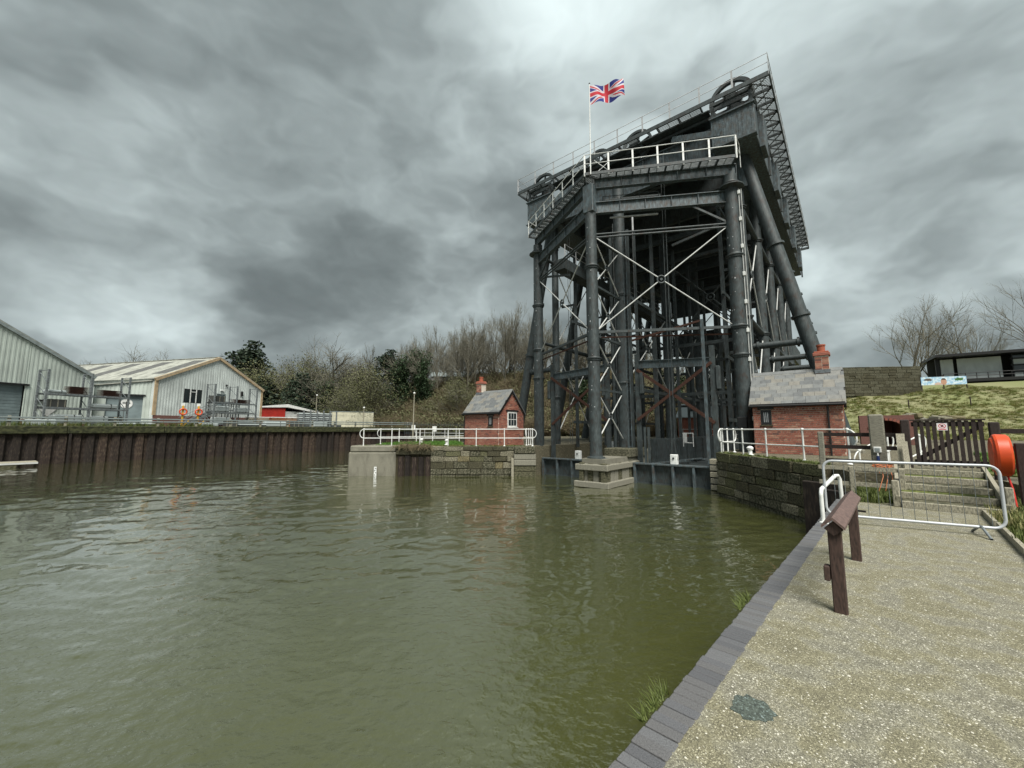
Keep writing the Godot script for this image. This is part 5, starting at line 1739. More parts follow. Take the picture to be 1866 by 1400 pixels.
	part("barrel", MB.new().box(Vector3(0.1, 0.9, -1.4), Vector3(0.12, 2.0, 2.4)).box(Vector3(1.9, 0.9, -1.4), Vector3(0.12, 2.0, 2.4)).box(Vector3(1.0, 1.85, -1.4), Vector3(1.9, 0.12, 2.4)).box(Vector3(1.0, 0.9, -2.6), Vector3(1.9, 2.0, 0.12)), M.brick3, ca)
	for k in 13:
		var a := PI * (k + 0.5) / 13.0
		part("arch_brick", MB.new().box(Vector3(1.0 + cos(a) * 0.93, 1.1 + sin(a) * 0.68, 0.22), Vector3(0.14, 0.18, 0.08), Basis(Vector3(0, 0, 1), a - PI / 2)), M.brick1, ca)
	# tumbled pale stones
	var hl := ["pale tumbled stone blocks heaped on the slope above the wooden gate"]
	var hp := thing("stone_heap", hl[0], "stone heap", Vector3(34.5, 3.3, -33.0))
	for k in 22:
		part("block", MB.new().bev(Vector3(rr(-2.6, 2.6), rr(0.0, 0.6), rr(-0.6, 0.6)), Vector3(rr(0.5, 1.1), rr(0.3, 0.6), rr(0.4, 0.8)), 0.05, Basis.from_euler(Vector3(rr(-0.3, 0.3), rr(0, 3), rr(-0.3, 0.3)))), [M.stone0, M.stone3, M.concrete][k % 3], hp)
	# visitor building on the hill
	var ya := -0.598
	var vb := thing("visitor_centre", "long black framed glass building with a terrace on top of the hill", "building", Vector3(77.2, 11.0, -72.0), ya)
	part("roof", MB.new().box(Vector3(13.6, 4.75, -2.0), Vector3(28.4, 0.45, 9.0)), M.black_paint, vb)
	part("floor_slab", MB.new().box(Vector3(13.0, 0.1, -1.0), Vector3(28.0, 0.5, 10.0)), M.black_paint, vb)
	part("rear_wall", MB.new().box(Vector3(13.0, 2.4, -3.5), Vector3(27.0, 4.4, 0.3)), M.tarp_dark, vb)
	part("white_panel", MB.new().box(Vector3(5.2, 2.5, -0.05), Vector3(5.2, 3.6, 0.2)), M.clad_b, vb)
	part("end_post", MB.new().box(Vector3(0.1, 2.4, 0), Vector3(0.5, 4.4, 0.3)), M.black_paint, vb)
	part("end_window", MB.new().box(Vector3(1.3, 2.5, -0.05), Vector3(1.6, 3.6, 0.1)), M.clad_b, vb)
	for k in 9:
		var x := 9.0 + k * 2.0
		part("mullion", MB.new().box(Vector3(x, 2.4, 0.1), Vector3(0.16, 4.4, 0.2)), M.black_paint, vb)
		for y in [0.95, 2.1, 3.2, 4.1]:
			part("pane", MB.new().box(Vector3(x + 1.0, y, 0.0), Vector3(1.8, 0.85 if y < 4.0 else 0.6, 0.06)), M.glass if (k + int(y)) % 3 else M.clad_b, vb)
	for y in [1.5, 2.65, 3.75]:
		part("transom", MB.new().box(Vector3(17.5, y, 0.1), Vector3(17.5, 0.2, 0.2)), M.black_paint, vb)
	railing(vb, [Vector3(0.0, 0.35, 3.2), Vector3(26.0, 0.35, 3.2)], 1.05, 1.3, M.black_paint, false, 2, 0.05)
	part("terrace", MB.new().box(Vector3(13.0, 0.1, 2.0), Vector3(27.0, 0.35, 3.0)), M.black_paint, vb)
	# printed banner below the terrace
	var bn := thing("banner", "long pale blue printed banner on the fence below the hilltop building", "banner", Vector3(64.3, 9.7, -62.5), -0.35)
	var bm := MB.new()
	bm.use_uv = true
	var bv := [Vector3(0, 0, 0), Vector3(5.4, 0, 0), Vector3(5.4, 1.25, 0), Vector3(0, 1.25, 0)]
	for e in [[0, 2, 1], [0, 3, 2]]:
		for i in e:
			bm.v.append(bv[i])
			bm.n.append(Vector3(0, 0, 1))
			bm.uv.append(Vector2(bv[i].x / 5.4, 1.0 - bv[i].y / 1.25))
	part("print", bm, banner_material(), bn)
	part("backing", MB.new().box(Vector3(2.7, 0.62, -0.03), Vector3(5.4, 1.25, 0.04)), M.trim_grey, bn)
	for x in [0.0, 2.7, 5.4]:
		part("stake", MB.new().bar(Vector3(x, -0.6, -0.1), Vector3(x, 1.5, -0.1), 0.1, 0.1), M.timber_dark, bn)
	for k in 5:
		var sx := 56.0 + k * 6.5
		var sz := -56.5 + k * 2.0
		var sk := thing("fence_stake", ["first", "second", "third", "fourth", "fifth"][k] + " thin dark fence stake from the left along the slope top", "stake", Vector3(sx, ground_y(sx, sz), sz), 0.0, "stakes along the slope")
		part("stake", MB.new().bar(Vector3(0, -0.2, 0), Vector3(0, 1.3, 0), 0.09, 0.09), M.timber_dark, sk)

func sign_mesh(w: float, h: float) -> MB:
	var m := MB.new()
	m.use_uv = true
	var c := [Vector3(-w / 2, -h / 2, 0), Vector3(w / 2, -h / 2, 0), Vector3(w / 2, h / 2, 0), Vector3(-w / 2, h / 2, 0)]
	var u := [Vector2(0, 1), Vector2(1, 1), Vector2(1, 0), Vector2(0, 0)]
	for e in [[0, 2, 1], [0, 3, 2]]:
		for i in e:
			m.v.append(c[i])
			m.n.append(Vector3(0, 0, 1))
			m.uv.append(u[i])
	return m

func sign_material() -> StandardMaterial3D:
	var img := Image.create(64, 60, false, Image.FORMAT_RGB8)
	img.fill(Color(0.92, 0.9, 0.91))
	for y in 60:
		for x in 64:
			var d := Vector2((x - 32) / 1.15, y - 23).length()
			if d < 9 and absf(x - 32) < 9:
				img.set_pixel(x, y, Color(0.12, 0.1, 0.12))
			if (d > 16 and d < 20) or (d < 17 and absf((x - 32) / 1.15 - (y - 23)) < 2.4):
				img.set_pixel(x, y, Color(0.78, 0.15, 0.2))
			if y > 47 and y < 55 and x > 8 and x < 56:
				img.set_pixel(x, y, Color(0.8, 0.2, 0.24))
	var m := StandardMaterial3D.new()
	m.resource_name = "sign_print"
	m.albedo_texture = ImageTexture.create_from_image(img)
	m.roughness = 0.4
	return m

func banner_material() -> StandardMaterial3D:
	var img := Image.create(256, 56, false, Image.FORMAT_RGB8)
	var n := noise(FastNoiseLite.TYPE_SIMPLEX_SMOOTH, 0.05, 4, 15)
	for y in 56:
		for x in 256:
			var c := Color(0.55, 0.72, 0.84).lerp(Color(0.85, 0.9, 0.92), clampf(0.5 + n.get_noise_2d(x, y) * 1.2, 0, 1))
			if Vector2((x - 40) / 30.0, (y - 18) / 12.0).length() + n.get_noise_2d(x * 2, y * 2) * 0.4 < 0.8:
				c = Color(0.34, 0.31, 0.28)
			if Vector2((x - 215) / 32.0, (y - 20) / 13.0).length() + n.get_noise_2d(x * 2, y * 2) * 0.4 < 0.8:
				c = Color(0.25, 0.42, 0.22)
			if Vector2((x - 128) / 17.0, (y - 34) / 24.0).length() < 1.0:
				c = Color(0.3, 0.22, 0.18) if y < 22 else Color(0.72, 0.55, 0.46)
			if Vector2((x - 95) / 20.0, (y - 52) / 14.0).length() < 1.0:
				c = Color(0.78, 0.68, 0.62)
			img.set_pixel(x, y, c)
	var m := StandardMaterial3D.new()
	m.resource_name = "banner_print"
	m.albedo_texture = ImageTexture.create_from_image(img)
	m.roughness = 0.6
	return m

# ---------------------------------------------------------------- left bank: piled quay, yard and sheds
const YY := 3.15
func qk(k: float, off := 0.0, y := 0.0) -> Vector3:    # along the piled quay; off goes inland
	return Vector3(-40.0 + 0.594 * k - 0.805 * off, y, -31.8 - 0.805 * k - 0.594 * off)

func build_left_quay() -> void:
	var poly := PackedVector2Array([xz(qk(-34, 0.6)), xz(qk(41, 0.6)), Vector2(-16.5, -80), Vector2(-60, -104), Vector2(-210, -150), Vector2(-210, -6)])
	struct("yard", MB.new().prism(poly, -1.0, YY - 0.02), M.yard)
	var w := thing("sheet_pile_wall", "long rusty sheet pile quay wall with mossy coping on the left bank", "quay wall")
	var pitch := 0.82
	var meshes := []
	var prof := PackedVector2Array([Vector2(0, 0), Vector2(0.13, 0.2), Vector2(0.53, 0.2), Vector2(0.66, 0), Vector2(0.82, 0), Vector2(0.82, -0.03), Vector2(0.64, -0.03), Vector2(0.51, 0.17), Vector2(0.15, 0.17), Vector2(0.02, -0.03)])
	var X := Vector3(0.594, 0, -0.805)
	var Z := Vector3(0.805, 0, 0.594)
	meshes.append(MB.new().extr(prof, Vector3.ZERO, Basis(X, Z, Vector3.UP), 3.2).mesh())
	meshes.append(MB.new().extr(prof, Vector3.ZERO, Basis(X, Z, Vector3.UP), 3.17).mesh())
	for i in 62:
		var k := -9.5 + i * pitch
		inst("sheet_pile", meshes[i % 2], M["pile%d" % [0, 1, 2, 1, 3, 2, 0, 1][rng.randi() % 8]], w, Transform3D(Basis(), qk(k, 0.0, -0.7)))
	for i in 8:
		var k := -9.5 + i * 6.4
		part("coping", MB.new().bev(qk(k + 3.2, 0.05, 2.83), Vector3(6.38, 0.66, 0.95), 0.05, Basis(X, Vector3.UP, Z)), M.coping_moss, w)
	for k in [3.5, 11.9, 19.0, 27.0]:
		part("pile_stiffener", MB.new().box(qk(k, -0.36, 1.2), Vector3(0.14, 2.6, 0.14), Basis(X, Vector3.UP, Z)), M.pile3, w)
	# crash barrier along the top
	var gr := thing("guard_rail", "weathered metal guard rail on posts along the left quay edge", "guard rail")
	for i in 17:
		var k := -9.0 + i * 3.05
		part("post", MB.new().bev(qk(k, 0.3, YY + 0.38), Vector3(0.2, 0.85, 0.16), 0.02, Basis(X, Vector3.UP, Z)), M.timber_pale, gr)
	for i in 8:
		var a := -9.5 + i * 6.4
		for y in [0.42, 0.68]:
			var rp := MB.new()
			rp.bar(qk(a, 0.2, YY + y), qk(a + 6.36, 0.2, YY + y), 0.03, 0.13)
			rp.bar(qk(a, 0.16, YY + y), qk(a + 6.36, 0.16, YY + y), 0.04, 0.05)
			part("rail", rp, M.trim_grey, gr)
	# rank weeds along the coping
	grass_patch("coping_weeds", "green weeds growing along the coping under the left guard rail", PackedVector2Array([xz(qk(-9, 0.1)), xz(qk(14, 0.1)), xz(qk(14, 1.4)), xz(qk(-9, 1.4))]), YY, 900, 0.3, M.leaf_grass)
	# floating pontoon
	var pn := thing("pontoon", "low floating pontoon with pale edge at the left picture edge", "pontoon", qk(-2.3, -2.2, 0.0), 0.935)
	part("deck", MB.new().bev(Vector3(0.5, 0.34, 0), Vector3(7.0, 0.14, 1.6), 0.03), M.timber_pale, pn)
	part("float", MB.new().bev(Vector3(0.2, 0.05, 0.2), Vector3(5.6, 0.5, 1.3), 0.05), M.timber_moss, pn)
	part("fender", MB.new().bar(Vector3(-3.0, 0.3, 0.85), Vector3(4.0, 0.3, 0.85), 0.06, 0.12), M.white_rod, pn)
	# lifebuoy posts
	var ll := ["yellow lifebuoy post with orange ring, left of the two on the quay", "yellow lifebuoy post with orange ring, right of the two on the quay"]
	for i in 2:
		var p := thing("lifebuoy_post", ll[i], "lifebuoy post", qk([11.2, 12.5][i], 0.5, YY - 0.1), atan2(0.805, 0.594), "lifebuoy posts on the left quay")
		part("post", MB.new().bev(Vector3(0, 1.1, 0), Vector3(0.17, 2.3, 0.12), 0.02), M.yellow, p)
		part("cap", MB.new().bev(Vector3(0, 2.32, 0), Vector3(0.3, 0.3, 0.1), 0.02), M.white_paint, p)
		part("foot_brace", MB.new().bar(Vector3(0.1, 0.1, 0), Vector3(0.55, 0.7, 0), 0.1, 0.08), M.yellow, p)
		var ring := []
		for k in 20:
			ring.append(Vector3(cos(TAU * k / 20) * 0.29, 1.6 + sin(TAU * k / 20) * 0.29, 0.14))
		part("ring", MB.new().sweep(ring, 0.07, 8, true), M.orange, p)

func clad_strip(x0: float, x1: float, y0: float, t0: float, t1: float, ribs := 3) -> MB:
	var mb := MB.new()
	var pl := PackedVector2Array([Vector2(x0, y0), Vector2(x1, y0), Vector2(x1, t1), Vector2(x0, t0)])
	mb.extr(pl, Vector3(0, 0, -0.05), Basis(), 0.05)
	for k in ribs:
		var f := (k + 0.5) / ribs
		var x := lerpf(x0, x1, f)
		var t := lerpf(t0, t1, f)
		var hw := (x1 - x0) / ribs * 0.22
		mb.extr(PackedVector2Array([Vector2(x - hw, y0), Vector2(x + hw, y0), Vector2(x + hw, t), Vector2(x - hw, t)]), Vector3.ZERO, Basis(), 0.035)
	return mb

func shed(nm: String, label: String, pos: Vector3, yaw: float, width: float, eave: float, apex: float, depth: float, apex_x: float, openings: Array, cm: Material, trim: Material, plinth: float, lights: bool) -> Node3D:
	var o := thing(nm, label, "warehouse", pos, yaw)
	var top := func(x: float) -> float: return eave + (apex - eave) * (x / apex_x if x < apex_x else (width - x) / (width - apex_x))
	var cuts := [0.0, width, apex_x]
	for op in openings:
		cuts.append(op[0])
		cuts.append(op[1])
	var x := 0.0
	while x < width:
		cuts.append(x)
		x += 1.0
	cuts.sort()
	for i in cuts.size() - 1:
		var a: float = cuts[i]
		var b: float = cuts[i + 1]
		if b - a < 0.03:
			continue
		var y0 := plinth
		var extra := -1.0
		for op in openings:
			if a >= op[0] - 0.001 and b <= op[1] + 0.001:
				y0 = op[3]
				extra = op[2]
		part("cladding_panel", clad_strip(a + 0.004, b - 0.004, y0, top.call(a), top.call(b), maxi(1, roundi((b - a) * 3))), cm, o)
		if extra > plinth + 0.05:
			part("cladding_panel", clad_strip(a + 0.004, b - 0.004, plinth, extra, extra, maxi(1, roundi((b - a) * 3))), cm, o)
	if plinth > 0.05:
		var pb := 0.0
		var segs := []
		for op in openings:
			if op[2] < plinth:
				segs.append([pb, op[0]])
				pb = op[1]
		segs.append([pb, width])
		for s in segs:
			if s[1] - s[0] > 0.05:
				part("brick_plinth", MB.new().box(Vector3((s[0] + s[1]) * 0.5, plinth * 0.5, 0.0), Vector3(s[1] - s[0], plinth, 0.16)), M.brick3, o)
	# side and rear walls
	for sx in [0.02, width - 0.02]:
		for k in int(depth / 3.0):
			part("side_panel", MB.new().box(Vector3(sx, eave * 0.5, -0.06 - depth / int(depth / 3.0) * (k + 0.5)), Vector3(0.06, eave, depth / int(depth / 3.0) - 0.02)), cm, o)
	part("rear_wall", MB.new().extr(PackedVector2Array([Vector2(0, 0), Vector2(width, 0), Vector2(width, eave), Vector2(apex_x, apex), Vector2(0, eave)]), Vector3(0, 0, -depth), Basis(), 0.1), cm, o)
	# roof of long sheets, some of them rooflights
	var n := int(depth / 1.15)
	for side in 2:
		var e0 := Vector3(-0.25, eave - 0.13, 0) if side == 0 else Vector3(width + 0.25, eave - 0.13, 0)
		var r0 := Vector3(apex_x, apex + 0.02, 0)
		for k in n:
			var z := 0.25 - (depth + 0.4) * (k + 0.5) / n
			var wid := (depth + 0.4) / n - 0.015
			var light := lights and (k % 5 == 1 or k % 5 == 2)
			var off := Vector3(0, 0.06, z)
			var lm := r0 - e0
			if light:
				part("roof_sheet", MB.new().bar(e0 + off, e0 + lm * 0.22 + off, wid, 0.05), M.roof_sheet, o)
				part("rooflight", MB.new().bar(e0 + lm * 0.22 + off, e0 + lm * 0.88 + off, wid, 0.045), M.rooflight, o)
				part("roof_sheet", MB.new().bar(e0 + lm * 0.88 + off, r0 + off, wid, 0.05), M.roof_sheet, o)
			else:
				part("roof_sheet", MB.new().bar(e0 + off, r0 + off, wid, 0.05), M.roof_sheet, o)
		part("verge_trim", MB.new().bar(e0 + Vector3(0, -0.05, 0.12), r0 + Vector3(0, -0.05, 0.12), 0.24, 0.36), trim, o)
	part("ridge_cap", MB.new().box(Vector3(apex_x, apex + 0.12, -depth * 0.5), Vector3(0.5, 0.06, depth)), M.roof_sheet, o)
	for sx in [0.0, width]:
		part("corner_trim", MB.new().box(Vector3(sx, (plinth + eave) * 0.5, 0.03), Vector3(0.34, eave - plinth, 0.14)), trim, o)
	return o

func roller_door(o: Node, x0: float, x1: float, h: float) -> Node:
	var d := part("roller_door", MB.new().box(Vector3((x0 + x1) * 0.5, h * 0.5, -0.32), Vector3(x1 - x0, h, 0.06)), M.shutter, o)
	var n := int(h / 0.3)
	for k in n:
		part("door_slat", MB.new().box(Vector3((x0 + x1) * 0.5, (k + 0.5) * h / n, -0.275), Vector3(x1 - x0 - 0.02, h / n - 0.03, 0.03)), M.shutter, d)
	part("door_hood", MB.new().box(Vector3((x0 + x1) * 0.5, h + 0.06, 0.06), Vector3(x1 - x0 + 0.5, 0.16, 0.2)), M.black_paint, d)
	return d

func rack(label: String, pos: Vector3, yaw: float, bays: int, bw: float, levels: Array, ph: float) -> Node3D:
	var o := thing("storage_rack", label, "rack", pos, yaw, "steel storage racks in the yard")
	for i in bays + 1:
		for z in [0.0, -1.3]:
			part("upright", MB.new().bar(Vector3(i * bw, -0.05, z), Vector3(i * bw, ph, z), 0.14, 0.14), M.galv, o)
		for k in 4:
			var y0 := 0.4 + k * ph / 4.4
			part("lacing", MB.new().bar(Vector3(i * bw, y0, 0), Vector3(i * bw, y0 + ph / 5.0, -1.3), 0.05, 0.05), M.galv, o)
		part("top_tie", MB.new().bar(Vector3(i * bw, ph - 0.1, 0), Vector3(i * bw, ph - 0.1, -1.3), 0.06, 0.06), M.galv, o)
	for i in bays:
		for y in levels:
			for z in [0.06, -1.36]:
				part("beam", MB.new().bar(Vector3(i * bw + 0.07, y, z), Vector3(i * bw + bw - 0.07, y, z), 0.06, 0.18), M.galv, o)
	return o

func goods(kind: int, label: String, pos: Vector3, yaw: float, w: float, h: float) -> void:
	var names := ["rusty_mesh_stack", "wrapped_bundle", "crate", "pipe_bundle"]
	var cats := ["mesh stack", "bundle", "crate", "pipe bundle"]
	var o := thing(names[kind], label, cats[kind], pos, yaw, "goods stored in the yard")
	if kind == 0:
		for k in int(h / 0.11):
			part("mesh_sheet", MB.new().box(Vector3(rr(-0.05, 0.05), 0.05 + k * 0.11, 0), Vector3(w * rr(0.9, 1.0), 0.035, 1.1)), M.rust, o)
	elif kind == 1:
		part("wrap", MB.new().bev(Vector3(0, h * 0.5, 0), Vector3(w, h, 0.9), minf(0.14, h * 0.3)), M.wrap, o)
		part("band", MB.new().box(Vector3(w * 0.2, h * 0.5, 0), Vector3(0.05, h + 0.02, 0.92)), M.tarp_dark, o)
		part("runner", MB.new().box(Vector3(0, 0.03, 0.2), Vector3(w * 0.9, 0.07, 0.1)), M.timber_pale, o)
	elif kind == 2:
		part("box", MB.new().bev(Vector3(0, h * 0.5, 0), Vector3(w, h, 0.9), 0.02), M.tarp_dark, o)
		for k in 3:
			part("batten", MB.new().box(Vector3(-w * 0.4 + k * w * 0.4, h * 0.5, 0.46), Vector3(0.08, h, 0.03)), M.timber_grey, o)
	else:
		for r in int(h / 0.17):
			for k in 5:
				part("pipe", MB.new().tube(Vector3(-w * 0.5, 0.1 + r * 0.17, -0.4 + k * 0.2 + (0.1 if r % 2 else 0.0)), Vector3(w * 0.5, 0.1 + r * 0.17, -0.4 + k * 0.2 + (0.1 if r % 2 else 0.0)), 0.085, -1.0, 8), M.wrap if r % 2 else M.galv, o)

func build_yard() -> void:
	var yaw := 1.318
	var X := Vector3(cos(yaw), 0, -sin(yaw))
	var Z := Vector3(sin(yaw), 0, cos(yaw))
	# shed with the tan trim
	var p2 := Vector3(-42.9, YY, -48.0)
	var b := shed("warehouse", "pale clad warehouse with tan edge trim and striped rooflights, right of the two sheds", p2, yaw, 14.9, 5.85, 9.6, 28.0, 7.6, [[3.3, 5.6, 3.1, 4.9], [7.6, 8.9, 2.3, 4.55]], M.clad_b, M.trim_tan, 1.4, true)
	var wn := part("window", MB.new().box(Vector3(4.45, 4.0, -0.04), Vector3(2.3, 1.8, 0.06)), M.black_paint, b)
	for k in 3:
		part("pane", MB.new().box(Vector3(3.72 + k * 0.74, 4.0, 0.0), Vector3(0.62, 1.6, 0.03)), M.glass, wn)
	for x in [4.09, 4.83]:
		part("mullion", MB.new().box(Vector3(x, 4.0, 0.02), Vector3(0.1, 1.75, 0.08)), M.white_paint, wn)
	part("transom", MB.new().box(Vector3(4.46, 4.55, 0.025), Vector3(0.7, 0.08, 0.08)), M.white_paint, wn)
	var dr := part("door", MB.new().box(Vector3(8.25, 3.42, -0.03), Vector3(1.3, 2.3, 0.06)), M.shutter, b)
	for x in [7.62, 8.88]:
		part("frame", MB.new().box(Vector3(x, 3.42, 0.03), Vector3(0.1, 2.35, 0.1)), M.trim_grey, dr)
	part("frame", MB.new().box(Vector3(8.25, 4.6, 0.03), Vector3(1.4, 0.1, 0.1)), M.trim_grey, dr)
	part("wall_lamp", MB.new().bev(Vector3(8.3, 5.1, 0.1), Vector3(0.5, 0.14, 0.14), 0.02), M.white_paint, b)
	part("wall_lamp", MB.new().bev(Vector3(8.9, 5.9, 0.14), Vector3(0.2, 0.2, 0.2), 0.02), M.black_paint, b)
	part("camera_cluster", MB.new().bev(Vector3(11.4, 4.9, 0.14), Vector3(0.3, 0.7, 0.24), 0.04), M.black_paint, b)
	part("flue", MB.new().tube(Vector3(6.4, 1.3, 0.3), Vector3(6.4, 4.3, 0.3), 0.09, -1.0, 8), M.tarp_dark, b)
	# near shed, cut by the picture edge
	var p1 := Vector3(-46.5, YY, -44.0) - X * 19.0
	var a := shed("warehouse", "grey green clad warehouse with a large roller door at the left picture edge", p1, yaw, 19.0, 5.6, 11.0, 26.0, 9.5, [[8.6, 13.9, 0.0, 4.0]], M.clad, M.trim_grey, 0.7, false)
	roller_door(a, 8.6, 13.9, 4.0)
	var sg := part("wall_sign", MB.new().extr(PackedVector2Array([Vector2(14.9, 1.9), Vector2(16.5, 1.9), Vector2(15.7, 1.0)]), Vector3(0, 0, 0.05), Basis(), 0.03), M.white_rod, a)
	part("wall_sign_board", MB.new().box(Vector3(15.7, 1.96, 0.07), Vector3(1.6, 0.07, 0.04)), M.black_paint, a)
	part("wall_lamp", MB.new().bev(Vector3(15.0, 2.6, 0.14), Vector3(0.5, 0.16, 0.18), 0.02), M.black_paint, a)
	# lean-to between them
	var lt := thing("lean_to", "low clad lean-to with grey door and round white sign between the warehouses", "lean-to", Vector3(-47.2, YY, -45.0), atan2(3.4, 3.9))
	var lw_ := 5.2
	for k in 5:
		var x0 := k * 1.04
		var x1 := x0 + 1.04
		var y0 := 3.7 if x0 > 0.9 and x1 < 4.3 else 0.0
		part("cladding_panel", clad_strip(x0 + 0.004, x1 - 0.004, y0, 4.6 + x0 * 0.2, 4.6 + x1 * 0.2, 3), M.clad, lt)
	var ld := part("door", MB.new().box(Vector3(2.6, 1.85, -0.25), Vector3(3.2, 3.7, 0.06)), M.shutter, lt)
	part("seam", MB.new().box(Vector3(2.6, 1.85, -0.21), Vector3(0.04, 3.6, 0.02)), M.tarp_dark, ld)
	part("door_hood", MB.new().box(Vector3(2.6, 3.75, 0.05), Vector3(3.5, 0.14, 0.2)), M.black_paint, ld)
	part("round_sign", MB.new().tube(Vector3(2.75, 2.7, -0.21), Vector3(2.75, 2.7, -0.17), 0.55, -1.0, 24), M.white_paint, ld)
	part("sign_bar", MB.new().box(Vector3(2.75, 2.78, -0.155), Vector3(0.66, 0.12, 0.02)), M.tarp_dark, ld)
	part("sign_bar", MB.new().box(Vector3(2.75, 2.55, -0.15), Vector3(0.09, 0.8, 0.02)), M.tarp_dark, ld)
	part("roof", MB.new().bar(Vector3(-0.2, 4.66, -3.0), Vector3(lw_ + 0.2, 5.7, -3.0), 6.4, 0.1), M.roof_sheet, lt)
	# racks with stored goods
	var ry := atan2(6.0, 1.6)
	var r1 := Vector3(-43.9, YY, -37.6)
	rack("tall galvanised storage rack in front of the near grey green warehouse", r1, ry, 2, 3.3, [0.35, 1.75, 3.1], 5.4)
	var rx := Vector3(cos(ry), 0, -sin(ry))
	var rz := Vector3(sin(ry), 0, cos(ry))
	var gl := [[0, "rusty mesh sheets stacked on the top shelf of the near rack", 2.5, 3.2, 1.6, 0.85], [0, "smaller rusty mesh stack on the right end of the near rack", 5.2, 3.2, 1.6, 0.7], [2, "dark crate on the middle shelf at the left of the near rack", 1.0, 1.85, 1.3, 0.75], [1, "pale wrapped bundle on the middle shelf of the near rack", 4.8, 1.85, 2.2, 0.5], [1, "pale wrapped bundle on the bottom shelf, left bay of the near rack", 1.9, 0.45, 2.2, 0.7], [1, "pale wrapped bundle on the bottom shelf, right bay of the near rack", 4.4, 0.45, 1.6, 0.65], [2, "dark crate on the bottom shelf, right end of the near rack", 6.0, 0.45, 0.9, 0.6], [1, "low wrapped bundle on the top shelf, left end of the near rack", 0.9, 3.2, 1.4, 0.3]]
	for e in gl:
		goods(e[0], e[1], r1 + rx * e[2] - rz * 0.65 + Vector3.UP * e[3], ry, e[4], e[5])
	var ry2 := atan2(6.2, 1.5)
	var r2 := Vector3(-38.7, YY, -52.0)
	rack("galvanised storage rack in front of the tan trimmed warehouse", r2, ry2, 2, 3.2, [0.4, 1.9, 3.2], 5.6)
	var rx2 := Vector3(cos(ry2), 0, -sin(ry2))
	var rz2 := Vector3(sin(ry2), 0, cos(ry2))
	var gl2 := [[2, "dark red crate load on the top shelf, left of the far rack", 0.9, 3.3, 1.6, 0.8], [0, "rusty mesh stack on the top shelf, right of the far rack", 4.4, 3.3, 2.4, 0.6], [1, "wrapped pale bundle on the middle shelf, left of the far rack", 1.5, 2.0, 1.9, 0.8], [1, "wrapped pale bundle on the middle shelf, right of the far rack", 4.6, 2.0, 1.8, 0.7], [1, "white sheeted load on the bottom shelf of the far rack", 1.6, 0.5, 2.4, 0.8], [3, "pipe bundle on the bottom shelf of the far rack", 4.8, 0.5, 2.6, 0.5]]
	for e in gl2:
		goods(e[0], e[1], r2 + rx2 * e[2] - rz2 * 0.65 + Vector3.UP * e[3], ry2, e[4], e[5])
	var yl := [[1, 2.0, "pale wrapped bundle on the ground left of the near rack's foot", 2.0, 0.6], [3, 8.2, "pipe bundle on the ground behind the guard rail, left of the rings", 3.0, 0.5], [1, 14.2, "pale wrapped bundle on the ground right of the lifebuoy posts", 2.2, 0.5], [2, 16.4, "dark crate on the ground in front of the far rack", 1.2, 0.7], [3, 18.6, "pipe bundle on the ground before the red shed", 3.2, 0.5], [1, 21.4, "long pale wrapped bundle on the ground before the red shed", 2.6, 0.7], [2, 24.0, "dark crate on the ground left of the pipe rack", 1.4, 0.8], [1, 27.2, "pale wrapped bundle on the ground right of the pipe rack", 2.0, 0.8]]
	for e in yl:
		goods(e[0], e[2], qk(e[1], 3.2 + 0.4 * (e[0] % 2), YY - 0.02), 0.935, e[3], e[4])
	# steel stair to the upper door
	var sx := thing("steel_stair", "grey steel stair and landing up to the warehouse's upper door", "stair", p2 + Z * 1.2 + X * 2.2, yaw)
	for k in 9:
		part("tread", MB.new().box(Vector3(0.4 + k * 0.5, 0.25 + k * 0.25, 0), Vector3(0.3, 0.05, 1.0)), M.galv, sx)
	for z in [-0.5, 0.5]:
		part("stringer", MB.new().bar(Vector3(0.1, 0.1, z), Vector3(4.8, 2.4, z), 0.06, 0.22), M.galv, sx)
		for y in [0.55, 1.05]:
			part("handrail", MB.new().tube(Vector3(0.2, 0.1 + y, z), Vector3(4.8, 2.4 + y, z), 0.035, -1.0, 7), M.galv, sx)
			part("handrail", MB.new().tube(Vector3(4.8, 2.4 + y, z), Vector3(7.6, 2.4 + y, z), 0.035, -1.0, 7), M.galv, sx)
		for x in [5.0, 6.3, 7.5]:
			part("leg", MB.new().bar(Vector3(x, 0, z), Vector3(x, 3.4, z), 0.09, 0.09), M.galv, sx)
	part("landing", MB.new().box(Vector3(6.2, 2.35, 0), Vector3(2.8, 0.1, 1.1)), M.galv, sx)
	# red fronted shed
	var rb := thing("red_shed", "low shed with bright red door panel and white roof beyond the racks", "shed", Vector3(-42.0, YY, -66.5), 0.95)
	part("front_panel", MB.new().box(Vector3(2.1, 1.7, 0), Vector3(4.2, 3.4, 0.12)), M.red_panel, rb)
	part("vent", MB.new().box(Vector3(1.3, 1.3, 0.08), Vector3(0.6, 0.5, 0.05)), M.tarp_dark, rb)
	part("side_wall", MB.new().box(Vector3(7.8, 1.4, -0.2), Vector3(7.2, 2.8, 0.12)), M.white_rod, rb)
	part("rear_wall", MB.new().box(Vector3(5.7, 1.4, -7.0), Vector3(11.4, 2.8, 0.12)), M.white_rod, rb)
	part("end_wall", MB.new().box(Vector3(0.0, 1.7, -3.5), Vector3(0.12, 3.4, 7.0)), M.white_rod, rb)
	part("roof", MB.new().extr(PackedVector2Array([Vector2(-0.2, 3.42), Vector2(4.5, 4.05), Vector2(12.2, 2.45), Vector2(12.2, 2.3), Vector2(4.5, 3.5), Vector2(-0.2, 3.3)]), Vector3(0, 0, -7.2), Basis(), 7.5), M.white_paint, rb)
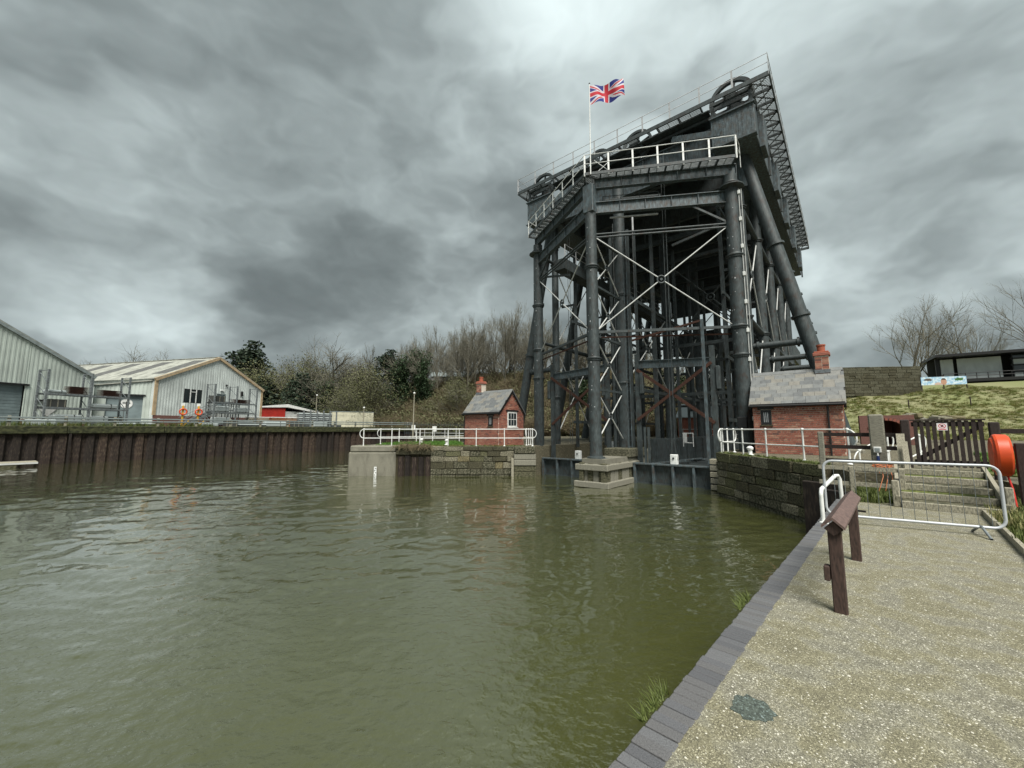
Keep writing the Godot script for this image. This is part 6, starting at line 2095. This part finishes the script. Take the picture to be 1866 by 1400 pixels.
	# brown timber stack, lamp post, pipe rack, container
	var bl := [["stacked pale timber packs left of the pipe rack", Vector3(-34.5, YY, -61.5), M.ply], ["second pack of planks with white sheet by the red shed", Vector3(-37.0, YY, -60.0), M.timber_pale]]
	for i in 2:
		var tp := thing("timber_pack", bl[i][0], "timber pack", bl[i][1], 0.9, "timber packs in the yard")
		for k in 6:
			part("board_layer", MB.new().box(Vector3(rr(-0.1, 0.1), 0.15 + k * 0.22, 0), Vector3(4.6, 0.17, 1.4)), bl[i][2], tp)
		part("cover_sheet", MB.new().bev(Vector3(0, 1.45, 0), Vector3(4.8, 0.1, 1.5), 0.03), M.white_paint, tp)
	var pr := thing("pipe_rack", "steel rack of tall stanchions holding stacked grey pipes", "rack", Vector3(-31.2, YY, -62.0), 0.72)
	for k in 7:
		part("stanchion", MB.new().bar(Vector3(-1.0 + k * 0.95, 0, 0.5), Vector3(-1.0 + k * 0.95, 2.6, 0.5), 0.22, 0.16), M.galv, pr)
	for r in 6:
		for k in 4:
			part("pipe", MB.new().tube(Vector3(-1.6, 0.55 + r * 0.3, -0.9 + k * 0.32), Vector3(5.4, 0.55 + r * 0.3, -0.9 + k * 0.32), 0.14, -1.0, 10), M.wrap if r % 2 else M.galv, pr)
	part("base", MB.new().box(Vector3(1.9, 0.2, -0.4), Vector3(7.4, 0.36, 2.0)), M.steel_dark, pr)
	var ct := thing("container", "cream storage container standing beyond the pipe rack", "container", Vector3(-26.5, YY, -66.5), 0.55)
	part("body", MB.new().bev(Vector3(0, 1.25, 0), Vector3(6.4, 2.5, 2.4), 0.03), M.cream, ct)
	for k in 14:
		part("rib", MB.new().box(Vector3(-3.0 + k * 0.46, 1.25, 1.215), Vector3(0.14, 2.3, 0.05)), M.cream, ct)
	part("roof_edge", MB.new().box(Vector3(0, 2.52, 0), Vector3(6.5, 0.08, 2.5)), M.trim_grey, ct)
	var poles := [["thin grey lighting pole beside the white roofed shed", Vector3(-33.5, YY, -68.5), 5.4], ["bare timber pole on the far bank left of the brick hut", Vector3(-14.0, 1.7, -57.0), 6.2], ["short lamp post with round head by the pipe rack", Vector3(-23.5, YY, -63.5), 3.0]]
	for i in 3:
		var po := thing("pole", poles[i][0], "pole", poles[i][1])
		part("shaft", MB.new().tube(Vector3.ZERO, Vector3(0.05, poles[i][2], 0), 0.1, 0.06, 8), M.timber_pale, po)
		part("head", MB.new().lathe([Vector2(0.0, 0.3), Vector2(0.14, 0.22), Vector2(0.16, 0.1), Vector2(0.06, 0.0)], Vector3(0.05, poles[i][2] - 0.05, 0), 10), M.white_paint, po)
	# notices and dark gate on the far bank
	var dg := thing("steel_fence", "dark palisade fence with two small white notices on the far bank", "fence", Vector3(-16.0, 1.8, -60.0), 0.1)
	for k in 34:
		part("pale", MB.new().bar(Vector3(k * 0.27, 0, 0), Vector3(k * 0.27, 2.1, 0), 0.13, 0.03), M.steel_dark, dg)
	for y in [0.5, 1.7]:
		part("rail", MB.new().bar(Vector3(-0.1, y, -0.05), Vector3(9.1, y, -0.05), 0.05, 0.07), M.steel_dark, dg)
	part("notice", MB.new().box(Vector3(1.3, 1.3, 0.05), Vector3(0.55, 0.75, 0.03)), M.white_paint, dg)
	part("notice", MB.new().box(Vector3(4.4, 1.1, 0.05), Vector3(0.6, 0.8, 0.03)), M.white_paint, dg)
	var fr := white_rail("pale railing on the far bank of the basin behind the left quay", [Vector3(-14.0, 1.85, -58.6), Vector3(-3.6, 1.85, -47.2)], 2.6)

func house_behind() -> void:
	var h := thing("brick_house", "brown brick workshop with slate roof and white windows seen through the lift", "building", lw(0.5, 31.5, 1.8), -YAW)
	part("wall", MB.new().box(Vector3(4.0, 1.9, -2.5), Vector3(9.0, 3.8, 5.0)), M.brick1, h)
	part("gable", MB.new().extr(PackedVector2Array([Vector2(-0.5, 3.8), Vector2(3.4, 3.8), Vector2(1.5, 5.4)]), Vector3(0, 0, -5.0), Basis(), 5.0), M.brick1, h)
	for r in 8:
		part("slate_course", MB.new().bar(Vector3(3.3 + 0.0, 3.8 + r * 0.24, 0.2 - r * 0.3), Vector3(8.8, 3.8 + r * 0.24, 0.2 - r * 0.3), 0.36, 0.06, Vector3(0, 0.8, 0.6)), M["slate%d" % (r % 3)], h)
	part("rear_roof", MB.new().bar(Vector3(6.0, 5.6, -2.3), Vector3(6.0, 3.8, -5.2), 5.6, 0.08), M.slate2, h)
	for e in [[1.4, 2.2, 1.2, 0.9], [5.2, 1.7, 1.1, 1.7]]:
		var w := part("window", MB.new().box(Vector3(e[0], e[1], 0.03), Vector3(e[2], e[3], 0.08)), M.white_paint, h)
		for a in 3:
			for b in 3:
				part("pane", MB.new().box(Vector3(e[0] + (a - 1) * e[2] * 0.3, e[1] + (b - 1) * e[3] * 0.3, 0.08), Vector3(e[2] * 0.25, e[3] * 0.25, 0.02)), M.glass, w)
	var s := thing("white_roof_shed", "brick shed with pale sheet roof seen between the lift's inner columns", "shed", lw(-6.5, 30.0, 1.8), -YAW)
	part("wall", MB.new().box(Vector3(2.4, 1.3, -2.0), Vector3(4.8, 2.6, 4.0)), M.brick0, s)
	part("roof", MB.new().bar(Vector3(2.4, 2.5, 0.3), Vector3(2.4, 4.3, -2.2), 5.2, 0.1), M.wrap, s)
	part("rear_roof", MB.new().bar(Vector3(2.4, 4.3, -2.2), Vector3(2.4, 2.5, -4.4), 5.2, 0.1), M.wrap, s)
	# distant pale building at the brow
	var hb := thing("hilltop_house", "small pale building on the brow among the bare trees", "building", Vector3(-14.0, ground_y(-14, -93) - 0.3, -93.0), 0.1)
	part("wall", MB.new().box(Vector3(0, 1.3, 0), Vector3(9.0, 2.6, 5.0)), M.white_rod, hb)
	part("roof", MB.new().extr(PackedVector2Array([Vector2(-2.8, 2.6), Vector2(2.8, 2.6), Vector2(0, 3.9)]), Vector3(-4.7, 0, 0), Basis(Vector3(0, 0, 1), Vector3.UP, Vector3.RIGHT), 9.4), M.trim_grey, hb)

# ---------------------------------------------------------------- trees
func grow(tr: MB, cr: MB, p: Vector3, d: Vector3, l: float, r: float, depth: int, cfg: Dictionary) -> void:
	var segs := 4 if depth == 0 else 3 if depth < 3 else 2
	var pts := [p]
	var dirs := [d]
	var q := p
	var dd := d
	for s in segs:
		dd = (dd + Vector3(rr(-1, 1), rr(-1, 1), rr(-1, 1)) * cfg.wob + Vector3.UP * cfg.up * (0.0 if depth == 0 else 1.0)).normalized()
		q += dd * l / segs
		pts.append(q)
		dirs.append(dd)
	var mb := tr if depth < 2 else cr
	var sides := 7 if depth == 0 else 5 if depth == 1 else 3
	for s in segs:
		var r0 := lerpf(r, r * 0.55, float(s) / segs)
		var r1 := lerpf(r, r * 0.55, float(s + 1) / segs)
		mb.tube(pts[s], pts[s + 1], r0, r1 if depth < cfg.depth else r1 * 0.6, sides, false)
	if cfg.has("ivy") and depth <= 1:
		ivy_points.append_array(pts)
	if depth >= cfg.depth:
		tips.append(q)
		return
	var n: int = cfg.kids[depth]
	for k in n:
		var f := rr(cfg.from0 if depth == 0 else 0.25, 1.0)
		if k == 0:
			f = 1.0
		var seg := mini(int(f * segs), segs - 1)
		var bp: Vector3 = pts[seg].lerp(pts[seg + 1], f * segs - seg)
		var bd: Vector3 = dirs[seg + 1]
		var side := bd.cross(Vector3(rr(-1, 1), rr(-1, 1), rr(-1, 1))).normalized()
		var ang: float = rr(0.6, 1.25) * cfg.spread
		if k == 0:
			ang *= 0.35
		var nd := (bd * cos(ang) + side * sin(ang)).normalized()
		grow(tr, cr, bp, nd, l * rr(cfg.len0, cfg.len1) * (1.15 - 0.35 * f if depth == 0 else 1.0), r * rr(0.47, 0.62) * (1.0 if depth else 0.72), depth + 1, cfg)

var tips := []
var ivy_points := []

func leaf_cloud(mb: MB, centres: Array, count: int, rad: float, size: float, squash := 1.0) -> void:
	for k in count:
		var c: Vector3 = centres[rng.randi() % centres.size()]
		var d := Vector3(rr(-1, 1), rr(-1, 1) * squash, rr(-1, 1))
		var p := c + d * rad
		var u := Vector3(rr(-1, 1), rr(-1, 1), rr(-1, 1)).normalized() * size * rr(0.6, 1.3)
		var w := u.cross(Vector3(rr(-1, 1), rr(-1, 1), rr(-1, 1))).normalized() * size * rr(0.4, 0.8)
		mb.flat3(p - u, p + w, p + u)
		mb.flat3(p - u, p + u, p - w)

var protos := {}

func make_protos() -> void:
	# each kind: unit height about 1, scaled on planting
	var kinds := {
		"broad": {"wob": 0.1, "up": 0.03, "depth": 5, "kids": [9, 5, 5, 4, 4], "from0": 0.25, "spread": 0.85, "len0": 0.5, "len1": 0.78, "trunk": 0.42, "r": 0.022},
		"slender": {"wob": 0.07, "up": 0.08, "depth": 5, "kids": [12, 5, 4, 4, 4], "from0": 0.22, "spread": 0.52, "len0": 0.42, "len1": 0.62, "trunk": 0.62, "r": 0.013},
		"fan": {"wob": 0.09, "up": 0.06, "depth": 5, "kids": [10, 5, 5, 4, 4], "from0": 0.15, "spread": 0.66, "len0": 0.5, "len1": 0.72, "trunk": 0.48, "r": 0.018},
		"airy": {"wob": 0.09, "up": 0.07, "depth": 5, "kids": [8, 4, 4, 4, 3], "from0": 0.12, "spread": 0.62, "len0": 0.5, "len1": 0.72, "trunk": 0.45, "r": 0.013},
		"ivy": {"wob": 0.1, "up": 0.05, "depth": 4, "kids": [8, 5, 5, 4], "from0": 0.2, "spread": 0.7, "len0": 0.45, "len1": 0.65, "trunk": 0.5, "r": 0.02, "ivy": true},
		"bushy": {"wob": 0.14, "up": 0.02, "depth": 4, "kids": [12, 6, 5, 4], "from0": 0.05, "spread": 0.9, "len0": 0.5, "len1": 0.75, "trunk": 0.5, "r": 0.016},
	}
	for key in kinds:
		tips = []
		ivy_points = []
		var tr := MB.new()
		var cr := MB.new()
		var c: Dictionary = kinds[key]
		grow(tr, cr, Vector3(0, -0.02, 0), Vector3.UP, c.trunk, c.r, 0, c)
		var top := 0.0
		for t in tips:
			top = maxf(top, t.y)
		var e := {"trunk": tr.mesh(), "crown": cr.mesh(), "top": top}
		if key == "ivy":
			var lv := MB.new()
			leaf_cloud(lv, ivy_points, 6500, 0.07, 0.013, 1.3)
			e.leaves = lv.mesh()
			e.leafmat = M.leaf_ivy
		if key == "bushy":
			var lv := MB.new()
			leaf_cloud(lv, tips, 9000, 0.07, 0.009)
			e.leaves = lv.mesh()
			e.leafmat = M.leaf_olive
		protos[key] = e
	# evergreen: whorls of drooping boughs
	var tr2 := MB.new()
	tr2.tube(Vector3.ZERO, Vector3(0, 0.95, 0), 0.022, 0.004, 7)
	var lf := MB.new()
	for k in 130:
		var y := rr(0.18, 1.0)
		var a := rr(0, TAU)
		var reach := (1.05 - y) * rr(0.22, 0.42) + 0.03
		var d := Vector3(cos(a), rr(-0.15, 0.25), sin(a))
		var cs := []
		for s in 5:
			cs.append(Vector3(0, y, 0) + d * reach * (s + 1) / 5.0)
		leaf_cloud(lf, cs, 44, 0.045, 0.014, 0.7)
		tr2.tube(Vector3(0, y, 0), Vector3(0, y, 0) + d * reach, 0.004, 0.001, 3, false)
	protos["evergreen"] = {"trunk": tr2.mesh(), "crown": lf.mesh(), "top": 1.0}

func plant(kind: String, nm: String, label: String, x: float, z: float, ytop: float, wide: float, group: String, ybase := -99.0) -> void:
	var e: Dictionary = protos[kind]
	var gy := ground_y(x, z) - 0.2 if ybase < -90.0 else ybase
	var h: float = (ytop + (1.6 if z > -97.0 and x < 8.0 else 0.0) - gy) / e.top
	var t := thing(nm, label, "tree", Vector3(x, gy, z), rr(0, TAU), group)
	var xf := Transform3D(Basis().scaled(Vector3(h * wide, h, h * wide)), Vector3.ZERO)
	inst("trunk", e.trunk, M.bark, t, xf)
	inst("crown", e.crown, M.twig if kind != "evergreen" else M.leaf_pine, t, xf)
	if e.has("leaves"):
		inst("foliage", e.leaves, e.leafmat, t, xf)

func build_trees() -> void:
	make_protos()
	var G1 := "trees on the wooded hillside"
	plant("evergreen", "evergreen_tree", "dark evergreen tree rising behind the tan trimmed warehouse", -58.5, -88.0, 20.4, 1.35, G1)
	plant("bushy", "bushy_tree", "olive green bushy tree just right of the warehouse gable", -53.0, -80.0, 15.5, 1.1, G1)
	plant("bushy", "bushy_tree", "low olive bushy tree behind the red shed", -46.0, -80.0, 13.5, 1.2, G1)
	plant("evergreen", "evergreen_tree", "dark low evergreen behind the white roofed shed", -48.5, -78.0, 11.0, 1.8, G1)
	plant("evergreen", "evergreen_tree", "dark drooping evergreen left of the big bare tree", -40.0, -76.0, 11.5, 1.5, G1)
	plant("broad", "bare_tree", "bare tree behind the bushy trees, left of the big spreading one", -54.7, -96.0, 20.0, 0.9, G1)
	plant("fan", "bare_tree", "mid sized bare tree next left of the big spreading tree", -47.5, -92.0, 21.3, 0.9, G1)
	plant("broad", "bare_tree", "big spreading bare tree in the middle of the hillside", -36.0, -82.0, 22.2, 1.15, G1)
	plant("ivy", "ivy_tree", "small ivy covered tree below the big spreading tree", -37.5, -78.0, 13.0, 1.3, G1)
	plant("evergreen", "evergreen_tree", "round evergreen crown on the brow behind the ivy clad pair", -27.5, -88.0, 18.6, 1.5, G1)
	plant("ivy", "ivy_tree", "left tree of the ivy clad pair on the hillside", -22.5, -80.0, 18.9, 0.95, G1)
	plant("ivy", "ivy_tree", "right, taller tree of the ivy clad pair on the hillside", -18.2, -80.0, 20.4, 0.85, G1)
	plant("fan", "bare_tree", "bare tree directly behind the ivy clad pair", -20.5, -92.0, 23.0, 0.9, G1)
	var sl := [[-15.6, -84.0, 24.2], [-11.8, -86.0, 25.9], [-9.0, -81.0, 23.5], [-7.7, -84.0, 26.6], [-4.0, -86.0, 28.6], [-1.6, -82.0, 26.0], [0.6, -84.0, 29.2], [3.4, -90.0, 28.9], [6.0, -82.0, 25.5], [9.9, -92.0, 26.2], [15.0, -90.0, 24.9], [20.0, -84.0, 24.0], [29.0, -84.0, 24.2], [34.3, -80.0, 22.0]]
	var where := ["first slender bare tree right of the ivy clad pair", "second slender bare tree right of the ivy clad pair", "short slender tree in front of the second and third slender trees", "third slender bare tree right of the ivy clad pair", "fourth slender bare tree, above the small hut's chimney", "short slender tree behind the small hut roof", "tallest slender bare tree just left of the lift's raking leg", "slender bare tree behind the lift's left raking leg", "slender bare tree seen just inside the lift's left leg", "slender tree seen through the left bay of the lift", "slender tree seen between left bay and centre column", "slender tree seen behind the inner centre column", "slender tree seen through the right bay near its ropes", "slender tree seen at the right side of the right bay"]
	for i in sl.size():
		plant("slender" if i % 3 != 1 else "fan", "bare_tree", where[i], sl[i][0], sl[i][1], sl[i][2], [0.8, 0.7, 0.95][i % 3], G1)
	# the wood behind, too dense to tell its trees apart
	for i in 34:
		var x := -58.0 + i * 2.9 + rr(-1.2, 1.2)
		var z := rr(-104.0, -90.0)
		plant(["slender", "fan", "broad"][i % 3], "bare_tree", "bare grey tree in the dense wood along the hillside's brow", x, z, ground_y(x, z) + rr(10.0, 14.5), rr(0.8, 1.1), "trees of the dense wood on the brow")
	plant("bushy", "bushy_tree", "olive bushy tree in front of the brow, left of the ivy clad pair", -29.5, -77.0, 14.0, 1.25, G1)
	plant("bushy", "bushy_tree", "olive bushy tree low behind the container", -27.0, -72.0, 9.5, 1.4, G1)
	plant("bushy", "bushy_tree", "brownish bushy tree low on the slope left of the small hut", -10.0, -72.0, 11.0, 1.4, G1)
	plant("bushy", "bushy_tree", "tall olive bushy tree between warehouse and big bare tree", -43.5, -82.0, 17.0, 1.0, G1)
	plant("ivy", "ivy_tree", "dark ivy clad tree seen low through the lift's left bay", 12.0, -70.0, 15.0, 1.2, G1)
	plant("ivy", "ivy_tree", "dark ivy clad tree seen low through the lift's right bay", 27.0, -66.0, 14.5, 1.2, G1)
	plant("evergreen", "evergreen_tree", "dark evergreen behind the brick workshop through the right bay", 33.0, -64.0, 13.0, 1.5, G1)
	var G2 := "bare trees behind the hilltop building"
	var rt := [[80.5, -80.0, 31.0, 1.05, "leftmost bare tree on the hill above the stone retaining wall"], [88.2, -84.0, 30.6, 0.8, "second bare tree on the right hill, behind the building's left end"], [92.5, -80.0, 30.6, 0.85, "third bare tree on the right hill, fan shaped crown"], [101.4, -86.0, 28.0, 0.9, "fourth bare tree on the right hill, lower than its neighbours"], [96.0, -70.0, 35.5, 1.05, "tallest bare tree on the hill at the right picture edge"]]
	for i in rt.size():
		plant("airy", "bare_tree", rt[i][4], rt[i][0], rt[i][1], rt[i][2], rt[i][3], G2)
	plant("broad", "bare_tree", "distant bare treetop over the long warehouse roof", -118.0, -124.0, 29.0, 1.3, "distant trees", 2.0)
	plant("fan", "bare_tree", "second distant bare treetop over the long warehouse roof", -108.0, -122.0, 27.5, 1.4, "distant trees", 2.0)
	# scrub on the hillside: one mass
	var tw := MB.new()
	for k in 150:
		var a := rr(0, TAU)
		var p := Vector3(cos(a), 0, sin(a)) * rr(0, 0.3)
		var d := Vector3(cos(a) * rr(0.2, 1.0), rr(0.5, 1.0), sin(a) * rr(0.2, 1.0)).normalized()
		for s in 3:
			var q := p + d * rr(0.25, 0.45)
			tw.tube(p, q, 0.013 - s * 0.003, 0.01 - s * 0.003, 3, false)
			var d2 := (d + Vector3(rr(-1, 1), rr(-0.6, 0.8), rr(-1, 1)) * 0.8).normalized()
			tw.tube(p, p + d2 * rr(0.2, 0.4), 0.008, 0.004, 3, false)
			p = q
			d = (d + Vector3(rr(-1, 1), rr(-0.7, 0.6), rr(-1, 1)) * 0.5).normalized()
	var gm := MB.new()
	var cs := []
	for k in 40:
		cs.append(Vector3(rr(-0.8, 0.8), rr(0.1, 0.9), rr(-0.8, 0.8)))
	leaf_cloud(gm, cs, 420, 0.22, 0.055)
	for kind in 2:
		var mm := MultiMesh.new()
		mm.transform_format = MultiMesh.TRANSFORM_3D
		mm.mesh = tw.mesh() if kind == 0 else gm.mesh()
		var xs := []
		var guard := 0
		while xs.size() < (1600 if kind == 0 else 950) and guard < 20000:
			guard += 1
			var x := rr(-62, 40)
			var z := rr(-96, -58)
			var d := hill_d(x, z)
			if d > 0.5 and d < 30.0:
				xs.append(Transform3D(Basis(Vector3.UP, rr(0, TAU)).scaled(Vector3.ONE * rr(1.3, 3.6)), Vector3(x, ground_y(x, z) - 0.2, z)))
		mm.instance_count = xs.size()
		for i in xs.size():
			mm.set_instance_transform(i, xs[i])
		var o := MultiMeshInstance3D.new()
		o.multimesh = mm
		o.material_override = M.twig_brown if kind == 0 else M.leaf_olive
		o.name = "scrub" if kind == 0 else "undergrowth"
		add_child(o, true)
		stuff(o, "brown leafless scrub covering the hillside under the trees" if kind == 0 else "olive green undergrowth scattered over the wooded hillside", "scrub")
	# tussocks on the right slope
	var tm := MB.new()
	for k in 60:
		var a := rr(0, TAU)
		var b := Vector3(cos(a), 0, sin(a)) * rr(0, 0.4)
		var tip := b + Vector3(cos(a), 0, sin(a)) * rr(0.1, 0.5) + Vector3.UP * rr(0.15, 0.5)
		var sd := Vector3(-sin(a), 0, cos(a)) * 0.02
		tm.flat3(b - sd, b + sd, tip)
	for kind in 2:
		var m2 := MultiMesh.new()
		m2.transform_format = MultiMesh.TRANSFORM_3D
		m2.mesh = tm.mesh()
		var ts := []
		var gd := 0
		while ts.size() < 8000 and gd < 60000:
			gd += 1
			var x := rr(34, 110)
			var z := rr(-72, -14)
			var d := hill_d(x, z)
			if d > 0.2 and d < 34.0:
				ts.append(Transform3D(Basis(Vector3.UP, rr(0, TAU)).scaled(Vector3.ONE * rr(0.35, 0.85)), Vector3(x, ground_y(x, z) - 0.03, z)))
		m2.instance_count = ts.size()
		for i in ts.size():
			m2.set_instance_transform(i, ts[i])
		var o2 := MultiMeshInstance3D.new()
		o2.multimesh = m2
		o2.material_override = M.leaf_dry if kind == 0 else M.leaf_slope
		o2.name = "slope_grass"
		add_child(o2, true)
		stuff(o2, "pale dry tussock grass on the slope below the hilltop building" if kind == 0 else "green tussock grass on the slope below the hilltop building", "grass")

func _ready() -> void:
	rng.seed = 20240
	make_view()
	make_materials()
	build_water()
	build_terrain()
	build_quays()
	build_path()
	build_left_quay()
	build_lift()
	build_huts()
	build_yard()
	build_right()
	house_behind()
	build_trees()
